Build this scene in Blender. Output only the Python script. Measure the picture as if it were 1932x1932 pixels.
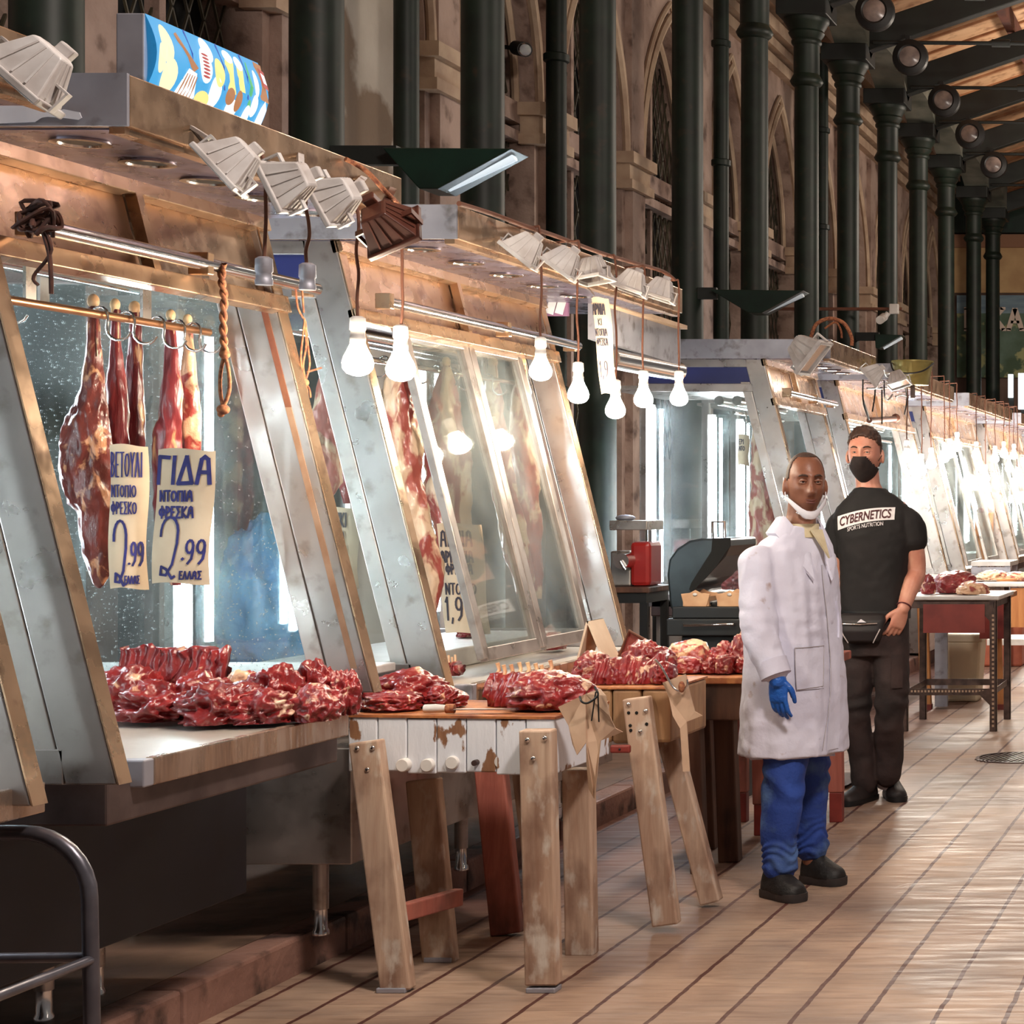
import bpy, bmesh, math, random
from mathutils import Vector, Matrix, noise
from mathutils.bvhtree import BVHTree

for o in list(bpy.data.objects):
    bpy.data.objects.remove(o)
S = bpy.context.scene
COL = S.collection
V = Vector
R = math.radians
rnd = random.Random(7)

# ---------------------------------------------------------------- camera, world, exposure
# eye 1.5 m above the aisle, looking straight down the aisle (+Y); the picture is the left part of a wider view
U0, V0, F, EYE = 2370.0, 950.0, 3600.0, 1.5
cam = bpy.data.cameras.new('camera')
cam.sensor_width = 36.0
cam.lens = 36.0 * F / 1932.0
cam.shift_x = -(U0 - 966.0) / 1932.0
cam.shift_y = (V0 - 966.0) / 1932.0
cam.clip_end = 200
co = bpy.data.objects.new('camera', cam)
COL.objects.link(co)
co.location = (0, 0, EYE)
co.rotation_euler = (R(90), 0, 0)
S.camera = co

S.view_settings.view_transform = 'Standard'
S.view_settings.look = 'None'
S.view_settings.gamma = 1.0
S.view_settings.use_curve_mapping = False
S.view_settings.exposure = 0.65
S.cycles.max_bounces = 7
S.cycles.transparent_max_bounces = 24
S.cycles.diffuse_bounces = 3
S.cycles.glossy_bounces = 4
S.cycles.sample_clamp_indirect = 6.0
S.cycles.caustics_reflective = False
S.cycles.caustics_refractive = False

world = bpy.data.worlds.new('night_hall')
S.world = world
world.use_nodes = True
bg = world.node_tree.nodes['Background']
bg.inputs[0].default_value = (1.0, 0.92, 0.90, 1)
bg.inputs[1].default_value = 0.07


def fill_light(loc, power, size, col, rot=(0, 0, 0)):
    l = bpy.data.lights.new('fill_light', 'POINT')
    l.energy, l.shadow_soft_size, l.color = power, size, col
    o = bpy.data.objects.new('fill_light', l)
    COL.objects.link(o)
    o.location, o.rotation_euler = loc, rot


# unseen lights added over the aisle to brighten the floor, walls and roof
fill_light((0.5, 3.4, 5.2), 620, 0.35, (1.0, 0.88, 0.79))
fill_light((-0.8, 11.5, 5.6), 80, 0.35, (1.0, 0.88, 0.76))
fill_light((-0.8, 17.5, 5.5), 165, 0.35, (1.0, 0.86, 0.72))
fill_light((-0.8, 25.0, 5.5), 270, 0.35, (1.0, 0.86, 0.72))


def at(u, v, Y):
    """point of the hall seen at (u, v) of the picture, Y metres down the aisle"""
    s = F / Y
    return V(((u - U0) / s, Y, EYE + (V0 - v) / s))


def on(u, v, X):
    """the same, for a point X metres to the side"""
    return at(u, v, F * X / (u - U0))


# ---------------------------------------------------------------- object helpers
class MB:
    def __init__(self):
        self.v, self.f = [], []

    def add(self, vs, fs):
        b = len(self.v)
        self.v += [V(p) for p in vs]
        self.f += [tuple(b + i for i in q) for q in fs]
        return self

    def box(self, lo, hi, m=None):
        x0, y0, z0 = lo
        x1, y1, z1 = hi
        vs = [V(p) for p in ((x0, y0, z0), (x1, y0, z0), (x1, y1, z0), (x0, y1, z0), (x0, y0, z1), (x1, y0, z1), (x1, y1, z1), (x0, y1, z1))]
        if m is not None:
            vs = [m @ p for p in vs]
        return self.add(vs, [(3, 2, 1, 0), (4, 5, 6, 7), (0, 1, 5, 4), (1, 2, 6, 5), (2, 3, 7, 6), (3, 0, 4, 7)])

    def cbox(self, c, s, m=None):
        c, h = V(c), V(s) / 2
        return self.box(c - h, c + h, m)

    def prism(self, pts, off):
        """closed outline of 3-D points pushed by a vector"""
        n = len(pts)
        pts = [V(p) for p in pts]
        off = V(off)
        vs = pts + [p + off for p in pts]
        fs = [tuple(range(n - 1, -1, -1)), tuple(range(n, 2 * n))]
        for i in range(n):
            j = (i + 1) % n
            fs.append((i, j, n + j, n + i))
        return self.add(vs, fs)

    def bar(self, p0, p1, w, t, side=(1, 0, 0)):
        """straight bar from p0 to p1, w wide along 'side', t thick"""
        p0, p1 = V(p0), V(p1)
        d = (p1 - p0).normalized()
        a = V(side)
        a = (a - d * a.dot(d)).normalized()
        b = d.cross(a)
        a, b = a * w / 2, b * t / 2
        return self.prism([p0 - a - b, p0 + a - b, p0 + a + b, p0 - a + b], p1 - p0)

    def tube(self, pts, r, n=10, caps=True):
        pts = [V(p) for p in pts]
        rs = r if isinstance(r, (list, tuple)) else [r] * len(pts)
        vs, fs = [], []
        up = None
        for i, p in enumerate(pts):
            d = (pts[min(i + 1, len(pts) - 1)] - pts[max(i - 1, 0)]).normalized()
            if up is None:
                up = d.orthogonal().normalized()
            up = (up - d * up.dot(d)).normalized()
            s = d.cross(up)
            for k in range(n):
                a = 2 * math.pi * k / n
                vs.append(p + (up * math.cos(a) + s * math.sin(a)) * rs[i])
        m = len(pts)
        for i in range(m - 1):
            for k in range(n):
                l = (k + 1) % n
                fs.append((i * n + k, i * n + l, (i + 1) * n + l, (i + 1) * n + k))
        if caps:
            fs.append(tuple(range(n - 1, -1, -1)))
            fs.append(tuple(range((m - 1) * n, m * n)))
        return self.add(vs, fs)

    def lathe(self, prof, n=20, c=(0, 0, 0), m=None):
        """profile of (radius, z), turned about a vertical axis through c"""
        c = V(c)
        vs, fs = [], []
        for r, z in prof:
            for k in range(n):
                a = 2 * math.pi * k / n
                p = V((r * math.cos(a), r * math.sin(a), z))
                vs.append(c + (m @ p if m is not None else p))
        q = len(prof)
        for i in range(q - 1):
            for k in range(n):
                l = (k + 1) % n
                fs.append((i * n + k, i * n + l, (i + 1) * n + l, (i + 1) * n + k))
        fs.append(tuple(range(n - 1, -1, -1)))
        fs.append(tuple(range((q - 1) * n, q * n)))
        return self.add(vs, fs)

    def loft(self, rings, caps=True):
        n = len(rings[0])
        vs = [p for r in rings for p in r]
        fs = []
        for i in range(len(rings) - 1):
            for k in range(n):
                l = (k + 1) % n
                fs.append((i * n + k, i * n + l, (i + 1) * n + l, (i + 1) * n + k))
        if caps:
            fs.append(tuple(range(n - 1, -1, -1)))
            fs.append(tuple(range((len(rings) - 1) * n, len(rings) * n)))
        return self.add(vs, fs)

    def ball(self, c, r, n=14, m=8):
        rx, ry, rz = (r, r, r) if not hasattr(r, '__len__') else r
        prof = []
        c = V(c)
        rings = []
        for i in range(m + 1):
            a = -math.pi / 2 + math.pi * i / m
            rr, z = max(math.cos(a), 0.02), math.sin(a)
            rings.append([c + V((rx * rr * math.cos(2 * math.pi * k / n), ry * rr * math.sin(2 * math.pi * k / n), rz * z)) for k in range(n)])
        return self.loft(rings)

    def grid(self, fn, nu, nv):
        vs = [fn(i / nu, j / nv) for j in range(nv + 1) for i in range(nu + 1)]
        w = nu + 1
        fs = [(j * w + i, j * w + i + 1, (j + 1) * w + i + 1, (j + 1) * w + i) for j in range(nv) for i in range(nu)]
        return self.add(vs, fs)

    def mesh(self, name, fix=True):
        me = bpy.data.meshes.new(name)
        me.from_pydata([tuple(p) for p in self.v], [], self.f)
        if fix:
            bm = bmesh.new()
            bm.from_mesh(me)
            bmesh.ops.recalc_face_normals(bm, faces=bm.faces)
            bm.to_mesh(me)
            bm.free()
        return me


def thing(name, label, cat, loc=(0, 0, 0), rz=0.0, group=None, kind=None):
    o = bpy.data.objects.new(name, None)
    o.empty_display_size = 0.1
    COL.objects.link(o)
    o.location = loc
    o.rotation_euler = (0, 0, rz)
    o['label'], o['category'] = label, cat
    if group:
        o['group'] = group
    if kind:
        o['kind'] = kind
    return o


def part(name, mb, m, parent=None, smooth=None, bevel=0, world=False, label=None, fix=True):
    """one mesh object; world=True: the points are hall coordinates (the thing itself is not turned)"""
    me = mb.mesh(name, fix) if isinstance(mb, MB) else mb
    top = parent
    while top is not None and top.parent is not None:
        top = top.parent
    if world and top is not None:
        me.transform(Matrix.Translation(-V(top.location)))
    o = bpy.data.objects.new(name, me)
    COL.objects.link(o)
    if m is not None:
        me.materials.append(m)
    if parent is not None:
        o.parent = parent
    if smooth is not None:
        for p in me.polygons:
            p.use_smooth = True
        if smooth < 170:
            me.set_sharp_from_angle(angle=R(smooth))
    if bevel:
        b = o.modifiers.new('bevel', 'BEVEL')
        b.width, b.segments, b.limit_method, b.angle_limit = bevel, 2, 'ANGLE', R(35)
    if label:
        o['label'] = label
    return o


def tag(o, label, cat, group=None, kind=None):
    o['label'], o['category'] = label, cat
    if group:
        o['group'] = group
    if kind:
        o['kind'] = kind
    return o


def struct(name, mb, m, smooth=None, bevel=0, label=None):
    o = part(name, mb, m, None, smooth, bevel)
    o['kind'] = 'structure'
    if label:
        o['label'] = label
    return o


def copy_tree(o, parent=None):
    c = o.copy()
    COL.objects.link(c)
    if parent is not None:
        c.parent = parent
    for ch in o.children:
        copy_tree(ch, c)
    return c


def arc(c, r, a0, a1, n, ax, ay):
    c, ax, ay = V(c), V(ax), V(ay)
    return [c + ax * (r * math.cos(R(a0 + (a1 - a0) * i / n))) + ay * (r * math.sin(R(a0 + (a1 - a0) * i / n))) for i in range(n + 1)]


def spline(pts, n=6):
    """smooth path through the points"""
    pts = [V(p) for p in pts]
    out = []
    for i in range(len(pts) - 1):
        p0, p1, p2, p3 = pts[max(i - 1, 0)], pts[i], pts[i + 1], pts[min(i + 2, len(pts) - 1)]
        for k in range(n):
            t = k / n
            out.append(0.5 * ((2 * p1) + (p2 - p0) * t + (2 * p0 - 5 * p1 + 4 * p2 - p3) * t * t + (3 * p1 - p0 - 3 * p2 + p3) * t ** 3))
    out.append(pts[-1])
    return out


# ---------------------------------------------------------------- materials
def lin(c):
    return tuple(((x / 255) / 12.92 if x / 255 <= 0.04045 else ((x / 255 + 0.055) / 1.055) ** 2.4) for x in c[:3]) + (1,)


def nodes(name):
    m = bpy.data.materials.new(name)
    m.use_nodes = True
    nt = m.node_tree
    return m, nt, nt.nodes['Principled BSDF'], nt.nodes, nt.links


def coords(N, L, stretch=(1, 1, 1), rand=True):
    tc = N.new('ShaderNodeTexCoord')
    mp = N.new('ShaderNodeMapping')
    mp.inputs['Scale'].default_value = stretch
    L.new(tc.outputs['Object'], mp.inputs['Vector'])
    if rand:
        oi = N.new('ShaderNodeObjectInfo')
        mul = N.new('ShaderNodeMath')
        mul.operation = 'MULTIPLY'
        mul.inputs[1].default_value = 17.0
        L.new(oi.outputs['Random'], mul.inputs[0])
        L.new(mul.outputs[0], mp.inputs['Location'])
    return mp.outputs['Vector']


def noise_fac(N, L, vec, scale, detail=4, lo=0.35, hi=0.65, distort=0.0):
    n = N.new('ShaderNodeTexNoise')
    n.inputs['Scale'].default_value = scale
    n.inputs['Detail'].default_value = detail
    n.inputs['Distortion'].default_value = distort
    L.new(vec, n.inputs['Vector'])
    r = N.new('ShaderNodeMapRange')
    r.inputs['From Min'].default_value = lo
    r.inputs['From Max'].default_value = hi
    L.new(n.outputs['Fac'], r.inputs['Value'])
    return r.outputs['Result']


def mixc(N, L, fac, a, b):
    x = N.new('ShaderNodeMix')
    x.data_type = 'RGBA'
    if isinstance(fac, float):
        x.inputs[0].default_value = fac
    else:
        L.new(fac, x.inputs[0])
    for i, q in ((6, a), (7, b)):
        if isinstance(q, tuple):
            x.inputs[i].default_value = q
        else:
            L.new(q, x.inputs[i])
    return x.outputs[2]


def bumped(N, L, P, h, strength, dist=0.01):
    b = N.new('ShaderNodeBump')
    b.inputs['Strength'].default_value = strength
    b.inputs['Distance'].default_value = dist
    L.new(h, b.inputs['Height'])
    L.new(b.outputs['Normal'], P.inputs['Normal'])


def mat(name, c1, c2=None, scale=6, rough=0.5, metal=0.0, bump=0.0, bscale=None, stretch=(1, 1, 1), lo=0.35, hi=0.65, c3=None, s3=30, lo3=0.58, hi3=0.66, spec=0.5, bdist=0.01, coat=0.0):
    m, nt, P, N, L = nodes(name)
    vec = coords(N, L, stretch)
    P.inputs['Roughness'].default_value = rough
    P.inputs['Metallic'].default_value = metal
    P.inputs['Specular IOR Level'].default_value = spec
    P.inputs['Coat Weight'].default_value = coat
    col = lin(c1)
    if c2:
        col = mixc(N, L, noise_fac(N, L, vec, scale, 5, lo, hi), lin(c1), lin(c2))
    if c3:
        col = mixc(N, L, noise_fac(N, L, vec, s3, 6, lo3, hi3), col, lin(c3))
    if isinstance(col, tuple):
        P.inputs['Base Color'].default_value = col
    else:
        L.new(col, P.inputs['Base Color'])
    if bump:
        bumped(N, L, P, noise_fac(N, L, vec, bscale or scale * 4, 5, 0.2, 0.8), bump, bdist)
    return m


def glow(name, c, strength, base=0.8):
    m, nt, P, N, L = nodes(name)
    P.inputs['Base Color'].default_value = (base, base, base, 1)
    P.inputs['Emission Color'].default_value = c + (1,)
    P.inputs['Emission Strength'].default_value = strength
    return m


def glass(name, tint=(0.93, 0.95, 0.94), dust=0.12, speck=0.0, refl=0.5):
    m, nt, P, N, L = nodes(name)
    N.remove(P)
    out = N['Material Output']
    tr = N.new('ShaderNodeBsdfTransparent')
    tr.inputs[0].default_value = tint + (1,)
    gl = N.new('ShaderNodeBsdfGlossy')
    gl.inputs['Roughness'].default_value = 0.03
    gl.inputs['Color'].default_value = (0.9, 0.9, 0.9, 1)
    lw = N.new('ShaderNodeLayerWeight')
    lw.inputs['Blend'].default_value = refl
    mx = N.new('ShaderNodeMixShader')
    mul = N.new('ShaderNodeMath')
    mul.operation = 'MULTIPLY'
    mul.inputs[1].default_value = 0.45
    L.new(lw.outputs['Fresnel'], mul.inputs[0])
    L.new(mul.outputs[0], mx.inputs[0])
    L.new(tr.outputs[0], mx.inputs[1])
    L.new(gl.outputs[0], mx.inputs[2])
    df = N.new('ShaderNodeBsdfDiffuse')
    df.inputs[0].default_value = (0.72, 0.78, 0.78, 1)
    tl = N.new('ShaderNodeBsdfTranslucent')
    tl.inputs[0].default_value = (0.72, 0.78, 0.78, 1)
    ad = N.new('ShaderNodeMixShader')
    ad.inputs[0].default_value = 0.5
    L.new(df.outputs[0], ad.inputs[1])
    L.new(tl.outputs[0], ad.inputs[2])
    vec = coords(N, L)
    f = noise_fac(N, L, vec, 2.2, 4, 0.35, 0.75)
    m1 = N.new('ShaderNodeMath')
    m1.operation = 'MULTIPLY'
    m1.inputs[1].default_value = dust
    L.new(f, m1.inputs[0])
    fac = m1.outputs[0]
    if speck:
        g = noise_fac(N, L, vec, 130, 3, 0.62, 0.72)
        m2 = N.new('ShaderNodeMath')
        m2.operation = 'MULTIPLY_ADD'
        m2.inputs[1].default_value = speck
        L.new(g, m2.inputs[0])
        L.new(fac, m2.inputs[2])
        fac = m2.outputs[0]
    m3 = N.new('ShaderNodeMixShader')
    L.new(fac, m3.inputs[0])
    L.new(mx.outputs[0], m3.inputs[1])
    L.new(ad.outputs[0], m3.inputs[2])
    L.new(m3.outputs[0], out.inputs['Surface'])
    return m


def meat_mat(name, red, dark, fat, amount, scale=9.0, stretch=(1, 1, 1), rough=0.3):
    """muscle with a web and patches of fat; amount 0..1 is the share of fat"""
    m, nt, P, N, L = nodes(name)
    vec = coords(N, L, stretch)
    c = mixc(N, L, noise_fac(N, L, vec, scale * 1.2, 4, 0.3, 0.7), lin(red), lin(dark))
    t = 0.70 - 0.30 * amount
    f1 = noise_fac(N, L, vec, scale, 6, t, t + 0.07, 1.2)
    c = mixc(N, L, f1, c, lin(fat))
    w = N.new('ShaderNodeTexNoise')
    w.noise_type = 'RIDGED_MULTIFRACTAL'
    w.inputs['Scale'].default_value = scale * 1.3
    w.inputs['Detail'].default_value = 2
    L.new(vec, w.inputs['Vector'])
    r = N.new('ShaderNodeMapRange')
    r.inputs['From Min'].default_value = 0.86
    r.inputs['From Max'].default_value = 1.02
    L.new(w.outputs['Fac'], r.inputs['Value'])
    mu = N.new('ShaderNodeMath')
    mu.operation = 'MULTIPLY'
    mu.inputs[1].default_value = 0.55
    L.new(r.outputs['Result'], mu.inputs[0])
    c = mixc(N, L, mu.outputs[0], c, lin(fat))
    L.new(c, P.inputs['Base Color'])
    P.inputs['Roughness'].default_value = rough
    P.inputs['Coat Weight'].default_value = 0.25
    P.inputs['Coat Roughness'].default_value = 0.2
    bumped(N, L, P, noise_fac(N, L, vec, scale * 3, 4, 0.2, 0.8), 0.5, 0.008)
    return m


def wood_mat(name, c1, c2, dirt, axis=(1, 1, 0.08), rough=0.6, scale=22, paint=None, plo=0.5, phi=0.55):
    m, nt, P, N, L = nodes(name)
    vec = coords(N, L, axis)
    c = mixc(N, L, noise_fac(N, L, vec, scale, 6, 0.3, 0.7, 0.6), lin(c1), lin(c2))
    v2 = coords(N, L, (1, 1, 0.5))
    c = mixc(N, L, noise_fac(N, L, v2, 7, 6, 0.5, 0.72), c, lin(dirt))
    if paint:
        c = mixc(N, L, noise_fac(N, L, v2, 16, 8, plo, phi), c, lin(paint))
    L.new(c, P.inputs['Base Color'])
    P.inputs['Roughness'].default_value = rough
    bumped(N, L, P, noise_fac(N, L, vec, scale * 2, 4, 0.2, 0.8), 0.4, 0.004)
    return m


def steel_mat(name, c1, c2, stain, rough=0.34, stretch=(1, 1, 1), metal=0.85, bump=0.15):
    m, nt, P, N, L = nodes(name)
    vec = coords(N, L, stretch)
    c = mixc(N, L, noise_fac(N, L, vec, 5, 5, 0.3, 0.7), lin(c1), lin(c2))
    c = mixc(N, L, noise_fac(N, L, vec, 14, 7, 0.56, 0.72), c, lin(stain))
    L.new(c, P.inputs['Base Color'])
    P.inputs['Metallic'].default_value = metal
    f = noise_fac(N, L, vec, 9, 5, 0.3, 0.7)
    r = N.new('ShaderNodeMapRange')
    r.inputs['To Min'].default_value = rough - 0.1
    r.inputs['To Max'].default_value = rough + 0.14
    L.new(f, r.inputs['Value'])
    L.new(r.outputs['Result'], P.inputs['Roughness'])
    if bump:
        bumped(N, L, P, noise_fac(N, L, vec, 7, 3, 0.2, 0.8), bump, 0.01)
    return m


STEEL = steel_mat('brushed_steel', (188, 178, 172), (166, 156, 150), (150, 138, 128))
BRONZE = steel_mat('canopy_steel', (202, 168, 138), (180, 146, 116), (146, 114, 92), rough=0.28, bump=0.22)
SOFFIT = steel_mat('soffit_reflection_tint', (150, 140, 158), (124, 116, 138), (112, 98, 108), rough=0.28, bump=0.15)  # canopy steel with the bluish-purple of reflected dark put into its colour
EDGE = steel_mat('dented_edge_steel', (208, 186, 168), (180, 156, 140), (150, 122, 104), rough=0.24, stretch=(0.6, 1.6, 0.3), bump=0.5)
GALV = steel_mat('galvanised_sheet', (176, 176, 186), (150, 150, 160), (120, 116, 118), rough=0.5, metal=0.55)
ALU = steel_mat('aluminium_profile', (172, 162, 158), (154, 146, 142), (140, 130, 124), rough=0.33, metal=0.8, bump=0.05)
CHROME = mat('polished_chrome', (225, 222, 220), rough=0.16, metal=1.0)
TOP = mat('counter_sheet', (214, 208, 200), (196, 186, 176), scale=3, rough=0.3, metal=0.35, bump=0.08, bscale=30)
NAVY = mat('dark_blue_panel', (24, 26, 44), (16, 17, 28), scale=3, rough=0.5)
BLUE = mat('blue_panel', (30, 36, 92), (40, 48, 110), scale=3, rough=0.45)
RUST = mat('rust_strip', (112, 62, 48), (132, 84, 60), scale=14, rough=0.8)
SILL = mat('dark_steel_apron', (120, 104, 100), (84, 70, 68), scale=6, rough=0.45, metal=0.6)
WHITE_PAINT = mat('white_enamel', (226, 222, 218), (206, 200, 196), scale=9, rough=0.4)
LAMP_GREY = mat('floodlight_paint', (206, 202, 200), (176, 168, 164), scale=12, rough=0.45)
LAMP_BROWN = mat('floodlight_brown', (92, 50, 38), (60, 32, 26), scale=10, rough=0.35)
IRON = mat('dark_green_iron', (26, 40, 31), (18, 26, 21), scale=6, rough=0.5, c3=(50, 42, 32), s3=11, lo3=0.6, hi3=0.75, spec=0.4)
GREEN = mat('green_shade', (14, 44, 34), (8, 28, 22), scale=5, rough=0.4)
BLACK = mat('black_plastic', (20, 20, 22), (12, 12, 13), scale=6, rough=0.5)
CORD = mat('brown_cord', (104, 62, 44), rough=0.7)
ROPE = mat('hemp_rope', (176, 116, 78), (120, 66, 50), scale=90, rough=0.9)
STONE = mat('old_stone', (182, 156, 142), (142, 116, 104), scale=2.5, rough=0.85, bump=0.4, bscale=30, c3=(96, 74, 64), s3=5, lo3=0.56, hi3=0.72)
PLASTER = mat('grey_plaster', (196, 186, 172), (164, 152, 138), scale=1.2, rough=0.9, bump=0.2, bscale=30, c3=(128, 108, 90), s3=0.9, lo3=0.56, hi3=0.60)
CREAM_STONE = mat('cream_stone', (200, 174, 148), (172, 144, 122), scale=4, rough=0.85, bump=0.3)
MESH_DARK = mat('dark_lattice', (84, 76, 58), (52, 46, 36), scale=3, rough=0.6)
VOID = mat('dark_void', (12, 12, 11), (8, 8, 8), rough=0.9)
ROOF = wood_mat('roof_boards', (232, 190, 150), (210, 164, 124), (168, 120, 88), axis=(0.12, 1, 1), scale=5)
BEAM = mat('roof_iron', (30, 36, 34), (22, 24, 24), scale=4, rough=0.5)
GIRDER = mat('girder_paint', (118, 118, 108), (80, 84, 76), scale=3, rough=0.7)
GLASS = glass('clear_glass', dust=0.10)
GLASS_DUSTY = glass('dusty_glass', tint=(0.86, 0.93, 0.93), dust=0.13, speck=0.5)
GLASS_SASH = glass('sash_glass', tint=(0.82, 0.83, 0.80), dust=0.22, refl=0.72)
PAPER = mat('price_card', (236, 214, 186), (222, 196, 166), scale=8, rough=0.8)
INK = mat('blue_ink', (54, 52, 128), (40, 40, 100), scale=30, rough=0.7)
INK_DARK = mat('grey_ink', (66, 60, 70), rough=0.7)
RED_PAINT = mat('red_paint', (136, 52, 44), (104, 36, 32), scale=8, rough=0.5)
WOOD_LEG = wood_mat('weathered_timber', (206, 180, 158), (172, 138, 116), (112, 76, 60), paint=(214, 204, 192), plo=0.56, phi=0.70)
WOOD_DARK = wood_mat('dark_timber', (104, 70, 52), (72, 44, 34), (44, 28, 22))
WOOD_RED = wood_mat('red_painted_timber', (176, 104, 88), (150, 80, 68), (98, 58, 48))
WOOD_BLOCK = wood_mat('butcher_block_paint', (150, 108, 78), (120, 80, 58), (150, 120, 96), paint=(226, 228, 236), plo=0.40, phi=0.43, axis=(1, 1, 0.3))
WOOD_BLOCK2 = wood_mat('butcher_block_bare', (172, 134, 96), (140, 100, 70), (104, 72, 50))
WOOD_TOP = wood_mat('block_top', (196, 128, 74), (150, 84, 48), (110, 52, 36), axis=(1, 1, 1))
WOOD_ORANGE = wood_mat('orange_timber', (206, 142, 86), (176, 110, 62), (130, 76, 46))
WOOD_CRATE = mat('small_crate_wood', (206, 164, 126), (184, 138, 102), scale=10, rough=0.6)
M_RED = meat_mat('lean_meat', (152, 42, 42), (108, 26, 28), (226, 180, 146), 0.22, scale=12)
M_MARB = meat_mat('marbled_meat', (158, 46, 48), (112, 30, 32), (228, 188, 160), 0.42, scale=17)
M_FAT = meat_mat('fatty_meat', (176, 80, 70), (134, 50, 46), (228, 186, 150), 0.85, scale=9)
M_LEG = meat_mat('hanging_leg_meat', (146, 56, 58), (104, 34, 42), (220, 172, 124), 0.40, scale=11, stretch=(1.4, 1.4, 0.3))
M_DARKLEG = meat_mat('dried_leg_meat', (136, 62, 54), (88, 36, 32), (206, 146, 108), 0.45, scale=20, stretch=(1, 1, 0.5))
M_CARC = meat_mat('carcass_skin', (186, 104, 90), (150, 64, 58), (226, 194, 164), 0.72, scale=9, stretch=(1, 1, 0.4))
BONE = mat('bone', (232, 196, 150), (206, 150, 112), scale=20, rough=0.4)
BULB_ON = glow('lit_bulb', (1.0, 0.86, 0.66), 190.0)
BULB_FAR = glow('lit_bulb_far', (1.0, 0.92, 0.80), 320.0)
BULB_OPP = glow('lit_bulb_across', (1.0, 0.88, 0.74), 85.0)
TUBE_ON = glow('lit_tube', (0.78, 0.91, 1.0), 80.0)

# ---------------------------------------------------------------- floor
def floor_material():
    m, nt, P, N, L = nodes('aisle_tiles')
    tc = N.new('ShaderNodeTexCoord')
    sx = N.new('ShaderNodeSeparateXYZ')
    L.new(tc.outputs['Object'], sx.inputs[0])

    def mt(op, a, b=None, c=None):
        n = N.new('ShaderNodeMath')
        n.operation = op
        for i, q in enumerate((a, b, c)):
            if q is None:
                continue
            if isinstance(q, (int, float)):
                n.inputs[i].default_value = q
            else:
                L.new(q, n.inputs[i])
        return n.outputs[0]
    wob = noise_fac(N, L, tc.outputs['Object'], 9, 3, 0.0, 1.0)
    xs = mt('ADD', sx.outputs[0], mt('MULTIPLY_ADD', wob, 0.014, -0.007))
    t = mt('DIVIDE', mt('ADD', xs, 0.935), 0.206)
    d = mt('ABSOLUTE', mt('SUBTRACT', mt('FRACT', t), 0.5))
    line = mt('GREATER_THAN', d, 0.463)
    wn = N.new('ShaderNodeTexWhiteNoise')
    wn.noise_dimensions = '1D'
    L.new(mt('FLOOR', t), wn.inputs['W'])
    ys = mt('ADD', mt('DIVIDE', sx.outputs[1], 0.42), mt('MULTIPLY', wn.outputs['Value'], 3.0))
    dy = mt('ABSOLUTE', mt('SUBTRACT', mt('FRACT', ys), 0.5))
    cross = mt('MULTIPLY', mt('GREATER_THAN', dy, 0.492), 0.35)
    g = mt('MAXIMUM', line, cross)
    wn2 = N.new('ShaderNodeTexWhiteNoise')
    wn2.noise_dimensions = '2D'
    cb = N.new('ShaderNodeCombineXYZ')
    L.new(mt('FLOOR', t), cb.inputs[0])
    L.new(mt('FLOOR', ys), cb.inputs[1])
    L.new(cb.outputs[0], wn2.inputs['Vector'])
    c = mixc(N, L, wn2.outputs['Value'], lin((176, 148, 126)), lin((160, 132, 113)))
    mp = N.new('ShaderNodeMapping')
    mp.inputs['Scale'].default_value = (1.1, 1, 1)
    L.new(tc.outputs['Object'], mp.inputs['Vector'])
    st = noise_fac(N, L, mp.outputs['Vector'], 1.6, 6, 0.42, 0.72)
    c = mixc(N, L, mt('MULTIPLY', st, 0.85), c, lin((98, 80, 72)))
    mp2 = N.new('ShaderNodeMapping')
    mp2.inputs['Scale'].default_value = (2, 14, 1)
    L.new(tc.outputs['Object'], mp2.inputs['Vector'])
    sk = noise_fac(N, L, mp2.outputs['Vector'], 2.2, 5, 0.5, 0.75)
    c = mixc(N, L, mt('MULTIPLY', sk, 0.6), c, lin((104, 78, 68)))
    # trodden grease next to the kerb
    near = N.new('ShaderNodeMapRange')
    near.inputs['From Min'].default_value = -1.75
    near.inputs['From Max'].default_value = -2.7
    L.new(xs, near.inputs['Value'])
    far = N.new('ShaderNodeMapRange')
    far.inputs['From Min'].default_value = 6.2
    far.inputs['From Max'].default_value = 7.2
    L.new(sx.outputs[1], far.inputs['Value'])
    c = mixc(N, L, mt('MULTIPLY', mt('MULTIPLY', near.outputs['Result'], far.outputs['Result']), 0.8), c, lin((104, 62, 54)))
    c = mixc(N, L, mt('MULTIPLY', g, 0.95), c, lin((74, 34, 28)))
    L.new(c, P.inputs['Base Color'])
    rr = N.new('ShaderNodeMapRange')
    rr.inputs['To Min'].default_value = 0.42
    rr.inputs['To Max'].default_value = 0.72
    L.new(noise_fac(N, L, mp2.outputs['Vector'], 1.7, 4, 0.3, 0.7), rr.inputs['Value'])
    L.new(rr.outputs['Result'], P.inputs['Roughness'])
    bumped(N, L, P, mt('SUBTRACT', mt('MULTIPLY', noise_fac(N, L, mp2.outputs['Vector'], 5, 4, 0.2, 0.8), 0.3), g), 0.5, 0.006)
    return m


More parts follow.
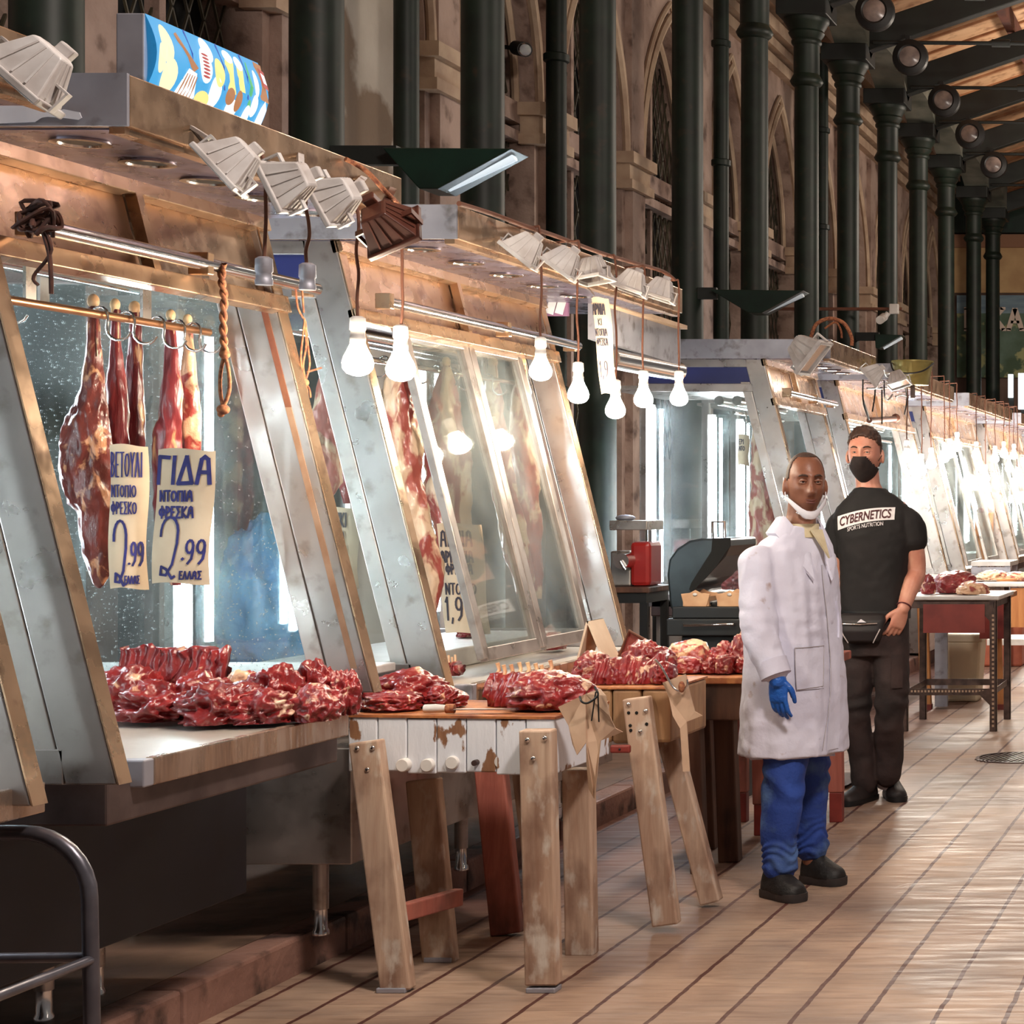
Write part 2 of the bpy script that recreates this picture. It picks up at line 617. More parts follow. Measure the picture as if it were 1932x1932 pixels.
struct('floor', MB().box((-3.05, 1.5, -0.1), (3.4, 34.2, 0)), floor_material())
PLAT = mat('platform_tiles', (150, 118, 98), (112, 84, 70), scale=3, rough=0.5, bump=0.2, c3=(70, 52, 44), s3=4, lo3=0.5, hi3=0.7)
struct('platform_floor', MB().box((-6.2, 1.5, -0.1), (-3.17, 34.2, 0.117)), PLAT)
KERB = mat('kerb_stone', (150, 112, 98), (116, 82, 72), scale=3, rough=0.6, bump=0.4, bscale=25, c3=(66, 48, 42), s3=7, lo3=0.52, hi3=0.66)
kb = MB()
y = 1.5
while y < 34:
    y1 = min(y + 0.98, 34.2)
    kb.box((-3.17, y, -0.1), (-3.05, y1 - 0.008, 0.12))
    y = y1 + 0.002
struct('kerb', kb, KERB, bevel=0.012)

# ---------------------------------------------------------------- left wall: piers, pointed arches, lattice windows
XW = -5.6
PIERS = [5.05, 7.1, 9.1, 11.0, 13.1, 15.05, 17.1, 19.25, 21.3, 23.4, 25.5, 27.6, 29.7, 31.8, 33.9]
SPRING, APEX, WTOP = 4.55, 6.08, 7.9


def arch_pts(y0, y1, n=14):
    """lancet arch from (y0, SPRING) over the apex to (y1, SPRING)"""
    w, h = (y1 - y0) / 2, APEX - SPRING
    r = (w * w + h * h) / (2 * w)
    a = math.asin(min(1, h / r)) if r >= h else math.pi / 2
    left = [(y0 + r - r * math.cos(a * i / n), SPRING + r * math.sin(a * i / n)) for i in range(n + 1)]
    right = [(y0 + y1 - p[0], p[1]) for p in reversed(left[:-1])]
    return left + right


wl = MB()
for i, py in enumerate(PIERS):
    wl.box((XW - 0.35, py - 0.25, 0), (XW, py + 0.25, WTOP))
for i in range(len(PIERS) - 1):
    a, b = PIERS[i] + 0.25, PIERS[i + 1] - 0.25
    ap = arch_pts(a, b)
    fr = []
    for k in range(len(ap) - 1):
        (ya, za), (yb, zb) = ap[k], ap[k + 1]
        wl.add([(XW, ya, za), (XW, yb, zb), (XW, yb, WTOP), (XW, ya, WTOP),
                (XW - 0.35, ya, za), (XW - 0.35, yb, zb), (XW - 0.35, yb, WTOP), (XW - 0.35, ya, WTOP)],
               [(0, 1, 2, 3), (7, 6, 5, 4), (0, 4, 5, 1)])
struct('wall_left', wl, STONE, smooth=None)

tr = MB()
pl = MB()
for i, py in enumerate(PIERS):
    # impost capital of three steps, plinth strip above
    for z0, z1, e in ((4.28, 4.36, 0.06), (4.36, 4.50, 0.03), (4.50, 4.60, 0.08)):
        tr.box((XW - 0.1, py - 0.25 - e, z0), (XW + 0.05 + e, py + 0.25 + e, z1))
    pl.box((XW, py - 0.17, 0.12), (XW + 0.07, py + 0.17, 4.28))
    pl.box((XW, py - 0.17, 4.60), (XW + 0.06, py + 0.17, 6.45))
for i in range(len(PIERS) - 1):
    a, b = PIERS[i] + 0.25, PIERS[i + 1] - 0.25
    for e, r, dx in ((0.04, 0.035, 0.03), (0.12, 0.025, 0.02), (-0.06, 0.03, -0.12)):
        pts = []
        cy = (a + b) / 2
        for (yy, zz) in arch_pts(a, b):
            f = 1 + e / ((b - a) / 2)
            pts.append((XW + dx, cy + (yy - cy) * f, SPRING + (zz - SPRING) * (1 + e / 1.0)))
        tr.tube(pts, r, 6)
struct('trim_1', tr, CREAM_STONE, smooth=50)
struct('trim_2', pl, STONE)
cn = MB()
for z0, z1, e in ((6.50, 6.62, 0.10), (6.66, 6.76, 0.16), (6.80, 6.94, 0.22), (6.98, 7.10, 0.30), (7.2, 7.5, 0.36)):
    cn.box((XW, 4.8, z0), (XW + e, 34.2, z1))
struct('trim_3', cn, CREAM_STONE)

# one bay is bricked up and plastered, its patch of plaster broken off beside the pier
pb = MB()
pb.box((XW - 0.2, 11.25, 0.1), (XW - 0.05, 12.86, 7.9))
struct('plaster_infill', pb, PLASTER)

for i in range(len(PIERS) - 1):
    a, b = PIERS[i] + 0.25, PIERS[i + 1] - 0.25
    w = thing('window_%d' % (i + 1), 'tall pointed lattice window', 'window', (XW, (a + b) / 2, 0.12), kind='structure')
    del w['label']
    ap = arch_pts(a, b)
    back = MB()
    back.prism([(XW - 0.34, a, 0.12)] + [(XW - 0.34, p[0], p[1]) for p in ap] + [(XW - 0.34, b, 0.12)], (-0.02, 0, 0))
    part('backing', back, VOID, w, world=True)
    if i == 3:
        continue
    lm = MB()

    def top(y):
        for k in range(len(ap) - 1):
            if ap[k][0] <= y <= ap[k + 1][0] + 1e-9:
                t = (y - ap[k][0]) / max(1e-6, ap[k + 1][0] - ap[k][0])
                return ap[k][1] + (ap[k + 1][1] - ap[k][1]) * t
        return SPRING
    step, k = 0.17, 2.2
    c = -20
    n = 0
    for sgn in (1, -1):
        z0 = -4.0
        while z0 < 7:
            # line z = z0 + sgn*k*(y - mid); keep the run below the arch
            run = []
            for q in range(41):
                yy = a + (b - a) * q / 40
                zz = z0 + sgn * k * (yy - (a + b) / 2)
                if 1.9 < zz < top(yy):
                    run.append((XW - 0.2, yy, zz))
            if len(run) > 1:
                lm.bar(run[0], run[-1], 0.014, 0.01, (1, 0, 0))
            z0 += step * 2.0
    part('lattice', lm, MESH_DARK, w, world=True)
    fm = MB()
    cy = (a + b) / 2
    fm.box((XW - 0.24, cy - 0.03, 0.12), (XW - 0.16, cy + 0.03, APEX - 0.05))
    for z0, z1 in ((4.30, 4.38), (4.44, 4.60)):
        fm.box((XW - 0.26, a, z0), (XW - 0.10, b, z1))
    part('transom', fm, STONE, w, world=True)

# ---------------------------------------------------------------- end wall
YE = 34.0
ew = MB().box((-6.2, YE, 0), (3.4, YE + 0.3, 9.5))
struct('wall_back', ew, mat('end_wall', (120, 96, 84), (92, 72, 64), scale=2, rough=0.8))
e2 = MB()
x = -6.0
while x < 3:
    e2.box((x, YE - 0.05, 5.25), (x + 0.98, YE, 6.05))
    x += 1.0
struct('trim_4', e2, mat('beige_cladding', (206, 170, 122), (188, 150, 106), scale=3, rough=0.7))
struct('trim_5', MB().box((-6.0, YE - 0.12, 6.05), (3.2, YE, 6.28)), mat('clay_band', (150, 108, 82), rough=0.7))
struct('trim_6', MB().box((-6.0, YE - 0.2, 6.3), (3.2, YE, 7.5)), GREEN)

# ---------------------------------------------------------------- roof: boards, purlins, rafters
SL = 0.34
XE, ZE = -4.24, 6.78


def zr(x):
    return ZE + SL * (x - XE)


XR = 2.6
nrm = V((-SL, 0, 1)).normalized()
struct('ceiling', MB().prism([(XE - 0.6, 4.0, zr(XE - 0.6) + 0.30), (XR, 4.0, zr(XR) + 0.30), (XR, 34.2, zr(XR) + 0.30), (XE - 0.6, 34.2, zr(XE - 0.6) + 0.30)], (0, 0, 0.06)), ROOF)
bs = MB()
y = 4.0
while y < 34:
    bs.bar((XE - 0.3, y, zr(XE - 0.3) + 0.285), (XR, y, zr(XR) + 0.285), 0.05, 0.03, (0, 1, 0))
    y += 0.62
struct('roof_batten', bs, mat('batten', (200, 150, 112), (170, 120, 88), scale=5, rough=0.7))
pu = MB()
for x in (-3.0, -1.6, -0.2, 1.2):
    pu.box((x - 0.05, 4.0, zr(x) + 0.06), (x + 0.05, 34.2, zr(x) + 0.27))
struct('purlin', pu, mat('purlin', (110, 62, 48), (84, 48, 40), scale=5, rough=0.7))
COLY = [7.1, 9.14, 11.1, 13.04, 15.1, 17.12, 19.1, 21.04, 23.3, 25.4, 27.7, 30.4, 32.6]
XC = -4.5
for y in COLY[4:]:
    rb = MB()
    rb.prism([(XE - 0.25, y - 0.07, zr(XE - 0.25) - 0.30), (XR, y - 0.07, zr(XR) - 0.30), (XR, y - 0.07, zr(XR) + 0.02), (XE - 0.25, y - 0.07, zr(XE - 0.25) + 0.02)], (0, 0.14, 0))
    struct('rafter', rb, BEAM, bevel=0.01)
# lengthwise girder over the columns, arched underneath between the capitals
gd = MB()
for i in range(len(COLY) - 1):
    a, b = COLY[i], COLY[i + 1]
    n = 12
    pts = []
    for k in range(n + 1):
        t = k / n
        yy = a + (b - a) * t
        zz = 6.40 + 0.34 * math.sin(math.pi * t) ** 0.6
        pts.append((yy, zz))
    for k in range(n):
        (ya, za), (yb, zb) = pts[k], pts[k + 1]
        gd.add([(-4.25, ya, za), (-4.25, yb, zb), (-4.25, yb, 7.0), (-4.25, ya, 7.0), (-4.62, ya, za), (-4.62, yb, zb), (-4.62, yb, 7.0), (-4.62, ya, 7.0)],
               [(0, 1, 2, 3), (7, 6, 5, 4), (0, 4, 5, 1), (3, 2, 6, 7)])
struct('roof_girder', gd, GIRDER)
ORD = ['first', 'second', 'third', 'fourth', 'fifth', 'sixth', 'seventh', 'eighth', 'ninth', 'tenth', 'eleventh', 'twelfth', 'thirteenth']
for i, y in enumerate(COLY[4:12]):
    t = thing('tie_rod', 'thin dark tie rod under the roof, %s rod counted from the front' % ORD[i], 'tie rod', (XC, y, 6.56), group='tie rods under the roof')
    part('rod', MB().tube([(-4.2, y - 0.1, 6.56), (2.2, y - 0.1, 6.52)], 0.022, 8), BEAM, t, 60, world=True)
    part('turnbuckle', MB().tube([(-2.9, y - 0.1, 6.552), (-2.7, y - 0.1, 6.55)], 0.045, 8), BEAM, t, 60, world=True)

# ---------------------------------------------------------------- iron columns
COLNAME = ['behind the front stall, at the left edge of the picture', 'just right of the lit menu sign', 'behind the big green wall lamp', 'showing between the second and third stall', 'right of the second canopy end',
           'first with its collar in view', 'first with its capital in view', 'second with its capital in view', 'third with its capital in view', 'fourth with its capital in view', 'fifth with its capital in view', 'sixth with its capital in view', 'last before the end wall']
for i, y in enumerate(COLY):
    t = thing('iron_column', 'dark green cast iron column ' + COLNAME[i], 'column', (XC, y, 0.117), group='iron columns along the stalls', kind='thing')
    q = lambda z: z - 0.117
    part('shaft', MB().lathe([(0.15, 0), (0.15, 0.25), (0.125, 0.3), (0.118, q(5.66)), (0.118, q(5.70))], 24), IRON, t, 50)
    part('collar', MB().lathe([(0.118, q(5.66)), (0.15, q(5.69)), (0.165, q(5.72)), (0.15, q(5.75)), (0.128, q(5.79))], 24), IRON, t, 60)
    part('upper_shaft', MB().lathe([(0.128, q(5.77)), (0.128, q(6.08)), (0.135, q(6.10))], 24), IRON, t, 50)
    part('capital', MB().lathe([(0.135, q(6.08)), (0.15, q(6.10)), (0.15, q(6.12)), (0.14, q(6.14)), (0.17, q(6.18)), (0.18, q(6.20)), (0.17, q(6.22)), (0.21, q(6.29)), (0.225, q(6.31)), (0.225, q(6.345))], 24), IRON, t, 40)
    part('cap_block', MB().box((-0.25, -0.25, q(6.34)), (0.25, 0.25, q(6.52))), BEAM, t, bevel=0.01)

PIPE = [(11.9, 'left of the large green wall lamp'), (14.45, 'left of the column behind the second canopy'), (18.9, 'beside the fifth column from the front'), (23.3, 'beside the first column with a capital')]
for y, w in PIPE:
    t = thing('downpipe', 'slim dark green rain pipe ' + w, 'pipe', (-5.3, y, 0.117), group='rain pipes on the wall piers')
    part('pipe', MB().lathe([(0.075, 0), (0.075, 7.0)], 16), IRON, t, 50)
    for z in (2.2, 4.72, 5.9):
        part('pipe_collar', MB().lathe([(0.08, z), (0.095, z + 0.01), (0.095, z + 0.06), (0.08, z + 0.07)], 16), IRON, t, 50)

# round lamps hung from the tie rods
for i, y in enumerate(COLY[6:11]):
    t = thing('round_lamp', 'black ring-shaped round lamp hung under the %s tie rod counted from the near end' % ORD[i + 2], 'lamp', (-3.79, y - 0.12, 6.39), group='round lamps on the tie rods')
    m = Matrix.Rotation(R(90), 3, 'X')
    part('rim', MB().lathe([(0.105, 0.05), (0.125, -0.03), (0.19, -0.05), (0.20, 0.0), (0.19, 0.05), (0.13, 0.07), (0.105, 0.05)], 28, m=m), BLACK, t, 50)
    part('lens', MB().lathe([(0.112, 0.058), (0.06, 0.075), (0.002, 0.082)], 24, m=m), mat('lamp_lens_%d' % i, (150, 134, 128), (84, 74, 74), scale=6, rough=0.2), t, 60)
    part('hanger', MB().bar((-0.03, 0, 0.19), (-0.03, 0, 0.24), 0.05, 0.03), BLACK, t)

# green wall lamps on every third column
for k, (ci, u0, u1, v0, vt, ut, w) in enumerate(((1, 720, 966, 278, 356, 790, 'on the column above the near stalls'), (4, 1338, 1516, 546, 590, 1412, 'above the second canopy end'), (7, 1650, 1702, 630, 657, 1652, 'far down the hall, above the third stall'))):
    y = COLY[ci] - 0.16
    a, b, c = at(u0, v0, y), at(u1, v0 + 2, y), at(ut, vt, y)
    t = thing('wall_lamp', 'dark green wedge-shaped reflector lamp ' + w, 'lamp', a, group='green reflector lamps')
    mb = MB()
    dz = V((0, 0.5, 0))
    e = V((b - a)) * 0.13
    mb.prism([a, b, c + e * 1.1, c], V((0, 0.22, 0)))
    part('shade', mb, GREEN, t, world=True, bevel=0.006)
    d = (c - b)
    n = V((d.z, 0, -d.x)).normalized()
    if n.z > 0:
        n = -n
    part('tube', MB().tube([b + V((-0.02, 0.10, 0)) + n * 0.012 + d * 0.03, b + V((0, 0.10, 0)) + n * 0.012 + d * 0.80], 0.028, 10), glow('lamp_tube_%d' % k, (0.7, 0.85, 0.95), 0.5 if k == 0 else 0.12), t, 60, world=True)
    part('arm', MB().bar(V((XC + 0.1, y + 0.11, a.z - 0.02)), a + V((0.03, 0.11, -0.02)), 0.09, 0.05, (0, 0, 1)), BEAM, t, world=True)

t = thing('security_camera', 'small round security camera on the lattice left of a stone pier', 'camera', (XW + 0.12, 14.5, 5.05))
t.location = at(990, 92, 14.2)
part('body', MB().tube([(-0.10, 0.10, 0.03), (0.04, -0.10, -0.03)], 0.055, 14), BLACK, t, 50)
part('lens', MB().tube([(0.04, -0.10, -0.03), (0.048, -0.112, -0.034)], [0.05, 0.042], 14), CHROME, t, 50)
part('bracket', MB().bar((-0.04, 0.03, 0.0), (-0.40, 0.25, 0.1), 0.03, 0.03, (0, 0, 1)), BLACK, t)

# ---------------------------------------------------------------- the sign board on the end wall
t = thing('sign_board', 'painted shop sign with large pale letters on the end wall', 'sign', (-3.6, YE - 0.10, 4.5))
p0, p1 = at(1805, 557, YE - 0.12), at(1960, 712, YE - 0.12)
SIGN_BG = mat('sign_sea_green', (104, 128, 112), (70, 92, 66), scale=2.4, rough=0.6, c3=(170, 170, 118), s3=3, lo3=0.55, hi3=0.6)
part('board', MB().box((p0.x, YE - 0.10, p1.z), (p1.x + 1.2, YE - 0.05, p0.z)), SIGN_BG, t, world=True)
part('sky_band', MB().box((p0.x, YE - 0.115, p0.z - 0.32), (p1.x + 1.2, YE - 0.10, p0.z)), mat('sign_sky', (136, 160, 170), (108, 130, 146), scale=4, rough=0.6, stretch=(0.4, 1, 3)), t, world=True)

# ---------------------------------------------------------------- brush lettering
def circ(cx, cy, rx, ry, a0=0, a1=360, n=14):
    return [(cx + rx * math.cos(R(a0 + (a1 - a0) * i / n)), cy + ry * math.sin(R(a0 + (a1 - a0) * i / n))) for i in range(n + 1)]


GL = {
    'Γ': (0.6, [[(0.05, 0), (0.05, 1), (0.58, 0.97)]]), 'Ι': (0.2, [[(0.1, 0), (0.1, 1)]]), 'Δ': (0.75, [[(0.02, 0), (0.37, 1), (0.7, 0.02), (0.02, 0)]]),
    'Α': (0.7, [[(0.03, 0), (0.2, 0.9), (0.34, 1), (0.5, 0.9), (0.62, 0)], [(0.1, 0.42), (0.56, 0.42)]]), 'Ν': (0.65, [[(0.05, 0), (0.05, 1), (0.58, 0), (0.58, 1)]]),
    'Τ': (0.6, [[(0, 1), (0.6, 1)], [(0.3, 1), (0.3, 0)]]), 'Ο': (0.7, [circ(0.34, 0.48, 0.31, 0.46)]), 'Π': (0.65, [[(0.07, 0), (0.07, 0.95), (0.58, 0.95), (0.58, 0)]]),
    'Φ': (0.8, [circ(0.4, 0.5, 0.36, 0.3), [(0.4, -0.05), (0.4, 1.05)]]), 'Ρ': (0.6, [[(0.08, 0), (0.08, 1)] + circ(0.1, 0.73, 0.42, 0.27, 90, -90, 8)]),
    'Ε': (0.55, [[(0.52, 1), (0.08, 1), (0.08, 0), (0.52, 0)], [(0.08, 0.5), (0.42, 0.5)]]), 'Σ': (0.6, [[(0.54, 1), (0.06, 1), (0.36, 0.52), (0.06, 0), (0.56, 0)]]),
    'Κ': (0.62, [[(0.07, 0), (0.07, 1)], [(0.56, 1), (0.09, 0.48), (0.58, 0)]]), 'Β': (0.6, [[(0.07, 0), (0.07, 1)] + circ(0.12, 0.76, 0.34, 0.24, 90, -90, 7) + circ(0.12, 0.27, 0.42, 0.27, 90, -90, 7)]),
    'Υ': (0.6, [[(0.02, 1), (0.3, 0.5), (0.58, 1)], [(0.3, 0.5), (0.3, 0)]]), 'Λ': (0.65, [[(0.02, 0), (0.32, 1), (0.62, 0)]]), 'Μ': (0.8, [[(0.05, 0), (0.12, 1), (0.4, 0.3), (0.68, 1), (0.75, 0)]]),
    '2': (0.75, [circ(0.3, 0.72, 0.3, 0.27, 190, 10, 9) + [(0.6, 0.55), (0.5, 0.2), (0.3, 0.02), (0.1, 0.03), (0.12, 0.16), (0.3, 0.12), (0.5, -0.03), (0.6, 0.0)]]), '9': (0.55, [circ(0.26, 0.72, 0.22, 0.27, 10, 370, 12) + [(0.48, 0.5), (0.42, 0.2), (0.2, 0.0)]]),
    '1': (0.3, [[(0.02, 0.8), (0.16, 1), (0.16, 0)]]), '.': (0.2, [[(0.06, 0.0), (0.12, 0.06)]]), ',': (0.2, [[(0.12, 0.08), (0.04, -0.14)]]), ' ': (0.35, []), '0': (0.6, [circ(0.29, 0.5, 0.25, 0.5)]),
}


def write(mb, text, x, z, h, wd, fn, squash=1.0, gap=0.16):
    """brush strokes of 'text' from (x, z); fn maps card (x, z) to a point"""
    for ch in text:
        w, strokes = GL[ch]
        for st in strokes:
            for (ax, az), (bx, bz) in zip(st, st[1:]):
                p, q = V((x + ax * h * squash, 0, z + az * h)), V((x + bx * h * squash, 0, z + bz * h))
                d = q - p
                if d.length < 1e-6:
                    continue
                d.normalize()
                n = V((-d.z, 0, d.x)) * wd / 2
                e = d * wd * 0.35
                ps = [p - e - n, q + e - n, q + e + n, p - e + n]
                mb.add([fn(s.x, s.z) for s in ps], [(0, 1, 2, 3)])
        x += (w + gap) * h * squash
    return x


def text_width(text, h, squash=1.0, gap=0.16):
    return sum((GL[c][0] + gap) * h * squash for c in text) - gap * h * squash


def price_card(name, label, top, w, h, yaw, lines, group=None, bulge=0.02, tilt=0.0, ink=INK, cat='price sign'):
    """card hanging from its top edge centre; lines: (text, x, z from the top, height, stroke, squash)"""
    t = thing(name, label, cat, top, yaw, group)

    def fn(x, z, e=0.0):
        return V((x + tilt * z, -bulge * (1 - (2 * x / w) ** 2) * (0.4 + 0.6 * -z / h) - e + 0.15 * bulge * math.sin(9 * z / h), z))
    part('card', MB().grid(lambda a, b: fn(-w / 2 + w * a + 0.004 * math.sin(7 * b), -h * b + 0.004 * math.sin(5 * a)), 10, 14), PAPER, t, 80)
    lm = MB()
    for (tx, x, z, hh, sw, sq) in lines:
        write(lm, tx, x, z, hh, sw, lambda a, b: fn(a, b, 0.0025), sq)
    part('lettering', lm, ink, t, fix=False)
    return t


# ---------------------------------------------------------------- market stalls
LEAN = 0.25
TAN = mat('tan_stain', (142, 108, 84), (160, 130, 108), scale=14, rough=0.7)


def stall(k, Xb, Y0, Y1, where, Yc1=None, detail=True, Xf=None, sof=2.34, panes=(), open_front=True, near_panel=True, brk=0.5, downs=5, lit=False):
    """leaning steel and glass kiosk: canopy box, leaning fascia, glazed end frames"""
    Yc1 = Yc1 or Y1
    t = thing('market_stall', 'leaning steel and glass market stall ' + where, 'market stall', (Xb, Y0, 0.12), group='steel and glass market stalls', kind='thing')
    X = lambda z: Xb - LEAN * (z - 0.87)
    Xf = Xf if Xf is not None else X(sof) + 0.41
    kw = dict(world=True)
    # canopy box
    part('canopy', MB().box((X(sof) - 1.0, Y0 - 0.02, sof), (Xf, Yc1, sof + 0.115)), BRONZE, t, bevel=0.003, **kw)
    part('end_cap', MB().box((X(sof) - 1.0, Y0 - 0.03, sof), (Xf - 0.002, Y0 - 0.02, sof + 0.117)), GALV, t, **kw)
    part('soffit', MB().box((X(sof) - 0.9, Y0, sof - 0.004), (Xf - 0.02, Yc1 - 0.01, sof - 0.0005)), SOFFIT, t, **kw)
    part('soffit_rail', MB().bar((Xf - 0.03, Y0 - 0.02, sof - 0.008), (Xf - 0.03, Yc1, sof - 0.008), 0.035, 0.016), BRONZE, t, **kw)
    n = downs
    for i in range(n):
        y = Y0 + (Y1 - Y0) * (i + 0.5) / n
        x = (X(sof) + Xf) / 2 + 0.0
        d = part('downlight', MB().lathe([(0.062, sof - 0.004), (0.064, sof - 0.010), (0.048, sof - 0.011), (0.044, sof - 0.005)], 20, c=(x, y, 0)), CHROME, t, 50, **kw)
        part('lens', MB().lathe([(0.044, sof - 0.0065), (0.02, sof - 0.006), (0.001, sof - 0.0055)], 16, c=(x, y, 0)), glow('downlight_on', (1, 0.95, 0.85), 30) if (lit and i < 5) else BLACK, d, 50, **kw)
    # leaning fascia: trims and panels
    z0, z1 = sof - 0.26, sof
    for zz in (z1 - 0.02, z0):
        part('fascia_rail', MB().bar((X(zz), Y0, zz), (X(zz), Y1, zz), 0.05, 0.038, (LEAN, 0, -1)), BRONZE, t, bevel=0.003, **kw)
    ym = Y0 + (Y1 - Y0) * brk
    for a, c in ((Y0, ym), (ym, Y1)):
        part('fascia_panel', MB().prism([(X(z0) - 0.02, a + 0.01, z0), (X(z1) - 0.02, a + 0.01, z1), (X(z1) - 0.02, c - 0.01, z1), (X(z0) - 0.02, c - 0.01, z0)], (-0.02, 0, -0.005)), BRONZE, t, **kw)
    part('fascia_strut', MB().bar((X(z0) + 0.004, ym, z0), (X(z1) + 0.004, ym, z1), 0.03, 0.03, (0, 1, 0)), BRONZE, t, **kw)
    # end frames
    for end, y in (('near', Y0), ('far', Y1)):
        if end == 'near' and not near_panel:
            continue
        yy = y + (0.0 if end == 'near' else -0.05)
        zb = 0.95 if (k == 1 and end == 'far') else 0.87
        m = MB()
        m.prism([(X(zb), yy, zb), (X(z1) + 0.0, yy, z1), (X(z1) - 0.115, yy, z1), (X(zb) - 0.115, yy, zb)], (0, 0.045, 0))
        p = part('front_post', m, ALU, t, bevel=0.004, **kw)
        m = MB()
        m.prism([(X(0.94) - 0.12, yy + 0.006, 0.94), (X(z1 - 0.14) - 0.12, yy + 0.006, z1 - 0.14), (X(z1 - 0.14) - 0.175, yy + 0.006, z1 - 0.14), (X(0.94) - 0.175, yy + 0.006, 0.94)], (0, 0.033, 0))
        part('sash_stile', m, STEEL, t, bevel=0.003, **kw)
        part('side_strip', MB().prism([(X(zb) + 0.001, yy, zb), (X(z1) + 0.001, yy, z1), (X(z1) + 0.004, yy + 0.045, z1), (X(zb) + 0.004, yy + 0.045, zb)], (0.004, 0, 0)), BRONZE, t, **kw)
        if k == 1 and end == 'far':
            for za, zc, mm in ((1.78, 2.06, RUST), (1.02, 1.78, TAN)):
                part('rust_streak', MB().prism([(X(za) - 0.028, yy - 0.002, za), (X(zc) - 0.028, yy - 0.002, zc), (X(zc) - 0.046, yy - 0.002, zc), (X(za) - 0.046, yy - 0.002, za)], (0, 0.004, 0)), mm, p, **kw)
        xl = -3.70 if k != 1 else -3.95
        m = MB()
        m.box((xl - 0.05, yy, 0.2), (xl, yy + 0.045, z1))
        part('back_post', m, ALU, t, bevel=0.004, **kw)
        for zz, hh in ((zb, 0.95 - zb if zb < 0.95 else 0.03), (z1 - 0.20, 0.05), (z1 - 0.05, 0.05)):
            part('cross_rail', MB().box((xl, yy, zz), (X(zz + hh) - 0.10, yy + 0.04, zz + hh)), ALU, t, bevel=0.003, **kw)
        part('blue_panel', MB().prism([(xl, yy + 0.012, z1 - 0.15), (X(z1 - 0.15) - 0.1, yy + 0.012, z1 - 0.15), (X(z1 - 0.05) - 0.1, yy + 0.012, z1 - 0.05), (xl, yy + 0.012, z1 - 0.05)], (0, 0.012, 0)), BLUE, t, **kw)
        g = MB().prism([(xl, yy + 0.02, 0.95), (X(0.95) - 0.17, yy + 0.02, 0.95), (X(z1 - 0.2) - 0.17, yy + 0.02, z1 - 0.2), (xl, yy + 0.02, z1 - 0.2)], (0, 0.004, 0))
        part('end_glass', g, GLASS_DUSTY if (k == 1 and end == 'far') else GLASS, t, **kw)
        # upright tube lamp on the back post
        tb = part('lamp_batten', MB().box((xl + 0.0, yy - 0.03, 1.0), (xl + 0.05, yy, 2.1)), WHITE_PAINT, t, **kw)
        part('lamp_tube', MB().tube([(xl + 0.05, yy - 0.05, 1.02), (xl + 0.05, yy - 0.05, 2.08)], 0.016, 10), TUBE_ON, tb, 60, **kw)
    # sliding sashes in the leaning front
    for a, c in panes:
        m = MB()
        zt = z0 - 0.02
        for y in (a, c):
            m.bar((X(0.93) - 0.03, y, 0.93), (X(zt) - 0.03, y, zt), 0.05, 0.03, (LEAN, 0, -1) if False else (0, 1, 0))
        for zz in (0.945, zt):
            m.bar((X(zz) - 0.03, a, zz), (X(zz) - 0.03, c, zz), 0.05, 0.03, (LEAN, 0, -1))
        sa = part('sash_frame', m, STEEL, t, bevel=0.003, **kw)
        part('sash_glass', MB().prism([(X(0.95) - 0.03, a, 0.95), (X(0.95) - 0.03, c, 0.95), (X(zt) - 0.03, c, zt), (X(zt) - 0.03, a, zt)], (-0.004, 0, 0)), GLASS_SASH, sa, **kw)
    # roller tube and the inside rail with its hooks
    if detail:
        rt = part('roller_tube', MB().tube([(X(2.14) + 0.06, Y0 + 0.12, sof - 0.20), (X(2.14) + 0.06, Y1 + 0.10, sof - 0.20)], 0.019, 16), CHROME, t, 60, **kw)
        for dx, yb, sz in ((0.06, Y0 + 0.10, 0.055), (0.05, Y0 + (Y1 - Y0) * 0.62, 0.06), (0.03, Y1 + 0.08, 0.05)):
            part('tube_bracket', MB().cbox((X(2.14) + dx, yb, sof - 0.20), (0.055, 0.03, sz)), BRONZE, rt, bevel=0.003, **kw)
    # shop counter behind: back bench and roof inside
    part('inner_ceiling', MB().box((-4.0, Y0 + 0.05, 2.2), (X(2.2) - 0.2, Y1 - 0.05, 2.22)), STEEL, t, **kw)
    for xx in (X(2.1) - 0.25, X(2.1) - 0.36):
        part('ceiling_tube', MB().tube([(xx, Y0 + 0.08, 2.13), (xx, Y1 - 0.12, 2.13)], 0.03, 14), CHROME, t, 60, **kw)
    return t, X


def rail(name, label, p0, p1, hooks, sof, ref=None):
    """hanging rail with hooks, held by flat hangers"""
    p0, p1 = V(p0), V(p1)
    t = thing(name, label, 'rail', (p0 + p1) / 2)
    part('bar', MB().tube([p0, p1], 0.011, 10), ref or CHROME, t, 60, world=True)
    for f in (0.28, 0.72):
        q = p0.lerp(p1, f)
        part('hanger', MB().box((q.x - 0.004, q.y - 0.02, q.z), (q.x + 0.004, q.y + 0.02, sof)), STEEL, t, world=True)
    for y in hooks:
        q = V((p0.x, y, p0.z))
        pts = arc(q + V((0, 0, 0)), 0.02, 200, 0, 6, (1, 0, 0), (0, 0, 1)) + [q + V((0.02, 0, -0.02))] + arc(q + V((0.05, 0, -0.035)), 0.032, 180, 340, 6, (1, 0, 0), (0, 0, 1))
        part('hook', MB().tube(pts, 0.004, 7), CHROME, t, 60, world=True)
    return t


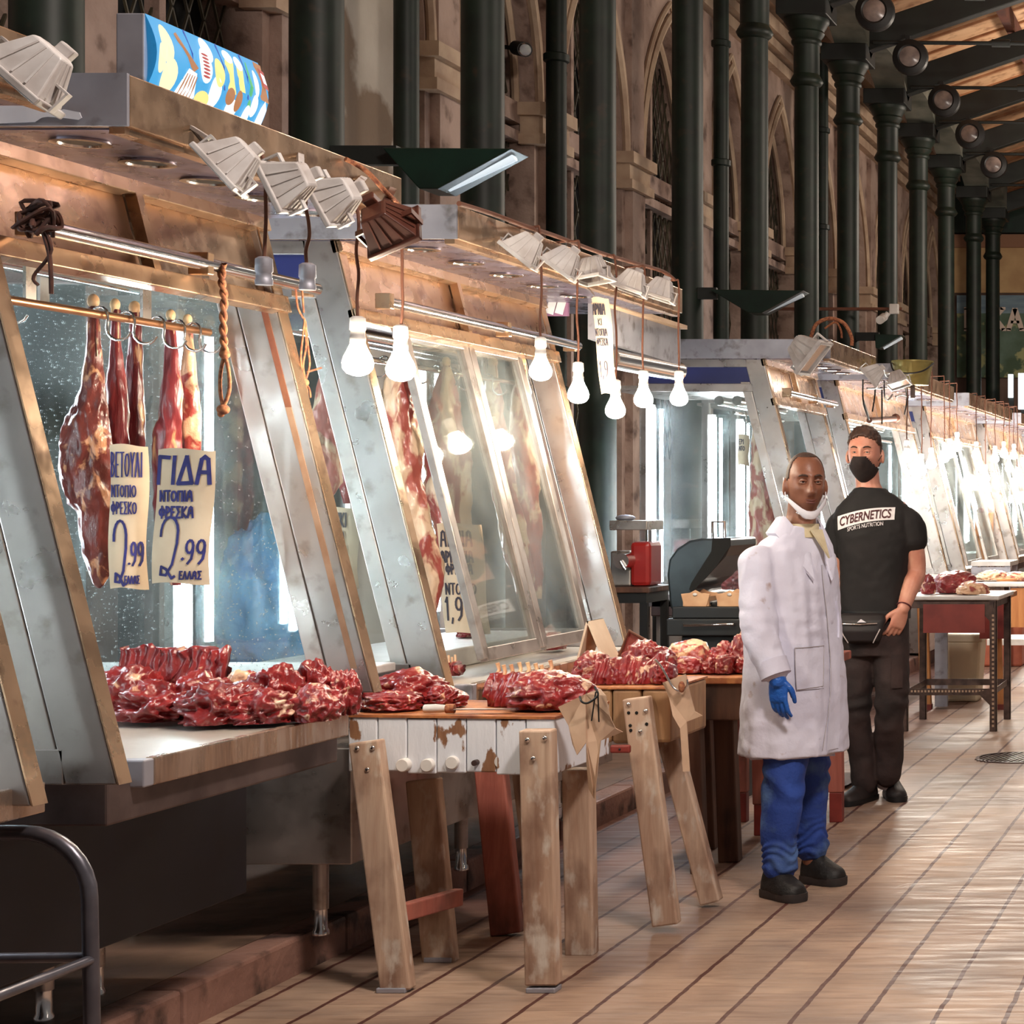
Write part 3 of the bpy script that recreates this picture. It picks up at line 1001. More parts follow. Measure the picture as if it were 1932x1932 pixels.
def counter(name, label, X0, X1, Y0, Y1, zt, apron=0.075, cab=None, legs=(), group='market counters'):
    t = thing(name, label, 'counter', (X1, Y0, 0.12), group=group)
    kw = dict(world=True)
    part('worktop', MB().box((X0, Y0, zt - 0.018), (X1, Y1, zt)), TOP, t, bevel=0.006, **kw)
    part('front_edge', MB().box((X1 - 0.012, Y0 + 0.03, zt - 0.06), (X1 + 0.012, Y1, zt + 0.006)), EDGE, t, bevel=0.004, **kw)
    part('end_edge', MB().box((X1 - 0.05, Y0 - 0.012, zt - 0.06), (X1 + 0.012, Y0 + 0.03, zt + 0.004)), GALV, t, bevel=0.004, **kw)
    if apron:
        part('apron', MB().box((X0, Y0 - 0.1, zt - 0.06 - apron), (X1 - 0.02, Y1, zt - 0.034)), SILL, t, bevel=0.006, **kw)
    if cab:
        cx0, cx1, cy0, cy1, cz, m = cab
        part('cabinet', MB().box((cx0, cy0, cz), (cx1, cy1, zt - 0.06 - apron)), m, t, bevel=0.004, **kw)
    for lx, ly in legs:
        z = cab[4] if cab else zt - 0.1
        l = part('leg', MB().lathe([(0.024, z), (0.024, 0.2)], 14, c=(lx, ly, 0)), STEEL, t, 50, **kw)
        part('foot', MB().lathe([(0.020, 0.2), (0.020, 0.14), (0.026, 0.13), (0.026, 0.118)], 14, c=(lx, ly, 0)), CHROME, l, 50, **kw)
    return t


st0, X0f = stall(0, -2.55, 2.4, 4.02, 'cut off by the left edge, nearest of the row', panes=())
st1, X1f = stall(1, -2.55, 4.27, 5.60, 'with the hanging legs and two large price cards')
st2, X2f = stall(2, -2.78, 6.55, 8.45, 'behind the two butcher blocks, with sliding sashes', Yc1=9.08, Xf=-2.73, sof=2.405, panes=((6.98, 7.50), (7.56, 8.05)))
st3, X3f = stall(3, -2.62, 11.6, 12.95, 'behind the man in the white coat', sof=2.38, Xf=-2.58, lit=True)
st4, X4f = stall(4, -2.62, 13.6, 16.3, 'behind the man in black', sof=2.38, Xf=-2.58, detail=False)
FARW = ['third from the far end of the row', 'second from the far end of the row', 'last at the far end of the row']
for i, (a, b) in enumerate(((17.2, 20.2), (21.0, 24.2), (25.0, 29.0))):
    stall(5 + i, -2.62, a, b, FARW[i], sof=2.38, Xf=-2.58, detail=False, panes=((a + 0.4, a + 1.3), (a + 1.7, a + 2.5)))
    counter('counter', 'steel counter under the stall ' + FARW[i], -3.6, -2.64, a + 0.06, b - 0.06, 0.9, cab=(-3.6, -3.0, a + 0.1, b - 0.1, 0.14, STEEL))

counter('counter', 'short counter end cut off by the left edge, above the steel trolley', -3.6, -2.6, 2.4, 4.08, 0.90, apron=0, cab=(-3.9, -2.95, 2.4, 3.9, 0.37, NAVY), legs=((-3.2, 3.75),))
counter('counter', 'wide steel counter with dark blue cabinet under the hanging legs', -3.9, -2.593, 4.44, 5.43, 0.90, cab=(-3.9, -2.93, 4.34, 5.54, 0.37, NAVY), legs=((-3.2, 4.55), (-3.24, 5.10), (-3.26, 5.36), (-3.7, 4.6), (-3.7, 5.36)))
counter('counter', 'steel counter behind the butcher blocks with grey cabinet', -3.68, -2.72, 6.60, 8.395, 0.87, cab=(-3.68, -2.83, 5.97, 8.39, 0.37, STEEL), legs=((-3.0, 6.12), (-3.0, 7.2), (-3.0, 8.3), (-3.6, 6.1)))
counter('counter', 'pale counter with meat behind the open black barbecue', -3.68, -2.7, 11.7, 12.89, 0.95, cab=(-3.68, -3.0, 11.7, 12.88, 0.14, STEEL))
counter('counter', 'steel counter of the stall behind the man in black', -3.6, -2.55, 13.66, 16.24, 0.9, cab=(-3.6, -3.0, 13.7, 16.2, 0.14, STEEL))
# a white inner bench showing through the glass of the front stall
t = thing('inner_bench', 'white inner bench seen through the dusty end glass', 'bench', (-3.5, 5.95, 0.12))
part('bench_top', MB().box((-3.98, 5.72, 0.93), (-2.93, 6.5, 0.96)), WHITE_PAINT, t, world=True, bevel=0.005)
part('bench_base', MB().box((-3.95, 5.75, 0.88), (-3.2, 5.95, 0.93)), STEEL, t, world=True)
for x, y, z in ((-3.9, 5.8, 0.118), (-3.6, 6.4, 0.736), (-3.1, 6.4, 0.736)):
    part('leg', MB().box((x - 0.02, y - 0.02, z), (x + 0.02, y + 0.02, 0.93)), STEEL, t, world=True)
t = thing('lit_worktop_slab', 'white slab along the back of the second counter, standing for its tube-lit worktop', 'cutting board', (-3.3, 7.5, 0.871))  # added slab, its white paints in the tube light on the worktop
part('slab', MB().box((-3.50, 6.66, 0.871), (-3.06, 8.34, 0.945)), WHITE_PAINT, t, world=True, bevel=0.006)
# shop fronts behind the stalls
sf = [(-4.12, 5.3, 9.0), (-4.12, 9.6, 11.3), (-4.12, 13.6, 30)]
t = thing('shop_front', 'grey steel shop door with card-payment sticker behind the front stall', 'shop front', (-4.75, 9.75, 0.117), kind='thing')
part('panel', MB().box((-4.95, 9.62, 0.12), (-4.7, 9.9, 2.35)), STEEL, t, world=True)
a, b = at(520, 640, 9.3), at(448, 1010, 9.3)
part('door_leaf', MB().box((b.x, 9.3, 0.12), (a.x + 0.2, 9.35, 2.3)), mat('grey_door', (176, 176, 172), (140, 140, 138), scale=3, rough=0.5, stretch=(2, 1, 0.3)), t, world=True)
a, b = at(480, 806, 9.28), at(560, 836, 9.28)
part('card_sticker', MB().box((a.x, 9.285, b.z), (b.x, 9.30, a.z)), WHITE_PAINT, t, world=True)
part('sticker_mark', MB().box((a.x + 0.10, 9.28, b.z + 0.02), (a.x + 0.14, 9.285, a.z - 0.01)), RED_PAINT, t, world=True)
a, b = at(398, 650, 9.6), at(432, 1060, 9.6)
part('tiled_jamb', MB().box((a.x, 9.6, 0.12), (b.x + 0.05, 9.7, 2.3)), mat('pale_tiles', (170, 184, 176), (150, 166, 160), scale=2, rough=0.4), t, world=True)

# ---------------------------------------------------------------- floodlights and hanging bulbs
def flood(label, loc, d, up, sc, m, arm=None, shell=False, group='floodlights on the canopies'):
    d = V(d).normalized()
    up = V(up)
    up = (up - d * up.dot(d)).normalized()
    M3 = Matrix((up.cross(d), up, d)).transposed() * sc
    t = thing('floodlight', label, 'floodlight', loc, group=group)
    X = lambda mb: (setattr(mb, 'v', [M3 @ p for p in mb.v]), mb)[1]
    r = lambda w, h, z: [V((-w, -h, z)), V((w, -h, z)), V((w, h, z)), V((-w, h, z))]
    hs = MB().loft([r(0.035, 0.028, -0.075), r(0.045, 0.036, -0.07), r(0.085, 0.066, 0.03), r(0.088, 0.069, 0.04)])
    part('housing', X(hs), m, t, bevel=0.003)
    rb = MB()
    for x in (-0.5, 0, 0.5):
        for s in (-1, 1):
            rb.bar((x * 0.045, s * 0.037, -0.066), (x * 0.085, s * 0.068, 0.03), 0.005, 0.006)
            rb.bar((s * 0.046, x * 0.036, -0.066), (s * 0.086, x * 0.066, 0.03), 0.005, 0.006, (0, 1, 0))
    part('cooling_rib', X(rb), m, t)
    fr = MB()
    for s in (-1, 1):
        fr.box((-0.098, s * 0.072 - 0.008, 0.036), (0.098, s * 0.072 + 0.008, 0.056)).box((s * 0.09 - 0.008, -0.078, 0.036), (s * 0.09 + 0.008, 0.078, 0.056))
    part('front_frame', X(fr), m, t, bevel=0.003)
    part('front_glass', X(MB().box((-0.084, -0.066, 0.042), (0.084, 0.066, 0.046))), CHROME, t)
    part('junction_box', X(MB().box((-0.022, 0.03, -0.10), (0.022, 0.062, -0.035))), m, t, bevel=0.004)
    br = MB().box((-0.106, -0.012, -0.01), (-0.1, 0.012, 0.05)).box((0.1, -0.012, -0.01), (0.106, 0.012, 0.05)).box((-0.106, -0.012, -0.014), (-0.03, 0.012, -0.008)).box((0.03, -0.012, -0.014), (0.106, 0.012, -0.008))
    part('bracket', X(br), m, t)
    if arm is not None:
        a = V(arm) - V(loc)
        st = M3 @ V((0, 0.03, -0.03))
        part('arm', MB().bar(st, a, 0.024 * sc, 0.008, (0, 1, 0)), m, t)
        part('cable', MB().tube(spline([M3 @ V((0, 0.05, -0.09)), (st + a) / 2 + V((0.02, -0.03, -0.03)), a], 5), 0.004, 6), BLACK, t, 60)
    return t


FL = [
    (62, 132, -2.40, (-0.62, -0.15, -0.70), 0.78, 'big pale floodlight at the top left edge, on the nearest canopy', LAMP_GREY, (-2.515, 3.86, 2.40)),
    (436, 306, -2.36, (-0.72, -0.2, -0.66), 0.70, 'first grey floodlight on the front canopy, pushed sideways on a long white arm', LAMP_GREY, (-2.515, 4.50, 2.39)),
    (546, 344, -2.38, (-0.95, 0.05, -0.40), 0.70, 'second floodlight on the front canopy, seen side on with a lit lower edge', LAMP_GREY, (-2.515, 5.02, 2.42)),
    (634, 372, -2.38, (-0.93, 0.1, -0.45), 0.70, 'third grey floodlight on the front canopy, next to the brown one', LAMP_GREY, (-2.515, 5.38, 2.42)),
    (728, 424, -2.36, (0.25, 0.80, -0.50), 0.80, 'dark brown faceted floodlight at the far corner of the front canopy', LAMP_BROWN, (-2.515, 5.56, 2.42)),
    (990, 470, -2.60, (-0.62, -0.1, -0.78), 0.74, 'white floodlight nearest the front corner of the second canopy', LAMP_GREY, (-2.73, 6.9, 2.46)),
    (1062, 494, -2.60, (-0.58, -0.1, -0.8), 0.74, 'white floodlight just behind the first one of the second canopy', LAMP_GREY, (-2.73, 7.3, 2.46)),
    (1118, 512, -2.62, (0.08, -0.15, -1), 0.74, 'tan floodlight above the narrow hanging card, lit from below', LAMP_GREY, (-2.73, 7.65, 2.46)),
    (1192, 534, -2.60, (-0.34, -0.1, -0.95), 0.72, 'last but one floodlight of the second canopy', LAMP_GREY, (-2.73, 8.2, 2.46)),
    (1246, 548, -2.60, (-0.30, -0.1, -0.95), 0.72, 'last floodlight at the far end of the second canopy', LAMP_GREY, (-2.73, 8.7, 2.46)),
    (1522, 664, -2.66, (0.75, -0.1, -0.62), 1.25, 'square grey floodlight on the third canopy corner, above the man in the white coat', LAMP_GREY, (-2.7, 11.72, 2.5)),
    (1648, 706, -2.50, (-0.75, -0.1, -0.62), 0.85, 'left one of two grey floodlights left of the olive bucket', LAMP_GREY, (-2.58, 13.5, 2.42)),
    (1694, 716, -2.45, (0.25, -0.3, -0.85), 0.8, 'right one of two grey floodlights left of the olive bucket', LAMP_GREY, (-2.58, 13.9, 2.42)),
]
for u, v, x, d, sc, lb, m, arm in FL:
    p = on(u, v, x)
    flood(lb, p, d, (0, 1, 0.15) if abs(d[0]) > 0.2 else (0.3, 1, 0.2), sc, m, arm)
    if u == 1522:
        pass


def pendant(label, u, vb, x, vtop, lit=True, far=False, group='hanging bulbs', size=1.12, xe=None):
    """bulb hanging at (u, vb) beside the canopy; its cord starts at height vtop"""
    p = on(u, vb, x)
    y = p.y
    top = at(u, vtop, y).z
    t = thing('hanging_bulb', label, 'light bulb', (p.x, y, p.z), group=group)
    h = top - p.z
    r = rnd.Random(int(u * 7)) if False else random.Random(int(u * 7))
    w = [V((0.006 * r.uniform(-1, 1), 0, 0.105 + (h - 0.105) * k / 5)) for k in range(6)]
    w[0] = V((0, 0, 0.10))
    part('cord', MB().tube(spline(w + [V((-0.02, 0, h + 0.006)), V(((xe if xe is not None else -2.53) - 0.02 - p.x, 0.0, h + 0.0))], 4), 0.0045, 7), CORD, t, 60)
    sc = part('socket', MB().lathe([(0.012, 0.115), (0.02, 0.11), (0.021, 0.078), (0.018, 0.075), (0.019, 0.06), (0.021, 0.056), (0.020, 0.045)], 16), WHITE_PAINT if lit else GALV, t, 50)
    if lit:
        prof = [(0.016 * size, 0.052), (0.017 * size, 0.04), (0.024 * size, 0.022), (0.032 * size, 0.004), (0.036 * size, -0.012), (0.034 * size, -0.028), (0.025 * size, -0.041), (0.012 * size, -0.047), (0.001, -0.049)]
        part('bulb', MB().lathe(prof, 18), BULB_FAR if far else BULB_ON, t, 80)
    return t


pendant('empty grey lamp socket on a cord over the near corner of the far end post', 498, 572, -2.46, 290, lit=False)
pendant('empty lamp socket tied up with string between the two stalls', 580, 580, -2.46, 360, lit=False)
pendant('lit bulb hanging before the grey end post of the second stall', 675, 676, -2.46, 386)
pendant('lit bulb hanging right under the brown floodlight', 756, 688, -2.47, 402)
pendant('lit bulb hanging in front of the last sloping post of the second stall', 1020, 694, -2.66, V0 - (2.523 - EYE) * F / on(1020, 700, -2.66).y, xe=-2.75)
pendant('lit bulb hanging left of the narrow card strip', 1091, 738, -2.66, V0 - (2.523 - EYE) * F / on(1091, 700, -2.66).y, xe=-2.75)
pendant('lit bulb hanging lowest, just right of the narrow card strip', 1161, 768, -2.66, V0 - (2.523 - EYE) * F / on(1161, 700, -2.66).y, xe=-2.75)
pendant('lit bulb with a long white socket, second from the right end of the second canopy', 1214, 748, -2.66, V0 - (2.523 - EYE) * F / on(1214, 700, -2.66).y, xe=-2.75)
pendant('lit bulb at the far end of the second canopy, above the barbecue', 1281, 746, -2.66, V0 - (2.523 - EYE) * F / on(1281, 700, -2.66).y, xe=-2.75)

rr = random.Random(3)
n = 0
for i in range(34):
    y = 13.7 + i * 0.45 + rr.uniform(-0.12, 0.12)
    if any(a < y < b for a, b in ((16.2, 17.3), (20.1, 21.1), (24.1, 25.1))):
        continue
    s = F / y
    x = -2.50 + rr.uniform(-0.05, 0.05)
    z = 1.86 + rr.uniform(-0.12, 0.16)
    u, v = U0 + x * s, V0 - (z - EYE) * s
    pendant('lit bulb in the dazzling row of bulbs along the far stalls', u, v, x, V0 - (2.495 - EYE) * s, xe=-2.60, far=True, group='bulbs along the far stalls', size=1.1)
# the same kind of bulbs hang along the opposite row of stalls, beyond the right edge of the picture
for i in range(12):
    y = 3.2 + i * 1.5
    t = thing('hanging_bulb', 'lit bulb over the stalls across the aisle, beyond the right edge', 'light bulb', (2.5, y, 1.95), group='bulbs across the aisle')
    part('cord', MB().tube([(0, 0, 0.1), (0, 0, 0.75)], 0.004, 6), CORD, t)
    part('socket', MB().lathe([(0.012, 0.115), (0.02, 0.11), (0.021, 0.06), (0.02, 0.045)], 12), WHITE_PAINT, t)
    part('bulb', MB().lathe([(0.016, 0.052), (0.024, 0.022), (0.036, -0.012), (0.025, -0.041), (0.001, -0.049)], 14), BULB_OPP, t, 80)

# cable along the edge of the second canopy
pts = [on(u, v, x) for u, v, x in ((866, 384, -2.70), (930, 404, -2.70), (984, 424, -2.68), (1050, 446, -2.70), (1130, 476, -2.70), (1200, 497, -2.70), (1250, 512, -2.70), (1272, 528, -2.68))]
t = thing('cable', 'brown cable running along the top edge of the second canopy', 'cable', pts[0])
part('lead', MB().tube(spline(pts, 6), 0.009, 8), CORD, t, 60, world=True)
pts = [on(u, v, x) for u, v, x in ((652, 300, -2.50), (690, 322, -2.47), (726, 360, -2.44), (752, 388, -2.46), (757, 412, -2.47))]
t = thing('cable', 'pale rope-like cable looped over the corner of the front canopy above the brown floodlight', 'cable', pts[0])
part('lead', MB().tube(spline(pts, 6), 0.007, 8), ROPE, t, 60, world=True)

# ---------------------------------------------------------------- lit menu sign on the front canopy
t = thing('light_box_sign', 'lit blue picture menu sign with drinks and food, on the front canopy', 'sign', (-2.60, 4.43, 2.46))
H, LN = 0.178, 0.50


def lb(a, b, e=0.0):
    """a along the sign, b up it: bulging front"""
    return V((0.028 * math.sin(math.pi * b) + e + 0.02, LN * a, H * b))


part('case', MB().box((-0.045, -0.004, 0), (0.02, LN + 0.004, H)), GALV, t, bevel=0.003)


def sign_glow(nm, c, s):
    return glow('menu_' + nm, tuple(lin(c)[:3]), s * 0.66, 0.04)


part('lit_front', MB().grid(lambda a, b: lb(a, b), 20, 10), sign_glow('blue', (44, 140, 190), 1.5), t, 80, fix=False)


def blob(cx, cz, rx, rz, ex=2.0):
    return [(cx + rx * math.copysign(abs(math.cos(R(18 * k))) ** (2 / ex), math.cos(R(18 * k))), cz + rz * math.copysign(abs(math.sin(R(18 * k))) ** (2 / ex), math.sin(R(18 * k)))) for k in range(20)]


def picture(nm, m, shapes, e):
    for s in shapes:
        pts = [lb(min(max(a, 0), 1), min(max(b, 0), 1), e + 0.001) for a, b in s]
        c = lb(sum(min(max(q[0], 0), 1) for q in s) / len(s), sum(min(max(q[1], 0), 1) for q in s) / len(s), e + 0.002)
        part(nm, MB().add([c] + pts, [(0, i + 1, (i + 1) % len(pts) + 1) for i in range(len(pts))]), m, t, fix=False)


CRM, WHT, YEL, RDD, GRN, BRN, DBL = (sign_glow(*q) for q in (('cream', (240, 226, 180), 1.3), ('white', (248, 250, 250), 1.3), ('beer', (226, 200, 120), 1.5), ('red', (170, 60, 60), 1.2), ('green', (70, 170, 110), 1.2), ('brown', (166, 110, 70), 1.2), ('deep_blue', (24, 70, 160), 1.2)))
picture('divider', DBL, [[(x, 0.35), (x + 0.012, 0.35), (x + 0.012, 1), (x, 1)] for x in (0.30, 0.58, 0.80)], 0.001)
picture('pita_picture', CRM, [blob(0.09, 0.66, 0.05, 0.26), blob(0.12, 0.26, 0.06, 0.24), blob(0.04, 0.45, 0.03, 0.2)], 0.0015)
picture('roll_picture', BRN, [[(0.18, 0.86), (0.21, 0.9), (0.34, 0.50), (0.30, 0.42)]], 0.002)
picture('fries_picture', WHT, [[(0.20, 0.10), (0.26, 0.45), (0.33, 0.42), (0.36, 0.12), (0.33, 0.0), (0.22, 0.02)]], 0.002)
picture('fries_stripe', BRN, [[(0.22 + 0.025 * k, 0.08), (0.227 + 0.025 * k, 0.08), (0.257 + 0.02 * k, 0.38), (0.25 + 0.02 * k, 0.38)] for k in range(5)], 0.0025)
picture('plate_picture', WHT, [blob(0.41, 0.58, 0.055, 0.24), blob(0.45, 0.82, 0.05, 0.17), blob(0.51, 0.28, 0.05, 0.22)], 0.002)
picture('sausage_picture', RDD, [blob(0.41, 0.58 + 0.05 * k, 0.03, 0.018) for k in range(-3, 4)], 0.003)
picture('chip_picture', YEL, [blob(0.53, 0.56, 0.045, 0.2), blob(0.42, 0.12, 0.06, 0.12)], 0.0025)
picture('beer_picture', YEL, [[(0.62, 0.35), (0.69, 0.35), (0.69, 0.80), (0.61, 0.80)], [(0.72, 0.42), (0.77, 0.42), (0.77, 0.76), (0.71, 0.76)]], 0.002)
picture('froth_picture', WHT, [blob(0.65, 0.86, 0.045, 0.09), blob(0.74, 0.82, 0.036, 0.10), blob(0.68, 0.14, 0.05, 0.14), blob(0.82, 0.12, 0.03, 0.16)], 0.0025)
picture('skewer_picture', BRN, [blob(0.64, 0.3, 0.04, 0.12), blob(0.72, 0.28, 0.03, 0.15)], 0.003)
picture('bottle_picture', GRN, [[(0.815, 0.2), (0.845, 0.2), (0.845, 0.55), (0.838, 0.9), (0.826, 0.9), (0.815, 0.55)]], 0.002)
picture('glass_picture', WHT, [blob(0.88, 0.62, 0.022, 0.2), blob(0.87, 0.3, 0.03, 0.16)], 0.002)
picture('dish_picture', BRN, [[(0.92, 0.42), (1.0, 0.40), (1.0, 0.96), (0.93, 0.98)]], 0.002)
picture('red_dish_picture', RDD, [[(0.945, 0.62), (0.995, 0.58), (0.995, 0.86), (0.95, 0.9)]], 0.0027)
picture('shaker_picture', WHT, [[(0.92, 0.0), (0.99, 0.0), (0.985, 0.3), (0.96, 0.42), (0.93, 0.3)], [(0.955, 0.68), (0.985, 0.66), (0.985, 0.8), (0.955, 0.83)]], 0.003)

# ---------------------------------------------------------------- ropes on the front stall
pts = [on(u, v, -2.79) for u, v in ((420, 498), (418, 528), (423, 560), (421, 600), (422, 640), (424, 668))]
t = thing('knotted_rope', 'twisted brown rope loop with end knot hanging from the chrome roller tube', 'rope', pts[0])
a = MB()
for ph in (0, math.pi):
    sp = spline(pts, 10)
    a.tube([p + V((0.005 * math.cos(i * 0.55 + ph), 0.005 * math.sin(i * 0.55 + ph), 0)) for i, p in enumerate(sp)], 0.006, 7)
part('strand', a, ROPE, t, 60, world=True)
a = MB()
for sx in (-1, 1):
    lo = [pts[-1], pts[-1] + V((sx * 0.011, 0, -0.05)), pts[-1] + V((sx * 0.012, 0, -0.10)), pts[-1] + V((-0.004, 0, -0.145))]
    a.tube(spline(lo, 5), 0.005, 7)
part('loop', a, ROPE, t, 60, world=True)
part('knot', MB().ball(pts[-1] + V((-0.004, 0, -0.15)), (0.017, 0.015, 0.014)).ball(pts[-1] + V((-0.01, 0, -0.162)), 0.009).ball(pts[-1], 0.014), ROPE, t, 60, world=True)
t = thing('tied_rope', 'dark bunch of knotted rope tied round the roller tube end at the left', 'rope', on(72, 410, -2.74))
a = MB()
c = on(72, 412, -2.74)
r2 = random.Random(5)
for k in range(9):
    q = [c + V((r2.uniform(-0.04, 0.04), r2.uniform(-0.03, 0.03), r2.uniform(-0.04, 0.04))) for _ in range(4)]
    a.tube(spline(q + [q[0]], 5), 0.005, 6)
a.tube(spline([c, c + V((0.025, 0, -0.08)), c + V((0.03, 0, -0.17))], 5), 0.005, 6)
a.tube(spline([c, c + V((0.03, 0, -0.07)), c + V((-0.01, 0, -0.13)), c + V((0.0, 0, -0.15))], 5), 0.004, 6)
part('strand', a, mat('dark_rope', (88, 52, 40), (56, 34, 30), scale=40, rough=0.9), t, 60, world=True)
t = thing('tied_string', 'cream string tied in long loops with a frayed end, between the two stalls', 'string', on(574, 548, -2.80))
a = MB()
g = lambda u, v: on(u, v, -2.80)
for path in (((558, 546), (562, 580), (572, 600)), ((570, 548), (573, 590)), ((574, 600), (578, 650), (572, 690), (578, 722)), ((576, 605), (582, 660), (584, 690), (576, 720)), ((574, 610), (568, 670), (570, 700), (574, 722)), ((576, 722), (584, 735), (586, 750)), ((576, 722), (580, 742), (579, 752)), ((580, 702), (606, 694))):
    a.tube(spline([g(*q) for q in path], 5), 0.003, 6)
a.ball(g(575, 722), 0.012)
part('strand', a, ROPE, t, 60, world=True)

# ---------------------------------------------------------------- tubular trolley at the lower left
TUBE = mat('grey_tube', (120, 118, 126), (92, 90, 98), scale=8, rough=0.32, metal=0.7)
t = thing('steel_trolley', 'bent tubular steel trolley frame standing at the lower left edge', 'trolley', (-2.5, 4.02, 0.0))
X2, Zt = -2.482, 0.800
for nm, y in (('tube_frame', 4.06), ('tube_frame', 3.5)):
    p = [V((-2.92, y, 0.0)), V((-2.92, y, Zt - 0.12))] + arc((-2.80, y, Zt - 0.12), 0.12, 180, 90, 6, (1, 0, 0), (0, 0, 1)) + arc((X2 - 0.14, y, Zt - 0.14), 0.14, 90, 0, 8, (1, 0, 0), (0, 0, 1)) + [V((X2 + 0.012, y, 0.0))]
    part(nm, MB().tube(p, 0.0165, 14), TUBE, t, 60, world=True)
    part('cross_bar', MB().tube([(-2.92, y, 0.53), (X2, y, 0.535)], 0.011, 12), TUBE, t, 60, world=True)
for x in (-2.92, X2 + 0.005):
    part('side_bar', MB().tube([(x, 4.06, 0.53), (x, 3.5, 0.53)], 0.011, 12), TUBE, t, 60, world=True)

# ---------------------------------------------------------------- butcher blocks and tables
def plank_leg(name, p0, p1, w, d, m, root, face=(1, 0, 0), foot=None):
    l = part(name, MB().bar(p0, p1, w, d, face), m, root, bevel=0.006, world=True)
    return l


def bolts(root, pts, m, r=0.008, parent=None):
    for p in pts:
        part('bolt', MB().ball(p, (r, r * 0.6, r), 10, 6), m, parent or root, 60, world=True)


t = thing('butcher_block', 'white painted chipped butcher block on four leaning plank legs, nearest of the two', 'butcher block', (-2.5, 6.1, 0), group='wooden butcher blocks')
BT = 0.842
A, B, C, D = V((-2.832, 5.95, 0)), V((-2.163, 5.89, 0)), V((-2.155, 6.36, 0)), V((-2.80, 6.40, 0))
b1 = MB()
nb = 7
for i in range(nb):
    f0, f1 = i / nb, (i + 1) / nb
    a0, a1 = A.lerp(B, f0), A.lerp(B, f1)
    c0, c1 = D.lerp(C, f0), D.lerp(C, f1)
    g = 0.0015
    dz = 0.004 * math.sin(i * 2.1)
    b1.prism([a0 + V((g, 0, 0.664 + dz)), a1 + V((-g, 0, 0.664 + dz)), c1 + V((-g, 0, 0.664)), c0 + V((g, 0, 0.664))], (0, 0, 0.17))
part('block', b1, WOOD_BLOCK, t, bevel=0.004, world=True)
part('top_board', MB().prism([A + V((-0.002, -0.004, BT - 0.008)), B + V((0.002, -0.004, BT - 0.008)), C + V((0, 0, BT - 0.008)), D + V((0, 0, BT - 0.008))], (0, 0, 0.008)), WOOD_TOP, t, world=True)
lf = plank_leg('leg', at(692, 1398, 5.89), at(752, 1868, 5.87), 0.094, 0.05, WOOD_LEG, t)
lr = plank_leg('leg', at(1015, 1376, 5.85), at(1026, 1856, 5.87), 0.100, 0.055, WOOD_LEG, t)
l3 = plank_leg('leg', at(800, 1470, 6.30), at(832, 1818, 6.26), 0.105, 0.05, WOOD_LEG, t)
l4 = plank_leg('leg', at(1092, 1450, 6.33), at(1098, 1800, 6.36), 0.095, 0.06, WOOD_LEG, t)
for l, u, v, y in ((lf, 745, 1868, 5.87), (lr, 1026, 1856, 5.87), (l3, 832, 1818, 6.26), (l4, 1098, 1803, 6.36)):
    p = at(u, v, y)
    part('foot_pad', MB().cbox((p.x, p.y, 0.008), (0.09, 0.06, 0.016)), GALV, l, bevel=0.003, world=True)
part('stretcher', MB().bar(at(758, 1722, 5.93), at(866, 1692, 6.22), 0.055, 0.035, (0, 0, 1)), WOOD_RED, t, bevel=0.005, world=True)
bolts(t, [at(674, 1412, 5.862), at(703, 1411, 5.862), at(693, 1452, 5.862)], CHROME, parent=lf)
bolts(t, [at(995, 1396, 5.82), at(1028, 1393, 5.82), at(1006, 1431, 5.82)], CHROME, parent=lr)
for u, v in ((763, 1443), (809, 1443), (856, 1438), (948, 1436)):
    p = at(u, v, 5.925)
    part('plug', MB().lathe([(0.021, -0.02), (0.021, 0.014), (0.018, 0.018), (0.001, 0.018)], 20, c=(p.x, p.y, p.z), m=Matrix.Rotation(R(90), 3, 'X')), WHITE_PAINT, t, 50, world=True, label='round white plug')
p = at(903, 1437, 5.925)
part('tie_bolt', MB().lathe([(0.02, -0.02), (0.02, 0.010), (0.009, 0.012), (0.009, 0.035), (0.001, 0.036)], 16, c=(p.x, p.y, p.z), m=Matrix.Rotation(R(90), 3, 'X')), mat('rusty_iron', (70, 44, 38), (48, 34, 34), scale=30, rough=0.6), t, 50, world=True, label='rusty tie bolt')

t = thing('butcher_block', 'bare timber butcher block on splayed legs, behind the white painted one', 'butcher block', (-2.4, 6.9, 0), group='wooden butcher blocks')
b2 = MB()
for i in range(6):
    x0, x1 = -2.69 + 0.105 * i, -2.69 + 0.105 * (i + 1)
    b2.box((x0 + 0.0015, 6.72, 0.655 + 0.003 * math.sin(i * 3)), (x1 - 0.0015, 7.16, 0.846))
part('block', b2, WOOD_BLOCK2, t, bevel=0.012, world=True)
part('top_board', MB().box((-2.69, 6.715, 0.846), (-2.06, 7.165, 0.853)), WOOD_TOP, t, world=True)
l1 = plank_leg('leg', at(926, 1440, 6.70), at(958, 1762, 6.63), 0.105, 0.05, WOOD_RED, t)
l2 = plank_leg('leg', at(1202, 1316, 6.68), at(1258, 1744, 6.69), 0.092, 0.05, WOOD_LEG, t)
l3 = plank_leg('leg', at(1262, 1392, 7.10), at(1343, 1702, 7.10), 0.075, 0.06, WOOD_LEG, t)
l4 = plank_leg('leg', at(985, 1420, 7.06), at(1012, 1640, 7.10), 0.075, 0.06, WOOD_LEG, t)
bolts(t, [at(1186, 1329, 6.65), at(1218, 1341, 6.65), at(1208, 1380, 6.65)], CHROME, parent=l2)
for u, v in ((1186, 1345), (1201, 1345), (1189, 1369), (1220, 1366), (1190, 1378)):
    p = at(u, v, 6.654)
    part('bolt_hole', MB().ball(p, (0.006, 0.003, 0.006), 8, 5), VOID, l2, 60, world=True)

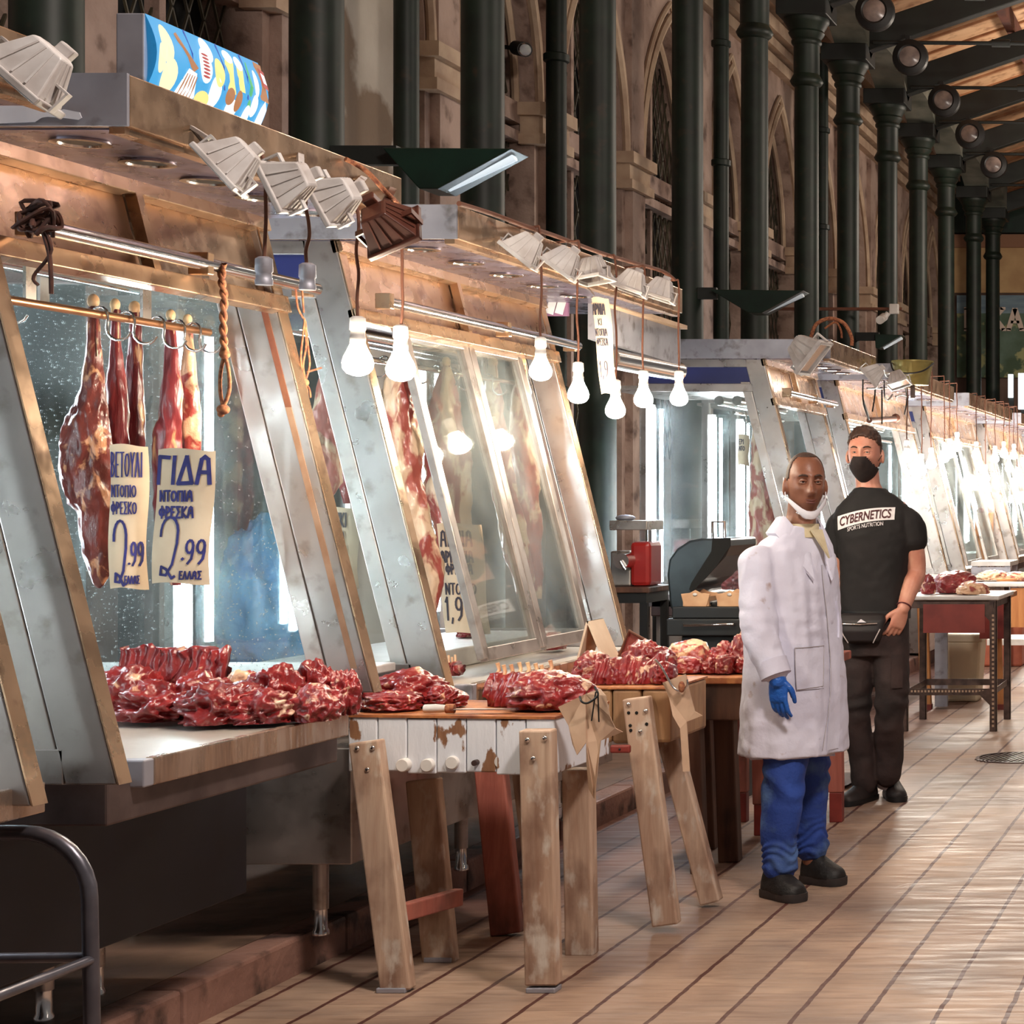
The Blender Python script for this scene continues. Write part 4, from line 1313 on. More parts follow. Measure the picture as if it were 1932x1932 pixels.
t = thing('meat_table', 'dark brown timber table loaded with meat, left of the man in the white coat', 'table', (-2.25, 8.0, 0))
part('top', MB().box((-2.56, 7.66, 0.775), (-1.99, 8.42, 0.802)), WOOD_TOP, t, bevel=0.005, world=True)
part('apron', MB().box((-2.52, 7.70, 0.625), (-2.03, 8.38, 0.775)), WOOD_DARK, t, bevel=0.005, world=True)
for u, v0, v1, y in ((1310, 1350, 1662, 7.75), (1368, 1345, 1624, 8.0), (1330, 1350, 1610, 8.3)):
    plank_leg('leg', at(u, v0, y), V((at(u + 10, v1, y).x, y, 0.0)), 0.085 if u == 1368 else 0.06, 0.07, WOOD_DARK, t)
t = thing('work_table', 'red painted timber table hidden behind the man in the white coat, one leg showing', 'table', (-2.2, 8.8, 0))
part('top', MB().box((-2.5, 8.55, 0.76), (-1.93, 9.1, 0.80)), WOOD_RED, t, bevel=0.005, world=True)
for x, y in ((-2.25, 8.64), (-2.44, 9.0), (-1.99, 9.0)):
    plank_leg('leg', V((x, y, 0.76)), V((x + 0.01, y, 0.14)), 0.068, 0.06, WOOD_RED, t)
    part('foot_block', MB().cbox((x + 0.012, y, 0.07), (0.06, 0.055, 0.14)), RED_PAINT, t, bevel=0.004, world=True)

# slotted angle-iron table by the man in black
ANG = mat('slotted_angle', (96, 78, 72), (66, 52, 50), scale=18, rough=0.45, metal=0.5)
Yt = 12.55
s = F / Yt
t = thing('angle_iron_table', 'slotted angle-iron table with red panel and white top, right of the man in black', 'table', (-1.9, Yt, 0))
xa, xb = at(1712, 0, Yt).x, at(1880, 0, Yt).x
zt = at(0, 1124, Yt).z
part('top', MB().box((xa - 0.02, Yt - 0.01, zt - 0.03), (xb + 0.02, Yt + 0.75, zt)), WHITE_PAINT, t, bevel=0.01, world=True)
frm = MB()
zb = at(0, 1368, Yt).z
legs = [(xb, Yt), (xb, Yt + 0.7), (xa, Yt + 0.7), (xa, Yt)]
for i, (x, y) in enumerate(legs):
    l = MB().box((x - 0.045, y, 0.0), (x, y + 0.004, zt - 0.03)).box((x - 0.004, y, 0.0), (x, y + 0.045, zt - 0.03))
    lg = part('leg', l, ANG, t, world=True)
    if i == 0:
        for k in range(26):
            z = 0.03 + k * 0.029
            part('slot', MB().box((x - 0.030, y - 0.001, z), (x - 0.016, y + 0.001, z + 0.015)), CREAM_STONE, lg, world=True)
fps = []
for z in (zt - 0.06, 0.26):
    fr = MB()
    fr.box((xa - 0.04, Yt + 0.004, z - 0.022), (xb - 0.03, Yt + 0.008, z + 0.022)).box((xa - 0.04, Yt + 0.704, z - 0.022), (xb - 0.03, Yt + 0.708, z + 0.022))
    for x in (xa, xb - 0.02):
        fr.box((x, Yt, z - 0.02), (x + 0.004, Yt + 0.7, z + 0.02))
    fp = part('frame_rail', fr, ANG, t, world=True)
for k in range(24):
    x = xa + 0.0 + k * (xb - xa - 0.05) / 24
    part('slot', MB().box((x, Yt + 0.002, 0.258), (x + 0.012, Yt + 0.0035, 0.272)), CREAM_STONE, fp, world=True)
a, b = at(1742, 1140, Yt), at(1858, 1194, Yt)
part('red_panel', MB().box((a.x, Yt - 0.006, b.z), (b.x, Yt + 0.002, a.z)), mat('red_sheet', (150, 64, 56), (122, 48, 44), scale=5, rough=0.5), t, world=True)
c = MB()
for z in (0.26, zt - 0.08):
    c.prism([(xb - 0.03, Yt - 0.002, z - 0.1), (xb - 0.03, Yt - 0.002, z + 0.02), (xb - 0.13, Yt - 0.002, z + 0.0), (xb - 0.1, Yt - 0.002, z - 0.03)], (0, 0.004, 0))
part('gusset', c, ANG, t, world=True)

t = thing('timber_trestle', 'orange timber trestle with slab top, just behind the angle-iron table', 'table', (-1.9, 13.7, 0))
Y2 = 13.9
x0, x1 = at(1735, 0, Y2).x, at(1892, 0, Y2).x
for u, v in ((1748, 1322), (1885, 1318)):
    p = at(u, v, Y2)
    l = plank_leg('leg', V((p.x - 0.03, Y2, 0.80)), V((p.x, Y2, 0.0)), 0.075, 0.06, WOOD_ORANGE, t)
    part('foot', MB().cbox((p.x, Y2 - 0.002, 0.02), (0.08, 0.07, 0.04)), RED_PAINT, l, world=True)
part('steel_upright', MB().box((x0 + 0.11, Y2, 0.02), (x0 + 0.20, Y2 + 0.05, 0.8)), GALV, t, world=True)
part('top', MB().box((x0 - 0.05, Y2 - 0.05, 0.80), (x1 + 0.03, Y2 + 0.6, 0.84)), WOOD_ORANGE, t, bevel=0.006, world=True)
part('dark_panel', MB().box((x1 - 0.16, Y2 - 0.07, 0.52), (x1 + 0.06, Y2 - 0.055, 0.83)), RED_PAINT, t, world=True)
t = thing('waste_bin', 'cream plastic bin with lid under the tables right of the man in black', 'bin', (-2.1, 14.4, 0))
p = at(1820, 1300, 14.6)
q = lambda w, d, z: [V((p.x - w, 14.55 - d, z)), V((p.x + w, 14.55 - d, z)), V((p.x + w, 14.55 + d, z)), V((p.x - w, 14.55 + d, z))]
part('tub', MB().loft([q(0.125, 0.12, 0.0), q(0.155, 0.15, 0.46)]), mat('cream_plastic', (226, 214, 186), (206, 192, 164), scale=2, rough=0.5), t, bevel=0.02, world=True)
part('lid', MB().loft([q(0.165, 0.16, 0.455), q(0.165, 0.16, 0.50), q(0.15, 0.145, 0.515)]), mat('cream_lid', (206, 196, 172), rough=0.5), t, bevel=0.008, world=True)

Y3 = 16.0
t = thing('white_table', 'white topped angle-iron table far right with cloths and a knife on it', 'table', (-1.9, Y3, 0))
x0, x1 = at(1850, 0, Y3).x, at(1990, 0, Y3).x
part('top', MB().box((x0, Y3, 0.80), (x1, Y3 + 0.7, 0.84)), WHITE_PAINT, t, bevel=0.01, world=True)
part('panel', MB().box((at(1906, 0, Y3).x, Y3 + 0.03, 0.46), (x1 - 0.1, Y3 + 0.06, 0.79)), WOOD_ORANGE, t, world=True)
part('shelf', MB().box((x0 + 0.05, Y3 + 0.02, 0.31), (x1, Y3 + 0.6, 0.36)), WHITE_PAINT, t, world=True)
for x in (x0 + 0.14, x1 - 0.06):
    for yy in (Y3 + 0.03, Y3 + 0.6):
        part('leg', MB().box((x - 0.02, yy, 0), (x + 0.02, yy + 0.03, 0.80)), ANG, t, world=True)
t = thing('angle_iron_stand', 'pale angle-iron stand with crates below, far behind the red meat at the right', 'stand', (-2.0, 18.6, 0))
Y4 = 17.4
x0, x1 = at(1832, 0, Y4).x, at(1906, 0, Y4).x
part('top', MB().box((x0, Y4, 0.93), (x1, Y4 + 0.6, 0.97)), WHITE_PAINT, t, world=True)
for x in (x0 + 0.03, x1 - 0.03):
    for yy in (Y4 + 0.02, Y4 + 0.55):
        part('leg', MB().box((x - 0.025, yy, 0), (x + 0.025, yy + 0.03, 0.93)), GALV, t, world=True)
part('rail', MB().box((x0, Y4 + 0.01, 0.86), (x1, Y4 + 0.02, 0.92)), GALV, t, world=True)
t = thing('red_crate', 'terracotta red crate on the floor under the pale angle-iron stand', 'crate', (-2.1, 18.9, 0))
p = at(1875, 0, 17.7)
part('body', MB().box((p.x - 0.12, 17.55, 0.0), (p.x + 0.28, 17.9, 0.42)), mat('terracotta_plastic', (196, 110, 82), (170, 90, 70), rough=0.5), t, bevel=0.02, world=True)
part('rim', MB().box((p.x - 0.135, 17.535, 0.42), (p.x + 0.295, 17.915, 0.46)), RED_PAINT, t, bevel=0.01, world=True)

# ---------------------------------------------------------------- barbecue, small crates, mincer
Yb = 9.75
t = thing('barbecue', 'open black barrel barbecue with hood tipped back and a drawer handle', 'barbecue', (-2.76, Yb, 0))
hood = [(1262, 1128), (1258, 1085), (1262, 1055), (1276, 1036), (1300, 1020), (1322, 1016), (1376, 1015), (1377, 1030), (1368, 1050), (1348, 1072), (1330, 1092), (1312, 1106), (1306, 1112), (1312, 1124), (1345, 1136), (1330, 1150), (1300, 1162), (1272, 1160), (1264, 1146)]
part('hood', MB().prism([at(u, v, Yb - 0.02) for u, v in hood], (0, 0.52, 0)), mat('barbecue_enamel', (40, 48, 52), (22, 26, 28), scale=5, rough=0.28), t, bevel=0.012, world=True)
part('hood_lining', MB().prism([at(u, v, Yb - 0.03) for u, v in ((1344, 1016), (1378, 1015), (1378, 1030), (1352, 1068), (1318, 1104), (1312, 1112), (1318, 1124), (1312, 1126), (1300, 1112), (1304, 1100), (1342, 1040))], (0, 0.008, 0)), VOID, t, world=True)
a, b = at(1266, 1166, Yb), at(1405, 1198, Yb)
part('drawer', MB().box((a.x, Yb - 0.08, b.z), (b.x, Yb + 0.46, a.z)), BLACK, t, bevel=0.006, world=True)
part('drawer_handle', MB().tube([at(1290, 1177, Yb - 0.09), at(1290, 1180, Yb - 0.12), at(1384, 1178, Yb - 0.12), at(1384, 1175, Yb - 0.09)], 0.006, 8), CHROME, t, 60, world=True)
part('stand', MB().box((a.x + 0.06, Yb - 0.02, 0.0), (b.x + 0.02, Yb + 0.42, b.z)), BLACK, t, bevel=0.006, world=True)
part('firebox', MB().box((a.x + 0.02, Yb - 0.05, a.z), (b.x + 0.03, Yb + 0.44, a.z + 0.06)), BLACK, t, bevel=0.006, world=True)
p0, p1 = at(1334, 1018, Yb), at(1357, 985, Yb)
part('hood_handle', MB().tube([(p0.x, Yb + 0.1, p0.z), (p0.x, Yb + 0.1, p1.z), (p1.x, Yb + 0.1, p1.z), (p1.x, Yb + 0.1, p0.z)], 0.009, 8), CHROME, t, 60, world=True)
part('grill', MB().tube([at(1340, 1140, Yb), at(1380, 1150, Yb)], 0.008, 6).tube([at(1330, 1148, Yb + 0.1), at(1396, 1158, Yb + 0.1)], 0.008, 6), BLACK, t, world=True)
for i, (u0, u1, w) in enumerate(((1283, 1336, 'left'), (1348, 1401, 'right'))):
    a, b = at(u0, 1166, Yb - 0.07), at(u1, 1146, Yb - 0.07)
    t = thing('spice_crate', 'small wooden crate with a peaked front, %s of the pair on the barbecue' % w, 'crate', (a.x, Yb - 0.07, a.z + 0.06), group='small wooden crates on the barbecue')
    z0 = 1.5 - 216 * Yb / F
    wv = b.x - a.x
    cx = (a.x + b.x) / 2
    z0 = at(0, 1166, Yb).z + 0.0605
    fr = [(cx - wv * 0.40, Yb - 0.05, z0), (cx + wv * 0.40, Yb - 0.05, z0), (cx + wv * 0.52, Yb - 0.05, z0 + 0.065), (cx + wv * 0.2, Yb - 0.05, z0 + 0.07), (cx, Yb - 0.05, z0 + 0.085), (cx - wv * 0.2, Yb - 0.05, z0 + 0.07), (cx - wv * 0.52, Yb - 0.05, z0 + 0.065)]
    part('front_board', MB().prism(fr, (0, 0.01, 0)), WOOD_CRATE, t, bevel=0.003, world=True)
    part('back_board', MB().prism([V(q) + V((0, 0.14, 0)) for q in fr], (0, 0.01, 0)), WOOD_CRATE, t, bevel=0.003, world=True)
    part('tray', MB().box((cx - wv * 0.46, Yb - 0.04, z0 + 0.002), (cx + wv * 0.46, Yb + 0.09, z0 + 0.05)), WOOD_CRATE, t, world=True)
    part('stud', MB().ball((cx, Yb - 0.054, z0 + 0.062), (0.012, 0.006, 0.008), 10, 6), WHITE_PAINT, t, 60, world=True)

t = thing('side_table', 'dark narrow table with the red mincer, in the gap between the stalls', 'table', (-3.6, 11.0, 0.12))
zt = at(0, 1108, 11.0).z
xa, xb = at(1160, 0, 11.0).x, at(1229, 0, 11.0).x
part('top', MB().box((xa - 0.3, 10.95, zt - 0.03), (xb, 11.4, zt)), WOOD_DARK, t, world=True, bevel=0.004)
part('apron', MB().box((xa - 0.28, 10.97, zt - 0.09), (xb - 0.02, 11.38, zt - 0.03)), BLACK, t, world=True)
for x, yy in ((xb - 0.04, 10.98), (xa - 0.25, 10.98), (xb - 0.04, 11.36), (xa - 0.25, 11.36)):
    part('leg', MB().box((x - 0.022, yy, 0.118), (x + 0.022, yy + 0.03, zt - 0.09)), BLACK, t, world=True)
t = thing('meat_mincer', 'red electric mincer with a steel tray on top, on the dark side table', 'mincer', (-3.55, 11.15, zt))
a, b = at(1188, 1105, 11.1), at(1226, 1022, 11.1)
part('motor_housing', MB().box((a.x, 11.1, zt), (b.x, 11.34, b.z)), mat('mincer_red', (176, 44, 40), (146, 34, 34), scale=4, rough=0.3), t, bevel=0.025, world=True)
part('grey_flank', MB().box((a.x - 0.12, 11.12, zt), (a.x, 11.32, at(0, 1040, 11.1).z)), STEEL, t, bevel=0.01, world=True)
c = at(1178, 1058, 11.05)
part('head', MB().tube([c + V((0, 0.08, 0)), c + V((0, -0.06, 0))], [0.05, 0.045], 16), CHROME, t, 50, world=True)
part('crank', MB().tube([c + V((0, -0.07, 0)), c + V((0.03, -0.07, -0.05))], 0.012, 8), CHROME, t, 50, world=True)
a, b = at(1168, 1000, 11.1), at(1226, 982, 11.1)
part('feed_tray', MB().box((a.x - 0.04, 11.05, a.z), (b.x, 11.36, b.z)), STEEL, t, bevel=0.005, world=True)
part('feed_neck', MB().tube([(b.x - 0.04, 11.2, at(0, 1024, 11.1).z), (b.x - 0.04, 11.2, a.z)], 0.02, 10), CHROME, t, 50, world=True)
t = thing('plastic_bag', 'crumpled clear bag on the mincer tray', 'bag', at(1180, 980, 11.15))
part('film', MB().ball(at(1180, 977, 11.2), (0.06, 0.05, 0.02), 10, 6), GALV, t, 70, world=True)

t = thing('door_mat', 'dark rubber mat with curled edge on the floor behind the white coat', 'mat', (-2.3, 10.3, 0))
part('sheet', MB().grid(lambda a, b: V((-2.40 + 0.26 * a, 10.0 + 0.6 * b, 0.006 + 0.02 * max(0, a - 0.75) * 4 * (1 - b))), 10, 6), mat('rubber', (88, 58, 50), (62, 42, 38), scale=6, rough=0.7), t, 80, world=True)
t = thing('drain_grate', 'round iron drain grate set in the aisle floor at the right', 'drain cover', at(1915, 1430, 11.0))
c = V((at(1918, 0, 11.25).x, 11.25, 0.0))
t.location = c
part('rim', MB().lathe([(0.22, 0.0), (0.24, 0.0), (0.24, 0.006), (0.22, 0.006), (0.22, 0.0)], 32), ANG, t, 40)
gr = MB()
for k in range(-6, 7):
    x = k * 0.033
    h = math.sqrt(max(0, 0.22 ** 2 - x * x))
    gr.bar((x - h * 0.3, -h, 0.003), (x + h * 0.3, h, 0.003), 0.014, 0.006)
part('slats', gr, ANG, t)
t = thing('bucket', 'olive bucket with a black bail handle hung upside the far canopy', 'bucket', on(1722, 700, -2.42))
c = on(1722, 708, -2.42)
part('pail', MB().lathe([(0.11, -0.07), (0.145, 0.09), (0.15, 0.09), (0.15, 0.10), (0.14, 0.10), (0.11, -0.05), (0.001, -0.06)], 28, c=c), mat('olive_enamel', (176, 160, 96), (150, 136, 84), scale=4, rough=0.25, metal=0.4), t, 50, world=True)
part('bail', MB().tube(spline([c + V((-0.15, -0.02, 0.085)), c + V((-0.10, -0.16, 0.02)), c + V((0, -0.20, 0.0)), c + V((0.10, -0.16, 0.02)), c + V((0.15, -0.02, 0.085))], 6), 0.006, 7), BLACK, t, 60, world=True)
part('wall_hook', MB().bar(c + V((0, 0, -0.06)), c + V((0.0, 0, -0.16)), 0.03, 0.02), ANG, t, world=True)
t = thing('arched_cable', 'pale cable arching over the corner of the third canopy', 'cable', at(1534, 640, 11.7))
g = lambda u, v: at(u, v, 11.75)
part('lead', MB().tube(spline([g(1530, 636), (g(1540, 612)), g(1565, 601), g(1592, 610), g(1606, 635), g(1607, 652)], 6), 0.012, 8).tube(spline([g(1556, 620), g(1576, 608), g(1586, 622), g(1588, 638)], 6), 0.007, 7), ROPE, t, 60, world=True)

# ---------------------------------------------------------------- meat
def ico(n):
    bm = bmesh.new()
    bmesh.ops.create_icosphere(bm, subdivisions=n, radius=1.0)
    vs = [v.co.copy() for v in bm.verts]
    fs = [tuple(v.index for v in f.verts) for f in bm.faces]
    bm.free()
    return vs, fs


ICO4, ICO3 = ico(5), ico(4)


def lump_mb(sx, sy, sz, seed, rough=0.30, small=False, folds=1.0, box=0.0):
    vs, fs = ICO3 if small else ICO4
    out = []
    off = V((seed * 3.17, seed * 1.31, seed * 7.7))
    for p in vs:
        q = p.copy()
        if box:
            mx = max(abs(q.x), abs(q.y), abs(q.z))
            q = q.lerp(q / mx * 0.85, box)
        n1 = noise.noise(p * 1.1 + off)
        n2 = abs(noise.noise(V((p.x * 2.2, p.y * 2.2, p.z * 2.8)) + off * 2))
        n3 = abs(noise.noise(p * 4.5 + off))
        n4 = noise.noise(p * 9 + off) + 0.6 * abs(noise.noise(p * 17 + off)) + 0.4 * noise.noise(p * 30 + off)
        r = 1 + rough * (0.9 * n1 + folds * (0.9 * (0.5 - n2 * 1.6)) + 0.46 * (0.4 - n3 * 1.4) + 0.17 * n4)
        q = q * r
        z = q.z
        if z < -0.45:
            z = -0.45 + (z + 0.45) * 0.12
        out.append(V((q.x * sx / 2, q.y * sy / 2, z)))
    zmin, zmax = min(q.z for q in out), max(q.z for q in out)
    for q in out:
        q.z = (q.z - zmin) / (zmax - zmin) * sz
    mb = MB()
    mb.v, mb.f = out, list(fs)
    return mb


def piece(label, u0, u1, v0, Y, zs, depth, seed, m, rz=0.0, rough=0.30, group=None, folds=1.0, name='meat_cut', lift=0.001, box=0.0, small=False):
    """cut of meat lying on a surface at height zs, spanning u0..u1 with its top at v0"""
    s = F / Y
    c = at((u0 + u1) / 2, 0, Y)
    w = (u1 - u0) / s
    h = EYE + (V0 - v0) / s - zs
    t = part(name, lump_mb(w, depth, h, seed, rough, small, folds, box), m, None, 180)
    t.location = (c.x, Y, zs + lift)
    t.rotation_euler = (0, 0, rz)
    return tag(t, label, 'meat', group)


def rib_rack(label, u0, u1, v0, Y, zs, thick, nrib, m, rz=0.0, lean=0.0, bones=0.0, group=None, seed=1, curve=0.15, flip=1):
    """standing slab of ribs, with bare bone ends along the top edge when bones > 0"""
    s = F / Y
    c = at((u0 + u1) / 2, 0, Y)
    w = (u1 - u0) / s
    h = EYE + (V0 - v0) / s - zs
    t = thing('rib_rack', label, 'meat', (c.x, Y, zs + 0.001), rz, group)
    off = V((seed * 5.1, 0, seed))
    hb = h * (1 - bones)

    def fn(a, b, side):
        x = -w / 2 + w * a
        z = hb * b
        rib = 0.07 * thick * math.cos(2 * math.pi * nrib * a) * (1 if side < 0 else 0.3)
        y = side * thick / 2 * (0.55 + 0.45 * math.sin(math.pi * min(max(b, 0.06), 0.94))) + side * rib + curve * h * ((a - 0.5) ** 2 * 2 + (b - 0.2) ** 2 * 0.6) * flip
        q = V((x, y, z))
        k = 0.016 * noise.noise(q * 18 + off) + 0.007 * noise.noise(q * 55 + off) + 0.003 * noise.noise(q * 140 + off)
        z2 = z + (0.02 * noise.noise(V((a * 6, seed, 0))) if b > 0.9 else 0)
        return V((x + k, y + k + lean * z, max(0.0, z2 + (k if b > 0.05 else 0))))
    n, k = 60, 14
    mb = MB()
    rings = []
    for i in range(n + 1):
        a = i / n
        ring = [fn(a, j / k, -1) for j in range(k + 1)] + [fn(a, 1 - j / k, 1) for j in range(k + 1)]
        rings.append(ring)
    mb.loft(rings)
    part('slab', mb, m, t, 180)
    if bones:
        for i in range(nrib):
            a = (i + 0.5) / nrib
            p = fn(a, 0.92, -1)
            q = fn(a, 0.92, 1)
            base = (p + q) / 2
            part('rib_bone', MB().tube([base, base + V((0.0, 0.004 + lean * h * bones, h * bones * 0.55)), base + V((-0.004, 0.010, h * bones + 0.01))], [w / nrib * 0.30, w / nrib * 0.24, w / nrib * 0.27], 8), BONE, t, 60)
    return t


g1 = 'meat cuts on the front counter'
Z1 = 0.907
rib_rack('standing slab of ribs at the back left of the front counter', 224, 418, 1222, 5.39, Z1, 0.05, 11, M_RED, lean=0.1, group=g1, seed=2, curve=0.05)
piece('dark red cut at the far left of the front counter, beside the sloping post', 192, 300, 1252, 5.26, Z1, 0.16, 3, M_RED, 0.2, 0.34, g1)
piece('folded red cut with a shiny tendon, front left on the front counter', 226, 372, 1282, 5.20, Z1, 0.17, 4, M_RED, -0.3, 0.40, g1, 1.3)
piece('red cut tucked below the middle of the standing rib slab', 330, 440, 1262, 5.27, Z1, 0.14, 5, M_RED, 0.5, 0.36, g1)
piece('tan fatty piece behind the middle of the front counter pile', 412, 508, 1262, 5.37, Z1, 0.10, 6, M_FAT, 0.0, 0.25, g1)
piece('large red cut with a pink patch, nearest the front edge of the counter', 354, 486, 1284, 5.14, Z1, 0.19, 7, M_RED, 0.1, 0.36, g1, 1.2)
piece('red cut with cream fat stripes in the middle of the front counter', 458, 558, 1296, 5.16, Z1, 0.18, 8, M_MARB, -0.5, 0.36, g1, 1.2)
piece('long red cut rising to a pale tip behind the middle of the pile', 470, 574, 1250, 5.30, Z1, 0.15, 9, M_RED, 0.3, 0.38, g1)
piece('red cut at the top right of the counter pile, against the sloping post', 566, 636, 1240, 5.36, Z1, 0.12, 10, M_RED, -0.2, 0.34, g1)
piece('rounded red cut with a cream rim, right front of the counter pile', 556, 640, 1288, 5.20, Z1, 0.16, 11, M_MARB, 0.2, 0.26, g1)
piece('marbled end piece at the right end of the front counter', 622, 676, 1262, 5.34, Z1, 0.14, 12, M_MARB, 0.4, 0.34, g1)

g2 = 'meat cuts on the butcher blocks'
Z2 = 0.843
piece('big red cut with a tan fat cap on the left of the white butcher block', 704, 826, 1258, 6.20, Z2, 0.20, 21, M_RED, 0.1, 0.34, g2, 1.2)
piece('flat red cut over the left corner of the white butcher block', 684, 792, 1302, 6.06, Z2, 0.15, 22, M_MARB, -0.2, 0.32, g2)
piece('small red cut lying right of the big one on the white butcher block', 800, 872, 1290, 6.16, Z2, 0.14, 23, M_RED, 0.5, 0.36, g2)
rib_rack('rack of ribs with bare bone ends on the right of the white butcher block', 912, 1034, 1256, 6.17, Z2, 0.075, 8, M_RED, rz=-0.15, lean=0.35, bones=0.22, group=g2, seed=4, curve=0.1)
piece('large bright red cut on the right end of the white butcher block', 966, 1116, 1264, 6.10, Z2, 0.22, 24, M_MARB, 0.0, 0.24, g2)
Z3 = 0.854
piece('marbled cream and red cut on the left of the bare butcher block', 1084, 1158, 1226, 6.92, Z3, 0.17, 31, M_MARB, 0.2, 0.28, g2)
rib_rack('slab of white-streaked ribs lying on the front of the bare butcher block', 1126, 1250, 1242, 6.84, Z3, 0.09, 9, M_MARB, rz=0.12, lean=0.5, bones=0.0, group=g2, seed=6, curve=0.1)
piece('dark red cut with fat at the back right of the bare butcher block', 1176, 1268, 1206, 7.04, Z3, 0.15, 32, M_RED, 0.3, 0.3, g2)
piece('purplish red end cut at the right front of the bare butcher block', 1236, 1272, 1246, 6.86, Z3, 0.14, 33, M_RED, 0.0, 0.26, g2)
g3 = 'meat cuts on the dark table'
Z4 = 0.804
piece('pale fat-covered slab at the back left of the dark table', 1262, 1340, 1206, 8.24, Z4, 0.18, 41, M_FAT, 0.1, 0.16, g3, 0.5, box=0.4)
piece('red cut with a white fat edge at the front left of the dark table', 1274, 1328, 1238, 7.84, Z4, 0.16, 42, M_MARB, 0.2, 0.18, g3, 0.6, box=0.4)
piece('small round bone-in cut, second from the left on the dark table', 1326, 1358, 1238, 7.82, Z4, 0.12, 43, M_MARB, 0.0, 0.2, g3)
piece('square pink cut in the front row of the dark table', 1354, 1392, 1234, 7.82, Z4, 0.14, 44, M_MARB, -0.1, 0.16, g3, 0.6, box=0.5)
piece('red cut with a pale corner beside the white coat', 1390, 1430, 1232, 7.84, Z4, 0.15, 45, M_RED, 0.1, 0.2, g3)
piece('red cut with yellow fat at the back of the dark table', 1338, 1396, 1208, 8.12, Z4, 0.14, 46, M_MARB, 0.2, 0.26, g3)
piece('long cut with a cream fat ridge rising toward the white coat', 1378, 1440, 1190, 8.06, Z4, 0.16, 47, M_MARB, 0.5, 0.22, g3)

g4 = 'meat on the far counters'
piece('red cuts on the pale counter behind the barbecue', 1360, 1420, 1064, 11.95, 0.957, 0.2, 51, M_RED, 0.1, 0.3, g4)
zt_a = at(0, 1124, 12.55).z
piece('large red shoulder of meat on the angle-iron table', 1762, 1842, 1076, 12.86, zt_a, 0.24, 52, M_MARB, 0.0, 0.2, g4, 0.7)
piece('fat-striped joint at the right end of the angle-iron table', 1806, 1864, 1096, 12.66, zt_a, 0.16, 53, M_FAT, 0.1, 0.22, g4)
piece('upright bone-in joint left of the red shoulder', 1738, 1764, 1082, 12.72, zt_a, 0.10, 54, M_MARB, 0.2, 0.26, g4)
piece('pale heap of fat trimmings on the white table at the right', 1846, 1900, 1074, 16.3, 0.842, 0.3, 55, M_FAT, 0.1, 0.3, g4)
piece('pale tripe at the right edge of the white table', 1896, 1950, 1078, 16.3, 0.842, 0.3, 56, M_FAT, 0.6, 0.3, g4)
piece('red meat tray heap far down the row of counters', 1866, 1896, 1034, 21.6, 0.903, 0.4, 57, M_RED, 0.1, 0.3, g4, small=True)
piece('second red heap at the right edge, far down the row of counters', 1900, 1934, 1032, 23.0, 0.903, 0.4, 58, M_RED, 0.1, 0.3, g4, small=True)
g5 = 'meat on the second counter'
rib_rack('small rib end with bones on the second counter, behind the sloping post', 824, 868, 1240, 6.9, 0.877, 0.07, 5, M_RED, bones=0.25, group=g5, seed=9)
piece('small red cut at the back of the second counter', 866, 900, 1176, 7.9, 0.946, 0.12, 61, M_MARB, 0, 0.3, g5, small=True)
piece('white and red cut between the sashes on the second counter', 1026, 1062, 1192, 8.1, 0.877, 0.16, 62, M_MARB, 0, 0.3, g5, small=True)

t = part('cloth_lump', lump_mb(0.06, 0.06, 0.065, 70, 0.3, True), PAPER, None, 180)
t.location = (at(186, 0, 5.0).x, 5.0, Z1 + 0.001)
tag(t, 'crumpled cream paper against the left post on the front counter', 'paper')
t = thing('paper_cup', 'cream paper cup behind the glass at the left edge', 'cup', (at(14, 0, 4.7).x, 4.7, 0.907))
c0 = at(14, 1272, 4.7)
part('cup', MB().lathe([(0.024, 0.0), (0.034, 0.085), (0.036, 0.088), (0.033, 0.088), (0.023, 0.006)], 20), PAPER, t, 50)

# knife on the white butcher block
t = thing('knife', 'butcher knife with a white handle lying on the white butcher block', 'knife', (at(870, 0, 5.96).x, 5.98, Z2 + 0.002))
p = lambda u: at(u, 0, 5.98).x - t.location.x
part('handle', MB().tube([(p(806), -0.02, 0.014), (p(826), -0.02, 0.015), (p(848), -0.018, 0.014)], [0.013, 0.014, 0.011], 10), WHITE_PAINT, t, 60)
part('binding', MB().tube([(p(846), -0.018, 0.014), (p(862), -0.016, 0.014)], 0.0145, 10), ROPE, t, 60)
part('blade', MB().prism([(p(860), -0.03, 0.010), (p(960), -0.02, 0.010), (p(974), -0.005, 0.010), (p(960), 0.01, 0.010), (p(860), 0.0, 0.010)], (0, 0, 0.003)), STEEL, t)
t = thing('knife', 'knife with an orange handle on the edge of the white table, far right', 'knife', (at(1905, 0, 16.05).x, 16.05, 0.843))
part('handle', MB().tube([(-0.11, 0, 0.014), (0.06, 0.0, 0.018)], [0.012, 0.014], 10), WOOD_ORANGE, t, 60)
part('blade', MB().box((-0.3, -0.015, 0.008), (-0.1, 0.015, 0.011)), STEEL, t)
t = thing('knife', 'knife with a red riveted handle stuck in the side of the bare block', 'knife', at(1178, 1413, 6.60))
a, b = at(1152, 1413, 6.60), at(1190, 1413, 6.60)
part('handle', MB().bar(a, b, 0.028, 0.02, (0, 0, 1)), RED_PAINT, t, bevel=0.006, world=True)
part('rivet', MB().ball((a + b) / 2 + V((0, -0.011, 0)), 0.004, 8, 5), BLACK, t, 60, world=True)

